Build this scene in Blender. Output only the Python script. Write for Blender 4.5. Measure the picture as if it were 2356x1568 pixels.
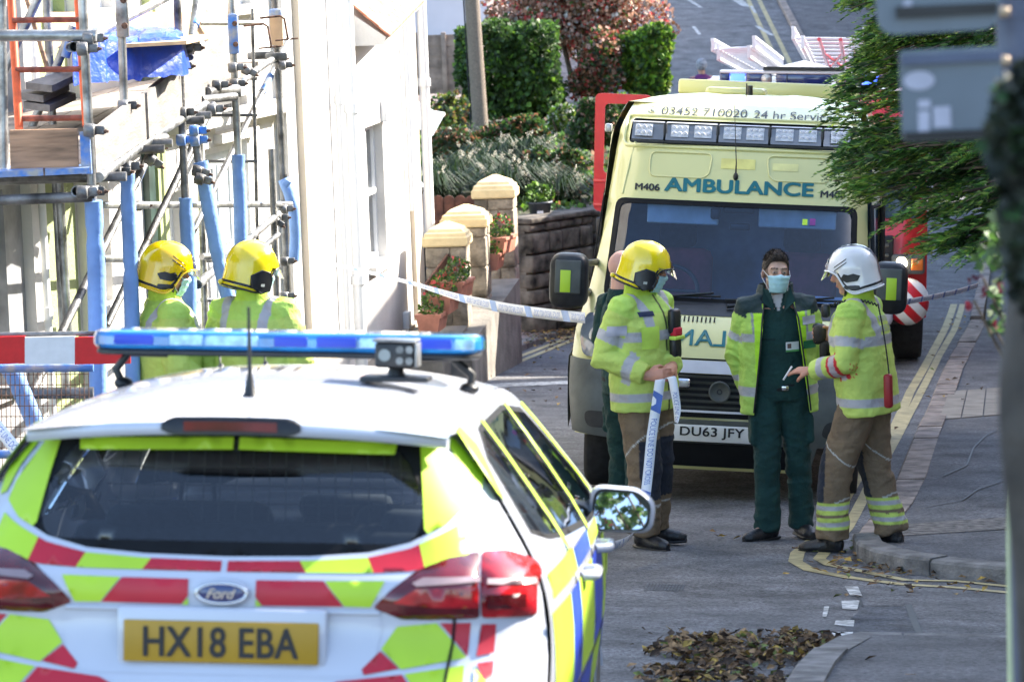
import bpy, bmesh, math, random
from mathutils import Vector, Matrix, noise
from mathutils.geometry import delaunay_2d_cdt
from mathutils.bvhtree import BVHTree
import numpy as np
R = math.radians
random.seed(7)
for o in list(bpy.data.objects): bpy.data.objects.remove(o)
scene = bpy.context.scene
COL = scene.collection
# ---------------------------------------------------------------- camera
FPX, CXP, CYP = 8283.0, 1178.0, 784.0          # focal length and centre in units of the 2356x1568 picture
PITCH, ROLL, CAMZ = R(6.7), R(2.1), 3.8
CAM = Vector((0, 0, CAMZ))
F_ = Vector((0, math.cos(PITCH), -math.sin(PITCH)))
R0 = Vector((1, 0, 0)); U0 = Vector((0, math.sin(PITCH), math.cos(PITCH)))
U_ = math.cos(ROLL)*U0 + math.sin(ROLL)*R0
R_ = math.cos(ROLL)*R0 - math.sin(ROLL)*U0
cd = bpy.data.cameras.new('camera'); cam = bpy.data.objects.new('camera', cd); COL.objects.link(cam)
m = Matrix((R_, U_, -F_)).transposed().to_4x4(); m.translation = CAM; cam.matrix_world = m
cd.sensor_width = 36; cd.lens = 36*FPX/2356; cd.clip_start = .5; cd.clip_end = 3000
cd.dof.use_dof = True; cd.dof.focus_distance = 22.8; cd.dof.aperture_fstop = 6.8
scene.camera = cam
# ---------------------------------------------------------------- sky, sun, exposure
SUN_AZ, SUN_EL = R(62), R(33)       # azimuth measured from +Y (away) towards +X (right)
w = bpy.data.worlds.new('World'); scene.world = w; w.use_nodes = True
nt = w.node_tree; nt.nodes.clear()
sky = nt.nodes.new('ShaderNodeTexSky'); sky.sky_type = 'NISHITA'; sky.sun_disc = False
sky.sun_elevation = SUN_EL; sky.sun_rotation = SUN_AZ; sky.dust_density = 1.2
bg = nt.nodes.new('ShaderNodeBackground'); bg.inputs[1].default_value = .15
ow = nt.nodes.new('ShaderNodeOutputWorld')
nt.links.new(sky.outputs[0], bg.inputs[0]); nt.links.new(bg.outputs[0], ow.inputs[0])
sl = bpy.data.lights.new('sun', 'SUN'); sl.energy = 4.6; sl.angle = R(.53); sl.color = (1, .93, .82)
so = bpy.data.objects.new('sun', sl); COL.objects.link(so)
sd_ = Vector((math.sin(SUN_AZ)*math.cos(SUN_EL), math.cos(SUN_AZ)*math.cos(SUN_EL), math.sin(SUN_EL)))
so.rotation_euler = sd_.to_track_quat('Z', 'Y').to_euler(); so.location = sd_*60
scene.view_settings.view_transform = 'Standard'; scene.view_settings.look = 'None'
scene.view_settings.gamma = 1; scene.view_settings.exposure = 2.05
scene.render.engine = 'CYCLES'
# ---------------------------------------------------------------- pixel / ground helpers
def ray(px, py):
    return F_ + R_*((px-CXP)/FPX) + U_*((CYP-py)/FPX)
def W(px, py, Y):
    r = ray(px, py); return CAM + r*(Y/r.y)
def lerp(a, b, t): return a+(b-a)*t
def interp(x, tab):
    if x <= tab[0][0]: return tab[0][1]
    for (a, va), (b, vb) in zip(tab, tab[1:]):
        if x <= b: return va+(vb-va)*(x-a)/(b-a)
    return tab[-1][1]
def sinterp(x, tab):       # smooth (Hermite) version
    n = len(tab)
    if x <= tab[0][0]: return tab[0][1]
    if x >= tab[-1][0]: return tab[-1][1]
    for i in range(n-1):
        a, va = tab[i]; b, vb = tab[i+1]
        if x <= b:
            d = (vb-va)/(b-a)
            m0 = d if i == 0 else (d+(va-tab[i-1][1])/(a-tab[i-1][0]))/2
            m1 = d if i == n-2 else (d+(tab[i+2][1]-vb)/(tab[i+2][0]-b))/2
            h = b-a; t = (x-a)/h
            return (2*t**3-3*t*t+1)*va+(t**3-2*t*t+t)*h*m0+(-2*t**3+3*t*t)*vb+(t**3-t*t)*h*m1
ZP = [(-20, 3.6), (0, 1.95), (9, 1.13), (15, .6), (19, .2), (22, -.02), (25, -.15), (30, -.48), (37, -.86), (45, -1.2), (55, -1.2), (62, -.9),
      (70, .05), (76, .85), (82, 1.65), (95, 3.4), (120, 7), (200, 16), (400, 40), (900, 90)]
def xc(y): return interp(y, [(0, -.2), (15, .2), (23, .5), (40, 2.8), (55, 4.2), (70, 4.6), (100, 4.4)])
def zg(x, y):
    dx = max(-9, min(9, x-xc(y)))
    return sinterp(y, ZP)-.04*dx
def G(px, py, dz=0):
    r = ray(px, py); lo, hi = 3.0, 200.0
    a = lo
    while a < hi:
        p = CAM+r*(a/r.y)
        if p.z < zg(p.x, p.y)+dz: break
        a += .25
    l, h = a-.25, a
    for _ in range(20):
        mm = (l+h)/2; p = CAM+r*(mm/r.y)
        if p.z < zg(p.x, p.y)+dz: h = mm
        else: l = mm
    p = CAM+r*(h/r.y); return p
# ---------------------------------------------------------------- object helpers
def tag(o, label=None, cat=None, group=None, kind=None):
    if label: o['label'] = label
    if cat: o['category'] = cat
    if group: o['group'] = group
    if kind: o['kind'] = kind
    return o
def empty(name, loc=(0, 0, 0), rot=(0, 0, 0), **k):
    o = bpy.data.objects.new(name, None); COL.objects.link(o); o.location = loc; o.rotation_euler = rot
    o.empty_display_size = .1
    return tag(o, **k)
def copy_tree(o, parent=None):
    c = o.copy(); COL.objects.link(c); c.parent = parent
    for ch in o.children: copy_tree(ch, c)
    return c
def frame(d):
    d = d.normalized(); a = Vector((0, 0, 1)) if abs(d.z) < .9 else Vector((1, 0, 0))
    u = d.cross(a).normalized(); return u, d.cross(u).normalized()
class MB:
    def __init__(s): s.v = []; s.f = []; s.m = []; s.sm = []
    def add(s, vs, fs, mi=0, smooth=False, M=None):
        b = len(s.v)
        for q in vs:
            q = Vector(q); s.v.append(M @ q if M is not None else q)
        for f in fs: s.f.append([b+i for i in f]); s.m.append(mi); s.sm.append(smooth)
        return s
    def box(s, c, size, mi=0, rz=0, M=None, bev=0):
        hx, hy, hz = size[0]/2, size[1]/2, size[2]/2
        if bev > 0:
            bev = min(bev, hx*.9, hy*.9, hz*.9); vs = []; 
            bm = bmesh.new(); bmesh.ops.create_cube(bm, size=1)
            for vv in bm.verts: vv.co = Vector((vv.co.x*2*hx, vv.co.y*2*hy, vv.co.z*2*hz))
            bmesh.ops.bevel(bm, geom=bm.edges[:], offset=bev, segments=2, affect='EDGES', profile=.5)
            bm.verts.index_update()
            vs = [vv.co.copy() for vv in bm.verts]; fs = [[vv.index for vv in f.verts] for f in bm.faces]; bm.free(); sm = True
        else:
            vs = [Vector((x, y, z)) for x in (-hx, hx) for y in (-hy, hy) for z in (-hz, hz)]
            fs = [(0, 1, 3, 2), (4, 6, 7, 5), (0, 4, 5, 1), (2, 3, 7, 6), (0, 2, 6, 4), (1, 5, 7, 3)]; sm = False
        rot = Matrix.Rotation(rz, 4, 'Z'); T = Matrix.Translation(Vector(c)) @ rot
        if M is not None: T = M @ T
        return s.add(vs, fs, mi, sm, T)
    def tube(s, path, rad, seg=10, mi=0, caps=True, ell=None, smooth=True, updir=None):
        path = [Vector(p) for p in path]; n = len(path)
        if not hasattr(rad, '__len__'): rad = [rad]*n
        vs = []; pu = None
        for i, p in enumerate(path):
            d = (path[min(i+1, n-1)]-path[max(i-1, 0)])
            if d.length < 1e-9: d = Vector((0, 0, 1))
            d.normalize()
            if updir is not None:
                u = Vector(updir); u = (u-d*u.dot(d)).normalized()
            elif pu is None: u = frame(d)[0]
            else:
                u = pu-d*pu.dot(d)
                u = u.normalized() if u.length > 1e-6 else frame(d)[0]
            pu = u; v = d.cross(u)
            ra, rb = (rad[i] if hasattr(rad[i], '__len__') else (rad[i], rad[i]))
            for k in range(seg):
                a = 2*math.pi*k/seg
                vs.append(p+u*math.cos(a)*ra+v*math.sin(a)*rb)
        fs = []
        for i in range(n-1):
            for k in range(seg):
                k2 = (k+1) % seg
                fs.append((i*seg+k, i*seg+k2, (i+1)*seg+k2, (i+1)*seg+k))
        s.add(vs, fs, mi, smooth)
        if caps:
            s.add(vs[:seg], [list(range(seg))[::-1]], mi, False); s.add(vs[-seg:], [list(range(seg))], mi, False)
        return s
    def hollow(s, a, b, r, seg=12, mi=0, wall=.005):       # open-ended pipe
        a, b = Vector(a), Vector(b)
        s.tube([a, b], r, seg, mi, caps=False)
        u, v = frame(b-a)
        for e, dr in ((a, (b-a)), (b, (a-b))):
            d = dr.normalized()*min(.12, dr.length*.4)
            ring = []
            for rr, off in ((r, 0), (r-wall, 0), (r-wall, 1)):
                ring += [e+d*off+(u*math.cos(2*math.pi*k/seg)+v*math.sin(2*math.pi*k/seg))*rr for k in range(seg)]
            fs = []
            for j in range(2):
                for k in range(seg):
                    k2 = (k+1) % seg; fs.append((j*seg+k, j*seg+k2, (j+1)*seg+k2, (j+1)*seg+k))
            fs.append([2*seg+k for k in range(seg)])
            s.add(ring, fs, mi, True)
        return s
    def sphere(s, c, r, mi=0, seg=14, rings=9, M=None):
        rx, ry, rz = r if hasattr(r, '__len__') else (r, r, r); c = Vector(c)
        vs = [Vector((0, 0, -rz))]
        for i in range(1, rings):
            t = -math.pi/2+math.pi*i/rings
            for k in range(seg):
                a = 2*math.pi*k/seg; vs.append(Vector((rx*math.cos(t)*math.cos(a), ry*math.cos(t)*math.sin(a), rz*math.sin(t))))
        vs.append(Vector((0, 0, rz))); fs = []
        for k in range(seg):
            k2 = (k+1) % seg; fs.append((0, 1+k2, 1+k)); fs.append((len(vs)-1, len(vs)-1-seg+k, len(vs)-1-seg+k2))
        for i in range(rings-2):
            for k in range(seg):
                k2 = (k+1) % seg; fs.append((1+i*seg+k, 1+i*seg+k2, 1+(i+1)*seg+k2, 1+(i+1)*seg+k))
        if M is not None: vs = [c+M.to_3x3() @ q for q in vs]
        else: vs = [c+q for q in vs]
        return s.add(vs, fs, mi, True)
    def lathe(s, prof, seg=20, mi=0, M=None, smooth=True):     # prof: (r, z)
        vs = []; n = len(prof)
        for r, z in prof:
            for k in range(seg):
                a = 2*math.pi*k/seg; vs.append((r*math.cos(a), r*math.sin(a), z))
        fs = [(i*seg+k, i*seg+(k+1) % seg, (i+1)*seg+(k+1) % seg, (i+1)*seg+k) for i in range(n-1) for k in range(seg)]
        if prof[0][0] > 1e-6: fs.append(list(range(seg))[::-1])
        if prof[-1][0] > 1e-6: fs.append([(n-1)*seg+k for k in range(seg)])
        return s.add(vs, fs, mi, smooth, M)
    def prism(s, poly, d0, d1, mi=0, M=None):      # poly in (x, z), extruded along y from d0 to d1
        n = len(poly)
        vs = [(x, d0, z) for x, z in poly]+[(x, d1, z) for x, z in poly]
        fs = [list(range(n)), list(range(2*n-1, n-1, -1))]+[(i, i+n, (i+1) % n+n, (i+1) % n) for i in range(n)]
        return s.add(vs, fs, mi, False, M)
    def quad(s, a, b, c, d, mi=0): return s.add([a, b, c, d], [(0, 1, 2, 3)], mi)
    def build(s, name, mats, parent=None, **k):
        me = bpy.data.meshes.new(name); me.from_pydata([tuple(q) for q in s.v], [], s.f)
        if not isinstance(mats, (list, tuple)): mats = [mats]
        for q in mats: me.materials.append(q)
        me.polygons.foreach_set('material_index', s.m); me.polygons.foreach_set('use_smooth', s.sm)
        me.update()
        if not k.pop('nofix', False):
            bm = bmesh.new(); bm.from_mesh(me); bmesh.ops.recalc_face_normals(bm, faces=bm.faces[:]); bm.to_mesh(me); bm.free()
        o = bpy.data.objects.new(name, me); COL.objects.link(o)
        if parent is not None: o.parent = parent
        return tag(o, **k)
def link_mesh(name, me, parent=None, **k):
    o = bpy.data.objects.new(name, me); COL.objects.link(o)
    if parent is not None: o.parent = parent
    return tag(o, **k)
def voxel(mb, size, smooth=2):
    """union of the builder's closed shapes as one continuous surface"""
    me = bpy.data.meshes.new('tmp'); me.from_pydata([tuple(q) for q in mb.v], [], mb.f)
    o = bpy.data.objects.new('tmp', me); COL.objects.link(o)
    md = o.modifiers.new('r', 'REMESH'); md.mode = 'VOXEL'; md.voxel_size = size; md.use_smooth_shade = True
    if smooth:
        ms = o.modifiers.new('s', 'SMOOTH'); ms.iterations = smooth; ms.factor = .5
    dg = bpy.context.evaluated_depsgraph_get(); dg.update()
    out = bpy.data.meshes.new_from_object(o.evaluated_get(dg))
    bpy.data.objects.remove(o); bpy.data.meshes.remove(me)
    for p in out.polygons: p.use_smooth = True
    return out
def inpoly(x, y, P):
    c = False; n = len(P); j = n-1
    for i in range(n):
        xi, yi = P[i]; xj, yj = P[j]
        if (yi > y) != (yj > y) and x < (xj-xi)*(y-yi)/(yj-yi)+xi: c = not c
        j = i
    return c
def dens(P, step, closed=True):
    out = []; n = len(P)
    for i in range(n if closed else n-1):
        a = P[i]; b = P[(i+1) % n]; L = math.hypot(b[0]-a[0], b[1]-a[1]); k = max(1, int(math.ceil(L/step)))
        for j in range(k): out.append((a[0]+(b[0]-a[0])*j/k, a[1]+(b[1]-a[1])*j/k))
    if not closed: out.append(P[-1])
    return out
def rpoly(P, r, n=4):
    """round the corners of polygon P"""
    out = []; N = len(P)
    for i in range(N):
        p = Vector(P[i]); a = Vector(P[i-1])-p; b = Vector(P[(i+1) % N])-p
        rr = min(r, a.length*.45, b.length*.45); A = p+a.normalized()*rr; B = p+b.normalized()*rr
        for k in range(n+1):
            t = k/n; q = A*(1-t)**2+p*2*t*(1-t)+B*t*t; out.append((q.x, q.y))
    return out
def cdt(outer, holes, step, fmap):
    """triangulate a 2-D region and map it with fmap(u, v) -> 3-D point"""
    pts = []; edges = []
    loops = [dens(outer, step)]+[dens(h, step) for h in holes]
    for L in loops:
        b = len(pts); pts += [Vector(p) for p in L]; n = len(L); edges += [(b+i, b+(i+1) % n) for i in range(n)]
    xs = [p[0] for p in outer]; ys = [p[1] for p in outer]
    bnd = np.array([[p.x, p.y] for p in pts])
    x = min(xs)+step/2
    while x < max(xs):
        y = min(ys)+step/2
        while y < max(ys):
            if inpoly(x, y, outer) and not any(inpoly(x, y, h) for h in holes):
                if ((bnd[:, 0]-x)**2+(bnd[:, 1]-y)**2).min() > (step*.4)**2: pts.append(Vector((x, y)))
            y += step
        x += step
    V, E, Fc, *_ = delaunay_2d_cdt(pts, edges, [], 0, 1e-6)
    keep = []
    for f in Fc:
        cx_ = sum(V[i].x for i in f)/3; cy_ = sum(V[i].y for i in f)/3
        if inpoly(cx_, cy_, outer) and not any(inpoly(cx_, cy_, h) for h in holes): keep.append(list(f))
    return [Vector(fmap(q.x, q.y)) for q in V], keep
def patch(mb, outer, holes, step, fmap, mi=0, smooth=True):
    v, f = cdt(outer, holes, step, fmap); mb.add(v, f, mi, smooth); return mb
# ---------------------------------------------------------------- materials
MATS = {}
def mat(name, col, rough=.6, metal=0., var=.08, scale=8., bump=0., bscale=None, spec=None, coat=0., emit=None, trans=0., alpha=1., coords='Object', col2=None, dirt=0., detail=6):
    if name in MATS: return MATS[name]
    m = bpy.data.materials.new(name); m.use_nodes = True; t = m.node_tree; N = t.nodes; L = t.links; N.clear()
    out = N.new('ShaderNodeOutputMaterial'); b = N.new('ShaderNodeBsdfPrincipled'); L.new(b.outputs[0], out.inputs[0])
    tc = N.new('ShaderNodeTexCoord')
    ns = N.new('ShaderNodeTexNoise'); ns.inputs['Scale'].default_value = scale; ns.inputs['Detail'].default_value = detail
    L.new(tc.outputs[coords], ns.inputs['Vector'])
    mx = N.new('ShaderNodeMix'); mx.data_type = 'RGBA'
    c2 = col2 if col2 else tuple(max(0, c*(1-2.2*var)) for c in col)
    c1 = col if col2 else tuple(min(1, c*(1+var)) for c in col)
    mx.inputs[6].default_value = (*c1, 1); mx.inputs[7].default_value = (*c2, 1)
    mr = N.new('ShaderNodeMapRange'); mr.inputs[1].default_value = .35; mr.inputs[2].default_value = .68
    L.new(ns.outputs[0], mr.inputs[0]); L.new(mr.outputs[0], mx.inputs[0])
    colout = mx.outputs[2]
    if dirt > 0:
        n2 = N.new('ShaderNodeTexNoise'); n2.inputs['Scale'].default_value = scale*.22; n2.inputs['Detail'].default_value = 8
        L.new(tc.outputs[coords], n2.inputs['Vector'])
        mr2 = N.new('ShaderNodeMapRange'); mr2.inputs[1].default_value = .48; mr2.inputs[2].default_value = .75; mr2.inputs[4].default_value = dirt
        L.new(n2.outputs[0], mr2.inputs[0])
        mx2 = N.new('ShaderNodeMix'); mx2.data_type = 'RGBA'; mx2.inputs[7].default_value = (.09, .075, .055, 1)
        L.new(mr2.outputs[0], mx2.inputs[0]); L.new(colout, mx2.inputs[6]); colout = mx2.outputs[2]
    L.new(colout, b.inputs['Base Color'])
    b.inputs['Roughness'].default_value = rough; b.inputs['Metallic'].default_value = metal
    if spec is not None: b.inputs['Specular IOR Level'].default_value = spec
    if coat: b.inputs['Coat Weight'].default_value = coat; b.inputs['Coat Roughness'].default_value = .06
    if trans: b.inputs['Transmission Weight'].default_value = trans
    if alpha < 1: b.inputs['Alpha'].default_value = alpha
    if emit: b.inputs['Emission Color'].default_value = (*emit[0], 1); b.inputs['Emission Strength'].default_value = emit[1]
    if bump > 0:
        nb = N.new('ShaderNodeTexNoise'); nb.inputs['Scale'].default_value = bscale or scale*4; nb.inputs['Detail'].default_value = 5
        L.new(tc.outputs[coords], nb.inputs['Vector'])
        bp = N.new('ShaderNodeBump'); bp.inputs['Strength'].default_value = bump; bp.inputs['Distance'].default_value = .02
        L.new(nb.outputs[0], bp.inputs['Height']); L.new(bp.outputs[0], b.inputs['Normal'])
    MATS[name] = m; return m
def glass(name, tint=(.5, .6, .62), op=.35, rough=.03):
    """thin tinted pane: a mix of see-through tint and a mirror-like gloss"""
    if name in MATS: return MATS[name]
    m = bpy.data.materials.new(name); m.use_nodes = True; t = m.node_tree; N = t.nodes; L = t.links; N.clear()
    out = N.new('ShaderNodeOutputMaterial'); tr = N.new('ShaderNodeBsdfTransparent'); tr.inputs[0].default_value = (*tint, 1)
    gl = N.new('ShaderNodeBsdfGlossy'); gl.inputs['Roughness'].default_value = rough
    fr = N.new('ShaderNodeFresnel'); fr.inputs[0].default_value = 1.5
    ma = N.new('ShaderNodeMath'); ma.operation = 'MULTIPLY_ADD'; ma.inputs[1].default_value = 1.0; ma.inputs[2].default_value = op; ma.use_clamp = True
    L.new(fr.outputs[0], ma.inputs[0]); mx = N.new('ShaderNodeMixShader')
    L.new(ma.outputs[0], mx.inputs[0]); L.new(tr.outputs[0], mx.inputs[1]); L.new(gl.outputs[0], mx.inputs[2]); L.new(mx.outputs[0], out.inputs[0])
    MATS[name] = m; return m
def text_mesh(txt, size, mirror=False, bold=0., xs=1., depth=.0015, spacing=1.0, italic=0.):
    c = bpy.data.curves.new('t', 'FONT'); c.body = txt; c.size = size; c.offset = bold; c.extrude = 0
    c.align_x = 'CENTER'; c.align_y = 'CENTER'; c.space_character = spacing; c.shear = italic
    o = bpy.data.objects.new('t', c); COL.objects.link(o)
    dg = bpy.context.evaluated_depsgraph_get(); dg.update()
    me = bpy.data.meshes.new_from_object(o.evaluated_get(dg)); bpy.data.objects.remove(o); bpy.data.curves.remove(c)
    vs = [v.co.copy() for v in me.vertices]; fs = [list(p.vertices) for p in me.polygons]; bpy.data.meshes.remove(me)
    if vs:
        cx_ = (max(v.x for v in vs)+min(v.x for v in vs))/2; cy_ = (max(v.y for v in vs)+min(v.y for v in vs))/2
        for v in vs: v.x = (v.x-cx_)*xs*(-1 if mirror else 1); v.y -= cy_
    return vs, fs
def text_on(mb, txt, size, fmap, mi=0, width=None, height=None, face=Vector((0, -1, 0)), **k):
    """lay lettering on a surface; fmap(u, v) -> 3-D point; optional final width/height in metres"""
    bold = k.pop('bold', 0); vs, fs = text_mesh(txt, size, **k)
    wd = max(v.x for v in vs)-min(v.x for v in vs); ht = max(v.y for v in vs)-min(v.y for v in vs)
    sx = (width/wd) if width else 1; sy = (height/ht) if height else (sx if width else 1)
    n = fmap.__code__.co_argcount
    sh = [(0, 0)] if not bold else [(0, 0), (bold, 0), (-bold, 0), (0, bold*.7), (0, -bold*.7), (bold*.8, bold*.5), (-bold*.8, -bold*.5), (bold*.8, -bold*.5), (-bold*.8, bold*.5)]
    c = fmap(0, 0); nr = (fmap(.01, 0)-c).cross(fmap(0, .01)-c).normalized()
    if nr.dot(face) < 0: nr = -nr
    for j, (dx, dy) in enumerate(sh):
        mb.add([fmap(v.x*sx+dx, v.y*sy+dy)+nr*(.0002*j) for v in vs], fs, mi, False)
    return mb
# ================================================================ GROUND, ROADS
M_asph = mat('asphalt', (.135, .134, .138), .85, var=.22, scale=3, bump=.5, bscale=160, coords='Object')
M_pave = mat('pavement_tarmac', (.13, .125, .125), .9, var=.2, scale=2.4, bump=.5, bscale=120)
M_soil = mat('soil', (.06, .05, .03), .95, var=.3, scale=2, bump=.8, bscale=20, col2=(.05, .07, .025))
M_kerb = mat('kerb_stone', (.3, .24, .2), .85, var=.25, scale=6, bump=.6, bscale=40)
M_kerbg = mat('kerb_concrete', (.2, .19, .18), .9, var=.25, scale=7, bump=.6, bscale=50)
M_slab = mat('paving_slab', (.3, .26, .21), .85, var=.12, scale=5, bump=.4, bscale=60)
M_yel = mat('yellow_road_paint', (.48, .4, .2), .75, var=.12, scale=14, dirt=.5)
M_wht = mat('white_paint_and_sun_streak', (.6, .6, .58), .75, var=.3, scale=18, dirt=.7)
# asphalt: stone speckle and worn patches
def speckle(m, amt=.55, sc=230, patch_c=(.13, .13, .135)):
    t = m.node_tree; N = t.nodes; L = t.links; b = next(n for n in N if n.type == 'BSDF_PRINCIPLED')
    src = b.inputs['Base Color'].links[0].from_socket
    tc = next(n for n in N if n.type == 'TEX_COORD')
    v = N.new('ShaderNodeTexVoronoi'); v.inputs['Scale'].default_value = sc*.32; L.new(tc.outputs['Object'], v.inputs['Vector'])
    r = N.new('ShaderNodeMapRange'); r.inputs[3].default_value = 1-amt; r.inputs[4].default_value = 1+amt*1.5
    sep = N.new('ShaderNodeSeparateColor'); L.new(v.outputs['Color'], sep.inputs[0]); L.new(sep.outputs[0], r.inputs[0])
    mul = N.new('ShaderNodeVectorMath'); mul.operation = 'SCALE'; L.new(src, mul.inputs[0]); L.new(r.outputs[0], mul.inputs['Scale'])
    big = N.new('ShaderNodeTexNoise'); big.inputs['Scale'].default_value = .55; big.inputs['Detail'].default_value = 7; big.inputs['Roughness'].default_value = .65
    mp = N.new('ShaderNodeMapping'); mp.inputs['Scale'].default_value = (1.6, .45, 1); L.new(tc.outputs['Object'], mp.inputs[0]); L.new(mp.outputs[0], big.inputs['Vector'])
    mr = N.new('ShaderNodeMapRange'); mr.inputs[1].default_value = .45; mr.inputs[2].default_value = .7; mr.inputs[4].default_value = .6; L.new(big.outputs[0], mr.inputs[0])
    mx = N.new('ShaderNodeMix'); mx.data_type = 'RGBA'; mx.inputs[7].default_value = (*patch_c, 1)
    L.new(mr.outputs[0], mx.inputs[0]); L.new(mul.outputs[0], mx.inputs[6]); L.new(mx.outputs[2], b.inputs['Base Color'])
speckle(M_asph); speckle(M_pave, .4, 200, (.11, .108, .11))
def sheet(name, poly, step, dz, m, holes=(), zf=zg, **k):
    mb = MB(); patch(mb, poly, list(holes), step, lambda x, y: (x, y, zf(x, y)+dz), 0, True)
    return mb.build(name, m, **k)
# one ground sheet out to the horizon
mb = MB(); xs = [-900, -400, -150, -60, -30]+[-20+i for i in range(41)]+[30, 60, 150, 400, 900]
ys = [-60, -20]+[2*i for i in range(0, 75)]+[170, 200, 300, 500, 900]
vs = [(x, y, zg(x, y)-.05) for y in ys for x in xs]; n = len(xs)
fs = [(j*n+i, j*n+i+1, (j+1)*n+i+1, (j+1)*n+i) for j in range(len(ys)-1) for i in range(n-1)]
mb.add(vs, fs, 0, True).build('ground', M_soil, kind='structure')
def gp(px, py, dz=0):
    p = G(px, py, dz); return (p.x, p.y)
# right-hand kerb of the main road (road side), from the junction corner away up the road
KR = [gp(2330, 1345), gp(2200, 1332), gp(2080, 1318), gp(2010, 1303), gp(1972, 1285), gp(1962, 1262), gp(1985, 1225), gp(2030, 1175), gp(2066, 1110), gp(2105, 1010),
      gp(2138, 940), gp(2170, 860), gp(2208, 790), gp(2232, 745)]
yl = KR[-1]
KR += [(yl[0]+.15*(d), yl[1]+d) for d in (6, 12, 18)]
KR += [(6.75, 66), (6.35, 74), (6.35, 84), (6.6, 100), (7.4, 130), (10, 200)]
KRnear = [(6.0, gp(2330, 1345)[1]-.35)]
KRnear[0] = (6.5, KR[0][1]-.5)
# left-hand edge of the main road
KL = [(-3.2, -20), (-2.9, 0), (-2.75, 10), (-2.45, 18), (-1.9, 24), (-1.55, 28), (-.75, 34), gp(1120, 845), gp(1200, 808), gp(1330, 755), (1.9, 50), (2.5, 58), (2.3, 70), (1.8, 84), (.8, 110), (-1, 200)]
KL = [KL[i] for i in range(len(KL)) if i == 0 or KL[i][1] > KL[i-1][1]+.05]
# near kerb of the side road (bottom right)
KN = [gp(1835, 1568), gp(1868, 1535), gp(1925, 1503), gp(1975, 1492), gp(2180, 1494), gp(2356, 1500)]
nb = KN[0]
KNfull = [(nb[0]-.35, -20), (nb[0]-.5, 4), (nb[0]-.25, nb[1]-1.6)]+KN+[(6.5, KN[-1][1]-.05)]
road_poly = [p for p in KL]+[p for p in reversed(KR)]+KRnear+[(8.4, KRnear[0][1]-.4), (8.4, KN[-1][1]-.2)]+[p for p in reversed(KNfull)]
sheet('road', road_poly, .8, 0, M_asph, kind='structure')
# pavements: raised sheet behind the kerb stones
def offs(P, d):
    out = []; n = len(P)
    for i in range(n):
        a = Vector(P[max(i-1, 0)]); b = Vector(P[min(i+1, n-1)]); t = (b-a).normalized(); out.append((P[i][0]+t.y*d, P[i][1]-t.x*d))
    return out
def kerb(name, P, wd, h, m, side, **k):
    """kerb stones along P, each about .9 m, slightly uneven"""
    mb = MB(); P = dens(P, .3, False); A = [Vector(p) for p in P]
    run = 0; seg = [0]; 
    for i in range(1, len(A)):
        run += (A[i]-A[i-1]).length
        if run > .9: seg.append(i); run = 0
    seg.append(len(A)-1)
    O = offs(P, wd*side)
    for a, b in zip(seg, seg[1:]):
        if b <= a: continue
        hh = h+random.uniform(-.008, .008); vs = []
        for i in range(a, b+1):
            p = Vector(P[i]); q = Vector(O[i])
            if i == a and b > a: dd = (Vector(P[a+1])-p).normalized()*.006; p = p+dd; q = q+dd
            if i == b: dd = (p-Vector(P[b-1])).normalized()*.006; p = p-dd; q = q-dd
            z = zg(p.x, p.y); e = (q-p).normalized()*.015
            vs += [(p.x, p.y, z-.06), (p.x, p.y, z+hh-.015), (p.x+e.x, p.y+e.y, z+hh), (q.x, q.y, z+hh), (q.x, q.y, z-.06)]
        fs = []
        for i in range(b-a):
            for j in range(4): fs.append((i*5+j, i*5+j+1, (i+1)*5+j+1, (i+1)*5+j))
        fs.append([0, 4, 3, 2, 1]); e = (b-a)*5; fs.append([e, e+1, e+2, e+3, e+4])
        mb.add(vs, fs, 0, False)
    return mb.build(name, m, **k)
iC = 5
kerb('kerb', [KRnear[0]]+KR[:iC+1], .15, .1, M_kerbg, 1, kind='structure')
kerb('kerb', KR[iC:14], .2, .06, M_kerb, 1, kind='structure')
kerb('kerb', KR[13:], .15, .1, M_kerb, 1, kind='structure')
kerb('kerb', KNfull, .16, .085, M_kerbg, 1, kind='structure')
kerb('kerb', [p for p in KL if p[1] > 33], .15, .07, M_kerbg, -1, kind='structure')
pr = [Vector(q) for q in offs([KRnear[0]]+KR[:iC+1], .15)]; 
back = offs([KRnear[0]]+KR[:iC+1], .13)+offs(KR[iC:14], .18)[1:]+offs(KR[13:], .13)[1:]
PR = back+[(30, 200), (30, KRnear[0][1]-1.9)]
sheet('pavement', PR, .9, .055, M_pave, kind='structure')
PN = offs(KNfull, .14); PN = PN+[(30, KN[-1][1]-1.6), (30, -20)]
sheet('pavement', PN, .9, .08, M_pave, kind='structure')
KLp = [p for p in KL if p[1] > 33]
PL = offs(KLp, -.14)
M_pink = mat('pink_pavement', (.26, .2, .18), .9, var=.25, scale=6, bump=.6, bscale=60)
sheet('pavement', PL+[(-12, 200), (-12, KLp[0][1]+.2)], 1.2, .065, M_pink, kind='structure')
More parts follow.
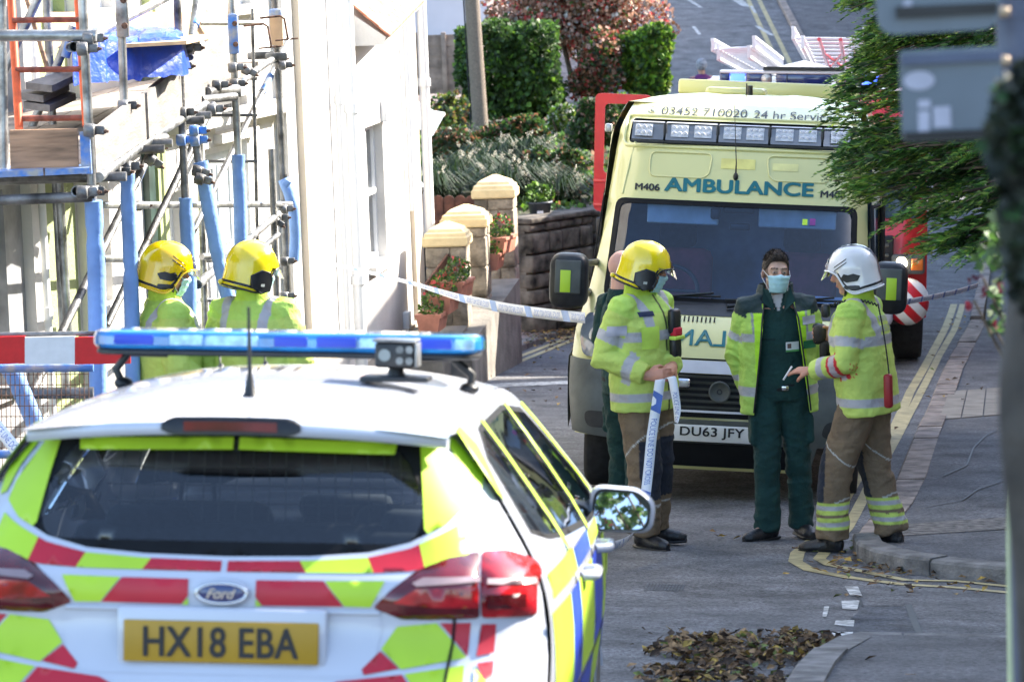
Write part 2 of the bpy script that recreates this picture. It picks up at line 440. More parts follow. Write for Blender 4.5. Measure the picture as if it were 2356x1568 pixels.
# paving slabs (crossing) on the right pavement
def strip(mb, P, wd, dz, mi=0, step=.3):
    P = dens(P, step, False); A = offs(P, wd/2); B = offs(P, -wd/2); vs = []
    for a, b in zip(A, B): vs += [(a[0], a[1], zg(*a)+dz), (b[0], b[1], zg(*b)+dz)]
    mb.add(vs, [(2*i, 2*i+1, 2*i+3, 2*i+2) for i in range(len(P)-1)], mi, True)
mb = MB()
a, b, c, d = gp(2182, 898, .07), gp(2312, 888, .07), gp(2312, 950, .07), gp(2160, 962, .07)
for i in range(3):
    t0, t1 = i/3+.01, (i+1)/3-.01
    q = [(lerp(a[0], b[0], t0), lerp(a[1], b[1], t0)), (lerp(a[0], b[0], t1), lerp(a[1], b[1], t1)), (lerp(d[0], c[0], t1), lerp(d[1], c[1], t1)), (lerp(d[0], c[0], t0), lerp(d[1], c[1], t0))]
    mb.add([(x, y, zg(x, y)+.064) for x, y in q]+[(x, y, zg(x, y)+.02) for x, y in q], [(0, 1, 2, 3), (0, 4, 5, 1), (1, 5, 6, 2), (2, 6, 7, 3), (3, 7, 4, 0)])
mb.build('pavement_slabs', M_slab, kind='structure')
M_path = mat('rough_concrete', (.19, .17, .15), .9, var=.3, scale=18, bump=.6, bscale=80)
mb = MB(); q = [gp(2075, 1205, .06), gp(2318, 1188, .06), gp(2318, 1216, .06), gp(2055, 1232, .06)]
mb.add([(x, y, zg(x, y)+.06) for x, y in q], [(0, 1, 2, 3)]); mb.build('pavement_strip', M_path, kind='structure')
# tarmac repair patches and trench seams
M_patch = mat('asphalt_patch', (.095, .1, .112), .9, var=.25, scale=5, bump=.5, bscale=150); speckle(M_patch, .5, 230, (.06, .062, .07))
M_seam = mat('bitumen_seam', (.015, .016, .018), .6, var=.2, scale=20)
mb = MB()
for P, wd in (([(2090, 1392), (2110, 1445), (2135, 1490)], .035), ([(1965, 1350), (1985, 1395), (2085, 1392)], .02), ([(2310, 985), (2270, 1000), (2240, 1030), (2225, 1070), (2170, 1095)], .014), ([(2310, 1105), (2250, 1125), (2215, 1150), (2130, 1165)], .014)):
    strip(mb, [gp(*p, .06 if p[1] < 1250 else 0) for p in P], wd, .064 if P[0][1] < 1250 else .005)
mb.build('tar_seam', M_seam, kind='structure')
mb = MB(); q = [gp(1985, 1397), gp(2086, 1394), gp(2135, 1488), gp(1975, 1488), gp(1940, 1440)]
patch(mb, q, [], .4, lambda x, y: (x, y, zg(x, y)+.003)); mb.build('asphalt_patch', M_patch, kind='structure')
# painted lines, and one painted streak of sun
mb = MB()
yl1 = [gp(x, y) for x, y in ((2345, 1366), (2200, 1352), (2080, 1345), (1960, 1330), (1865, 1312), (1830, 1292), (1835, 1272), (1880, 1235), (1920, 1190), (1960, 1120), (2000, 1060), (2058, 985), (2095, 900), (2130, 840), (2175, 755), (2195, 700))]
yl2 = [gp(x, y) for x, y in ((2345, 1352), (2200, 1337), (2085, 1335), (1985, 1315), (1910, 1300), (1885, 1286), (1905, 1262), (1950, 1215), (1990, 1140), (2045, 1040), (2085, 965), (2125, 890), (2160, 820), (2195, 760), (2215, 700))]
far = [(KR[14][0]-.3, KR[14][1]), (6.3, 67), (5.95, 74), (5.95, 84), (6.2, 100)]
strip(mb, yl1, .085, .005); strip(mb, yl2, .075, .005)
for dx in (0, -.25): strip(mb, [(x+dx, y) for x, y in far[1:]], .1, .005)
strip(mb, [gp(1100, 870), gp(1220, 822), gp(1335, 776)], .07, .005); strip(mb, [gp(1085, 862), gp(1215, 813), gp(1330, 768)], .07, .005)
mb.build('yellow_lines', M_yel, kind='structure')
mb = MB()
def quadpx(*P):
    q = [gp(*p) for p in P]; mb.add([(x, y, zg(x, y)+.005) for x, y in q], [list(range(len(q)))])
quadpx((1944, 1350), (1974, 1350), (1984, 1372), (1956, 1370)); quadpx((1936, 1383), (1978, 1382), (1972, 1404), (1938, 1402))
quadpx((1923, 1428), (1966, 1428), (1964, 1442), (1920, 1438)); quadpx((1915, 1454), (1963, 1455), (1952, 1478), (1912, 1470))
quadpx((1896, 1396), (1908, 1396), (1902, 1420), (1892, 1420))
quadpx((1120, 884), (1310, 876), (1310, 884), (1125, 892))  # thin streak of sunlight on the road, painted as a white strip
for P in (((1580, 0), (1588, 0), (1618, 18), (1608, 18)), ((1672, -8), (1700, -8), (1728, 18), (1706, 14)), ((1592, 62), (1600, 62), (1614, 80), (1606, 80)), ((1735, 60), (1745, 60), (1782, 82), (1772, 82)), ((1725, 15), (1732, 15), (1742, 32), (1735, 30))):
    quadpx(*P)
mb.build('white_lines_and_sun_streak', M_wht, kind='structure')
# iron cover in the road
mb = MB(); q = [gp(1488, 1342), gp(1578, 1345), gp(1570, 1360), gp(1480, 1358)]
a, b, c, d = [Vector((x, y, zg(x, y)+.005)) for x, y in q]
for i in range(12):
    for j in range(4):
        u0, u1, v0, v1 = i/12+.012, (i+1)/12-.012, j/4+.03, (j+1)/4-.03
        f = lambda u, v: a.lerp(b, u).lerp(d.lerp(c, u), v)
        mb.quad(f(u0, v0), f(u1, v0), f(u1, v1), f(u0, v1))
M_iron = mat('cast_iron', (.12, .125, .14), .5, .6, var=.3, scale=30)
mb.build('drain_cover', M_iron, label='small rectangular iron drain cover set flush in the road behind the police car mirror', cat='drain cover')
# fallen leaves
M_lf = [mat('leaf_brown', (.13, .07, .03), .8, var=.4, scale=30), mat('leaf_tan', (.3, .18, .08), .8, var=.3, scale=30), mat('leaf_dark', (.05, .03, .018), .85, var=.3, scale=30), mat('leaf_gold', (.42, .27, .05), .75, var=.3, scale=30), mat('leaf_green', (.16, .2, .04), .7, var=.3, scale=30)]
def leaf(mb, p, s, mi, flat=.4):
    a = random.uniform(0, 6.28); t = Vector((math.cos(a), math.sin(a), random.uniform(-flat, flat))).normalized()
    n = Vector((random.uniform(-flat, flat), random.uniform(-flat, flat), 1)).normalized(); b_ = n.cross(t).normalized()
    c = random.uniform(.1, .35)*s; p = Vector(p)
    mb.add([p-t*s, p-t*.2*s+b_*.55*s+n*c, p+t*s, p-t*.1*s-b_*.55*s+n*c, p+n*0], [(0, 4, 1), (4, 2, 1), (0, 3, 4), (4, 3, 2)], mi)
mb = MB()
pile = [gp(1478, 1505), gp(1560, 1482), gp(1700, 1470), gp(1750, 1452), (gp(1830, 1465)), gp(1940, 1478), gp(1935, 1500), gp(1870, 1530), gp(1840, 1568), gp(1820, 1640), gp(1650, 1640), gp(1460, 1562), gp(1480, 1540), gp(1620, 1540), gp(1560, 1520)]
xs_ = [p[0] for p in pile]; ys_ = [p[1] for p in pile]; k = 0
while k < 2300:
    x, y = random.uniform(min(xs_), max(xs_)), random.uniform(min(ys_), max(ys_))
    if noise.noise(Vector((x*3.2, y*2.2, 3))) < -.12 and random.random() < .9: k += .3; continue
    if inpoly(x, y, pile) or random.random() < .02:
        h = .05*max(0, 1-((x-gp(1790, 1500)[0])/.75)**2)*max(0, 1-((y-gp(1790, 1500)[1])/.9)**2)
        leaf(mb, (x, y, zg(x, y)+.008+random.random()*(h+.014)), random.uniform(.014, .036), random.choices(range(5), (5, 4.5, 4, 1.4, .8))[0], .8); k += 1
for px, py, n_, sp in ((1750, 1452, 1, 0), (1670, 1240, 5, .05), (1640, 1228, 1, 0), (1235, 925, 7, .15), (1215, 905, 4, .1), (1230, 820, 12, .5), (1280, 790, 300, .45), (1250, 775, 260, .5), (1310, 760, 200, .35), (2000, 1312, 60, .16), (2080, 1322, 30, .3), (2150, 1340, 30, .3), (1935, 1297, 4, .03), (2180, 890, 5, .2), (2130, 930, 4, .2), (2230, 760, 30, .4), (2140, 845, 6, .3), (1950, 1262, 14, .15), (2060, 985, 6, .2), (1390, 1275, 3, .03), (1150, 870, 8, .3), (1950, 1372, 2, .06), (2120, 1498, 5, .06), (1960, 1520, 6, .12), (2010, 1560, 3, .3)):
    for _ in range(n_):
        x, y = gp(px, py); x += random.gauss(0, sp); y += random.gauss(0, sp*2)
        up = .07 if (py < 1300 and px > 2100) or (px > 1960 and py > 1510) or (px < 1330 and py < 800) else .01
        leaf(mb, (x, y, zg(x, y)+up+random.random()*.02), random.uniform(.02, .04), random.choices(range(5), (4, 4, 2, 2, 1))[0])
# one big maple leaf on the pile, some stones
mb.build('fallen_leaves', M_lf, label='brown autumn leaves heaped in the gutter and scattered over the road', cat='leaves', kind='stuff', nofix=True)
# ================================================================ HOUSES ON THE LEFT
M_white = mat('white_render', (.64, .62, .59), .8, var=.07, scale=1.5, bump=.25, bscale=40, dirt=.05)
M_cream = mat('cream_render', (.52, .46, .38), .8, var=.06, scale=2, bump=.2, bscale=40, dirt=.08)
M_green = mat('pale_green_render', (.34, .39, .19), .85, var=.08, scale=1.2, bump=.5, bscale=50, dirt=.12)
M_olive = mat('olive_trim', (.4, .46, .2), .6, var=.06)
M_dkgreen = mat('dark_green_paint', (.03, .06, .05), .4, var=.2)
M_upvc = mat('white_plastic', (.78, .79, .8), .35, var=.03)
M_greyp = mat('grey_paint', (.36, .36, .37), .5, var=.12)
M_doorg = mat('pale_grey_door', (.62, .66, .68), .4, var=.04)
M_pane = glass('house_glass', (.25, .3, .32), .12)
M_dark = mat('dark_interior', (.03, .03, .035), .9, var=.3)
M_blind = mat('white_blind', (.6, .6, .58), .9)
M_tile = mat('terracotta_tile', (.5, .2, .12), .7, var=.25, scale=12, bump=.6, bscale=30)
M_curt = mat('curtain', (.2, .12, .09), .9, var=.3, scale=20)
def vplane(px, py, A, B):
    """ray through a picture point onto the vertical plane A-B -> (distance along, height)"""
    r = ray(px, py); d = Vector((B[0]-A[0], B[1]-A[1])); L = d.length; d /= L; n = Vector((d.y, -d.x))
    t = (Vector(A)-Vector((CAM.x, CAM.y))).dot(n)/(Vector((r.x, r.y)).dot(n)); p = CAM+r*t
    return (Vector((p.x, p.y))-Vector(A)).dot(d), p.z
def house(name, A, B, s0, s1, z0, z1, openings, wm, deep=5., reveal=.14, **k):
    """A-B: plan line of the street wall; openings: (s0, s1, z0, z1, kind)"""
    d = Vector((B[0]-A[0], B[1]-A[1])).normalized(); n = Vector((d.y, -d.x))     # n faces the street
    P = lambda s, z, o=0: Vector((A[0]+d.x*s+n.x*o, A[1]+d.y*s+n.y*o, z))
    root = empty(name, P(s0, z0), **k); inv = Matrix.Translation(-P(s0, z0))
    mb = MB(); holes = [[(a, c), (b, c), (b, e), (a, e)] for a, b, c, e, _ in openings]
    patch(mb, [(s0, z0), (s1, z0), (s1, z1), (s0, z1)], holes, 3, lambda s, z: inv @ P(s, z), 0, False)
    for a, b, c, e, _ in openings:
        for q in (((a, c), (b, c)), ((b, c), (b, e)), ((b, e), (a, e)), ((a, e), (a, c))):
            mb.quad(inv @ P(*q[0]), inv @ P(*q[1]), inv @ P(*q[1], -reveal), inv @ P(*q[0], -reveal))
    c_ = [(s0, z0), (s1, z0), (s1, z1), (s0, z1)]
    F = [inv @ P(s, z) for s, z in c_]; K = [inv @ P(s, z, -deep) for s, z in c_]
    mb.add(F+K, [(0, 4, 5, 1), (1, 5, 6, 2), (2, 6, 7, 3), (3, 7, 4, 0), (4, 7, 6, 5)])
    mb.build('wall', wm, root, nofix=True)
    for a, b, c, e, kind in openings:
        fr = MB(); fw = .055
        def bar(x0, x1, y0, y1, o0, o1, bb=fr):
            vs = [inv @ P(s, z, o) for s in (x0, x1) for z in (y0, y1) for o in (o0, o1)]
            bb.add(vs, [(0, 1, 3, 2), (4, 6, 7, 5), (0, 4, 5, 1), (2, 3, 7, 6), (0, 2, 6, 4), (1, 5, 7, 3)])
        if kind.startswith('window'):
            r0, r1 = -reveal+.0, -reveal+.06
            bar(a, a+fw, c, e, r0, r1); bar(b-fw, b, c, e, r0, r1); bar(a+fw, b-fw, c, c+fw, r0, r1); bar(a+fw, b-fw, e-fw, e, r0, r1)
            if b-a > .9: bar((a+b)/2-.03, (a+b)/2+.03, c+fw, e-fw, r0, r1)
            bar(a+fw, b-fw, (c+e)/2-.025, (c+e)/2+.025, r0, r1+.008)
            w_ = fr.build('window', M_upvc, root)
            pn = MB(); bar(a+fw, b-fw, c+fw, e-fw, -reveal+.02, -reveal+.028, pn); pn.build('pane', M_pane, w_)
            bk = MB(); bk.quad(inv @ P(a, c, -.24), inv @ P(b, c, -.24), inv @ P(b, e, -.24), inv @ P(a, e, -.24)); 
            for sgn in ((a, c), (b, c)): pass
            bk.build('room', M_blind, w_)
            cu = MB(); n_ = 16
            for half in (0, 1):
                x0 = a+fw if half == 0 else b-fw-(b-a)*.22
                vs = []
                for i in range(n_+1):
                    s = x0+(b-a)*.22*i/n_; o = -reveal-.08+.02*math.sin(i*1.9)
                    vs += [inv @ P(s, c, o), inv @ P(s, e, o)]
                cu.add(vs, [(2*i, 2*i+1, 2*i+3, 2*i+2) for i in range(n_)], 0, True)
            cu.build('curtain', M_curt if wm is not M_white else M_blind, w_)
            sl_ = MB(); bar(a-.06, b+.06, c-.07, c-.002, -.02, .07, sl_); sl_.build('sill', wm, w_)
        else:
            dm = M_doorg
            bar(a, a+.06, c, e, -reveal, -reveal+.06); bar(b-.06, b, c, e, -reveal, -reveal+.06); bar(a+.06, b-.06, e-.06, e, -reveal, -reveal+.06)
            dr = fr.build('door', M_upvc, root)
            lf_ = MB(); bar(a+.06, b-.06, c, e-.06, -reveal, -reveal+.035, lf_)
            for (u0, u1) in ((.12, .45), (.55, .88)):
                for (v0, v1) in ((.08, .42), (.5, .9)):
                    x0 = lerp(a+.06, b-.06, u0); x1 = lerp(a+.06, b-.06, u1); y0 = lerp(c, e, v0); y1 = lerp(c, e, v1)
                    for q in ((x0, x1, y0, y0+.02), (x0, x1, y1-.02, y1), (x0, x0+.02, y0+.02, y1-.02), (x1-.02, x1, y0+.02, y1-.02)):
                        bar(*q, -reveal+.036, -reveal+.05, lf_)
            lf_.build('leaf', dm, dr)
            hd = MB(); q = inv @ P(b-.16, lerp(c, e, .45), -reveal+.07); hd.sphere(q, .03); hd.build('handle', M_galv if 'M_galv' in globals() else dm, dr)
    return root, inv, P
M_galv = mat('galvanised_steel', (.42, .43, .43), .38, .75, var=.3, scale=9, bump=.15, bscale=60, dirt=.35)
P1A, P1B = (-4.3, 17.0), (-1.78, 28.6)
P2A, P2B = (-1.78, 28.6), (-.86, 36.0)
s1 = lambda px, py=400: vplane(px, py, P1A, P1B)
s2 = lambda px, py=400: vplane(px, py, P2A, P2B)
def op(f, px0, py0, px1, py1, kind):
    a, za = f(px0, py0); b, zb = f(px1, py1); _, zt = f((px0+px1)/2, py0); _, zbt = f((px0+px1)/2, py1)
    return (a, b, zbt, zt, kind)
L1 = (Vector(P1B)-Vector(P1A)).length; L2 = (Vector(P2B)-Vector(P2A)).length
sg0, sg1 = s1(62)[0], s1(168)[0]
so1 = s1(345)[0]
# grey-framed shopfront house at the far left edge
h0, i0, Q0 = house('terraced_house', P1A, P1B, -1.5, sg0-.002, -.3, 8.6, [op(s1, -60, 440, 30, 900, 'window'), op(s1, -120, 20, 35, 330, 'window')], M_greyp,
      label='grey rendered terraced house with tall windows behind the end of the scaffolding', cat='house', group='terraced houses on the left')
h1, i1, Q1 = house('terraced_house', P1A, P1B, sg0, sg1, -.3, 8.4, [op(s1, 100, -120, 150, 30, 'window')], M_green,
      label='pale green rendered house wall behind the scaffold poles', cat='house', group='terraced houses on the left')
h2, i2, Q2 = house('terraced_house', P1A, P1B, sg1+.002, so1, -.3, 8.7, [op(s1, 205, 400, 262, 700, 'window'), op(s1, 195, -160, 260, 20, 'window')], M_white,
      label='white house between the pale green house and the olive strip, behind the blue foam poles', cat='house', group='terraced houses on the left')
h3, i3, Q3 = house('terraced_house', P1A, P1B, so1+.002, L1, -.3, 8.5, [op(s1, 470, 330, 590, 800, 'door'), op(s1, 492, 225, 572, 300, 'window'), op(s1, 380, 440, 432, 700, 'window'), op(s1, 470, -180, 580, 15, 'window')], M_white,
      label='white house with a pale grey panelled door behind the far end of the scaffolding', cat='house', group='terraced houses on the left')
h4, i4, Q4 = house('white_house', P2A, P2B, 0, L2, -.8, 9.2, [op(s2, 838, 285, 892, 606, 'window'), op(s2, 796, 350, 818, 870, 'door'), op(s2, 822, -200, 880, 14, 'window')], M_white, deep=6,
      label='tall sunlit white rendered house with downpipes and a terracotta tiled ledge', cat='house')
# trims
def fbar(root, inv, P, a, b, z0, z1, o0, o1, name, m, **k):
    mb = MB(); vs = [inv @ P(s, z, o) for s in (a, b) for z in (z0, z1) for o in (o0, o1)]
    mb.add(vs, [(0, 1, 3, 2), (4, 6, 7, 5), (0, 4, 5, 1), (2, 3, 7, 6), (0, 2, 6, 4), (1, 5, 7, 3)]); return mb.build(name, m, root, **k)
a, b = s1(327)[0], s1(341)[0]; fbar(h2, i2, Q2, a, b, 0, 3.1, 0, .05, 'door_post', M_dkgreen)
a, b = s1(344)[0], s1(366)[0]; fbar(h3, i3, Q3, a+.01, b, -.2, 5, 0, .06, 'corner_strip', M_olive)
a, b = s1(44)[0], s1(60)[0]; fbar(h0, i0, Q0, a, b, -.3, 8, 0, .07, 'pilaster', M_white)
for p_ in (172,): 
    a, b = s1(p_)[0], s1(p_+16)[0]; fbar(h2, i2, Q2, a, b, -.2, 8, .001, .1, 'pilaster', M_cream if p_ > 200 else M_white)
for p_ in (640,): 
    a, b = s1(p_)[0], s1(p_+14)[0]; fbar(h3, i3, Q3, a, b, -.2, 8, .001, .09, 'pilaster', M_white)
for (z0, z1) in ((3.9, 4.05), (2.35, 2.45)):
    fbar(h3, i3, Q3, so1+.4, L1-.1, z0, z1, .001, .14, 'string_course', M_white)
# step and rails by the door
def pipe(root, inv, P, s, z0, z1, o, r, m=M_upvc, name='downpipe', seg=12, coll=()):
    mb = MB(); mb.tube([inv @ P(s, z0, o), inv @ P(s, z1, o)], r, seg)
    for z in coll: mb.tube([inv @ P(s, z-.04, o), inv @ P(s, z+.04, o)], r*1.3, seg)
    mb.build(name, m, root)
pipe(h1, i1, Q1, s1(54)[0]+.12, 0, 6, .06, .035, M_upvc, coll=(1.4, 3))
pipe(h4, i4, Q4, s2(768)[0], .3, 9, .07, .035, coll=(2.3, 3.4))
pipe(h4, i4, Q4, s2(788)[0], -.2, 9, .10, .055, coll=(.7, 2.2))
pipe(h4, i4, Q4, s2(932)[0], 1.0, 9, .06, .035, coll=(2.9,))
pipe(h4, i4, Q4, s2(966)[0], 0.1, 9, .08, .05, coll=(2.2,))
a, b = s2(688)[0], s2(745)[0]; fbar(h4, i4, Q4, a, b, -.3, 9, .001, .055, 'pilaster', M_cream)  # cream pilaster; its beige also stands for shading on the wall
a, b = s2(940)[0], s2(958)[0]; fbar(h4, i4, Q4, a, b, -.3, 9, .001, .045, 'corner_strip', M_cream)  # cream colour also carries the beige shading beside the corner
fbar(h4, i4, Q4, 0, L2+.02, -.8, -.1, .001, .06, 'plinth', M_cream)
# tiled ledge: rows of terracotta tiles sloping away from the wall
a, z = s2(806, 95); b, zb = s2(893, 10); zt = W(860, 10, 33.2).z
mb = MB(); zz = z+.02
for r_ in range(3):
    n_ = 14
    for i in range(n_):
        x0 = lerp(a, b, i/n_); x1 = lerp(a, b, (i+1)/n_)-.01; o1 = .36-.1*r_; o0 = o1-.14; za, zc_ = [zz+.09*r_+(zb-z)*t for t in (i/n_, (i+1)/n_)]
        vs = [i4 @ Q4(x0, za, o1), i4 @ Q4(x1, zc_, o1), i4 @ Q4(x1, zc_+.12, o0), i4 @ Q4(x0, za+.12, o0)]
        vs += [v+Vector((0, 0, .022)) for v in vs]
        mb.add(vs, [(0, 1, 2, 3), (4, 7, 6, 5), (0, 4, 5, 1), (1, 5, 6, 2), (2, 6, 7, 3), (3, 7, 4, 0)])
tl = mb.build('tiled_ledge', M_tile, h4)
mb = MB()
vs = [i4 @ Q4(s, zz-.005+dz+q_, o) for s, q_ in ((a+.01, 0), (b-.01, zb-z)) for dz, o in ((-.06, .001), (-.06, .30), (.01, .32), (.24, .001))]
mb.add(vs, [(0, 1, 2, 3), (4, 7, 6, 5), (0, 4, 5, 1), (1, 5, 6, 2), (2, 6, 7, 3)]); mb.build('ledge_soffit', M_white, tl)
# kickboard: vent and cable boxes on the white house wall
for px, py in ((878, 255), (708, 640), (930, 740)):
    s, z = s2(px, py); mb = MB(); 
    c = i4 @ Q4(s, z, .03); ang = math.atan2(P2B[1]-P2A[1], P2B[0]-P2A[0]); mb.box(c, (.16, .06, .2), rz=ang, bev=.01); mb.build('vent_cover', M_upvc, h4)
# square white sign projecting beyond the corner of the white house
c4 = [W(956, 232, 36.6), W(1021, 268, 36.3), W(996, 313, 36.3), W(950, 290, 36.6)]
mb = MB(); back = [q+Vector((0, .05, 0)) for q in c4]; mb.add(c4+back, [(0, 1, 2, 3), (4, 7, 6, 5), (0, 4, 5, 1), (1, 5, 6, 2), (2, 6, 7, 3), (3, 7, 4, 0)])
rt = empty('sign_board', W(985, 275, 36.5), label='tilted white board sticking out from the far corner of the white house', cat='sign board')
for q in range(len(mb.v)): mb.v[q] -= rt.location
mb.build('board', M_upvc, rt); mb = MB()
mb.tube([W(940, 250, 36.6)-rt.location, W(1023, 263, 36.45)-rt.location], .02, 8); mb.build('bracket', M_upvc, rt)
# ================================================================ SCAFFOLDING
M_foam = mat('blue_foam', (.2, .36, .72), .75, var=.1, scale=5, bump=.3, bscale=25, dirt=.12)
M_bluep = mat('blue_paint', (.05, .2, .6), .5, var=.35, scale=14, bump=.3, bscale=40, col2=(.38, .38, .36))
M_galvd = mat('weathered_steel', (.2, .2, .2), .5, .6, var=.35, scale=8, bump=.3, bscale=60, dirt=.5)
M_rust = mat('rusty_bolt', (.16, .09, .06), .8, .2, var=.4, scale=40)
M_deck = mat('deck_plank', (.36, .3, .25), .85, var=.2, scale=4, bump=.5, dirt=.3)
M_board = mat('weathered_board_shaded', (.24, .22, .2), .85, var=.14, scale=5, bump=.3, bscale=25, dirt=.12)  # weathered grey darkened for shade on the toe boards; deck_plank is the sunlit copy
M_wood = mat('brown_board', (.42, .25, .15), .8, var=.25, scale=7, bump=.5, bscale=25, dirt=.2)
M_ply = mat('plywood', (.6, .4, .24), .75, var=.1, scale=3, bump=.2)
M_tarp = mat('blue_tarpaulin', (.02, .08, .55), .35, var=.2, scale=4, bump=.8, bscale=9)
M_orange = mat('orange_paint', (.75, .12, .03), .5, var=.15, scale=12)
M_redrung = mat('red_brown_paint', (.28, .07, .04), .6, var=.3, scale=20, dirt=.3)
def grain(m, sx=1, sz=14):
    t = m.node_tree; N = t.nodes; L = t.links; tc = next(n for n in N if n.type == 'TEX_COORD')
    mp = N.new('ShaderNodeMapping'); mp.inputs['Scale'].default_value = (sz, sx, sz); L.new(tc.outputs['Object'], mp.inputs[0])
    for n in N:
        if n.type == 'TEX_NOISE': L.new(mp.outputs[0], n.inputs['Vector'])
grain(M_board, .5, 3)
for n in M_wood.node_tree.nodes:
    if n.type == 'TEX_NOISE': n.inputs['Scale'].default_value = 4
grain(M_wood, 4, 1)
for n in M_wood.node_tree.nodes:
    if n.type == 'MAPPING': n.inputs['Scale'].default_value = (.7, 3, 6)
SC = empty('scaffolding', (-2.2, 18.5, zg(-2.2, 18.5)), label='steel tube scaffolding with a plank platform and blue foam sleeves on its lower poles', cat='scaffolding')
SO = Vector(SC.location)
def sp(px0, py0, D0, px1, py1, D1): return W(px0, py0, D0)-SO, W(px1, py1, D1)-SO
def pole(px0, py0, D0, px1, py1, D1, r=.024, m=M_galv, name='scaffold_pole', hollow=False):
    a, b = sp(px0, py0, D0, px1, py1, D1); mb = MB()
    if hollow: mb.hollow(a, b, r)
    else: mb.tube([a, b], r, 14)
    return mb.build(name, m, SC)
def foam(path, r=.046, seams=(), parent=None):
    P = [W(x, y, D)-SO for x, y, D in path]; mb = MB(); n = 14; pts = []
    for i in range(len(P)-1):
        for k in range(n): pts.append(P[i].lerp(P[i+1], k/n))
    pts.append(P[-1]); rad = []
    for i, p in enumerate(pts):
        rr = r*(1+.05*noise.noise(p*3)); 
        for s in seams:
            rr *= 1-.16*math.exp(-((p.z+SO.z-s)/.03)**2)
        rad.append(rr)
    pts = [p+Vector((noise.noise(p*2.2), noise.noise(p*2.2+Vector((5, 5, 5))), 0))*.006 for p in pts]
    mb.tube(pts, rad, 16); return mb.build('foam_sleeve', M_foam, parent or SC)
def coupler(px, py, D, ang=0, m=M_galvd, swivel=True):
    c = W(px, py, D)-SO; mb = MB(); rot = Matrix.Translation(c) @ Matrix.Rotation(ang, 4, 'Y')
    mb.lathe([(.031, -.027), (.035, -.022), (.035, .022), (.031, .027)], 14, 0, rot)
    mb.lathe([(.031, -.027), (.035, -.022), (.035, .022), (.031, .027)], 14, 0, rot @ Matrix.Translation((.0, -.055, 0)) @ Matrix.Rotation(R(90), 4, 'Y'))
    mb.box((.05, -.01, .0), (.05, .03, .045), 0, M=rot, bev=.006)
    mb.box((0, -.03, 0), (.05, .03, .05), 0, M=rot, bev=.006)
    o = mb.build('coupler', m, SC)
    bt = MB(); bt.tube([rot @ Vector((.03, -.012, .0)), rot @ Vector((.095, -.016, -.004))], .007, 8)
    bt.tube([rot @ Vector((.07, -.014, -.004)), rot @ Vector((.084, -.014, -.004))], .012, 6)
    bt.build('bolt', M_rust, o)
# --- standards along the street side
gz = lambda px, py, D: zg(W(px, py, D).x, D)
def ground_py(px, D):      # picture row where a vertical at px, D meets the ground
    for py in range(600, 1700, 4):
        p = W(px, py, D)
        if p.z < zg(p.x, p.y): return py
    return 1700
pA = pole(187, -60, 18.5, 213, 470, 18.5, m=M_galv); foam([(214, 462, 18.48), (222, 620, 18.5), (231, ground_py(231, 18.5), 18.5)], .047, (W(214, 540, 18.5).z,))
pB = pole(276, -60, 20, 291, 420, 20); foam([(292, 401, 20), (298, 560, 20), (304, 700, 20), (308, ground_py(308, 20), 20)], .043, (W(292, 430, 20).z, W(292, 620, 20).z))
pC = pole(405, -60, 22, 427, 470, 22, m=M_galvd); foam([(428, 455, 22), (434, 620, 22), (441, ground_py(441, 22), 22)], .045, (W(428, 472, 22).z, W(430, 760, 22).z))
pole(446, 298, 21.6, 462, 400, 21.6, .025, M_galvd, hollow=True); foam([(462, 372, 21.6), (480, 470, 21.6), (503, 600, 21.6), (530, 700, 21.6), (560, ground_py(560, 21.6)-80, 21.6)], .046, (W(470, 600, 21.6).z,))
pole(528, -60, 24.5, 549, 370, 24.5, .026); foam([(548, 356, 24.5), (553, 470, 24.5), (565, ground_py(565, 24.5), 24.5)], .046, (W(550, 385, 24.5).z,))
pole(629, -60, 27, 652, 420, 27, .026, M_galvd); pole(652, 400, 27, 676, ground_py(676, 27), 27, .03, M_galvd)
foam([(652, 412, 26.9), (664, 440, 26.9), (676, 480, 26.9), (680, 540, 26.9), (678, 600, 26.9)], .042); foam([(664, 415, 26.8), (655, 428, 26.8)], .03)
foam([(672, 700, 26.9), (683, 750, 26.9), (690, 800, 26.9)], .035)
pole(624, 343, 26, 637, 700, 26, .024, M_galvd, hollow=True)
pole(2, -40, 18.5, 9, 392, 18.5, .026)
# --- inner standards by the wall
for x0, x1, D in ((104, 152, 21.5), (342, 362, 25.5), (448, 476, 25.5)): pole(x0, -60, D, x1, 900, D, .024)
pole(136, 420, 21, 158, 790, 21, .026)
# --- diagonal braces
pole(141, 767, 19.5, 352, 338, 21.5, .024, M_galvd); pole(60, 930, 19, 141, 767, 19.5, .024, M_galvd)
pole(245, 749, 21.5, 490, 239, 23, .024, M_galvd); pole(430, 560, 25, 664, 90, 27.5, .024)
pole(8, 169, 21, 95, -20, 21, .026); pole(59, -10, 21.2, 108, 154, 21.2, .014, M_wood, 'timber_prop')
pole(70, 300, 21.4, 168, 60, 21.4, .026); pole(160, 110, 20.5, 400, -14, 22, .026, hollow=True)
pole(436, 132, 21.8, 456, -20, 22.4, .026, M_galvd, hollow=True)
pole(455, 655, 22.6, 548, 572, 24.8, .03, M_galv, hollow=True); pole(555, 565, 24.6, 640, 492, 26.2, .026); pole(520, 640, 23.2, 640, 540, 25.2, .02, M_galvd)
# blue taped bands on the braces
for a_ in ((150, 132, 21.38, 160, 98, 21.38), (310, 424, 21.15, 330, 380, 21.35), (603, 213, 26.8, 622, 175, 27.0), (448, 60, 22.08, 453, 14, 22.28)):
    pole(*a_, r=.0275, m=M_bluep, name='blue_tape_band')
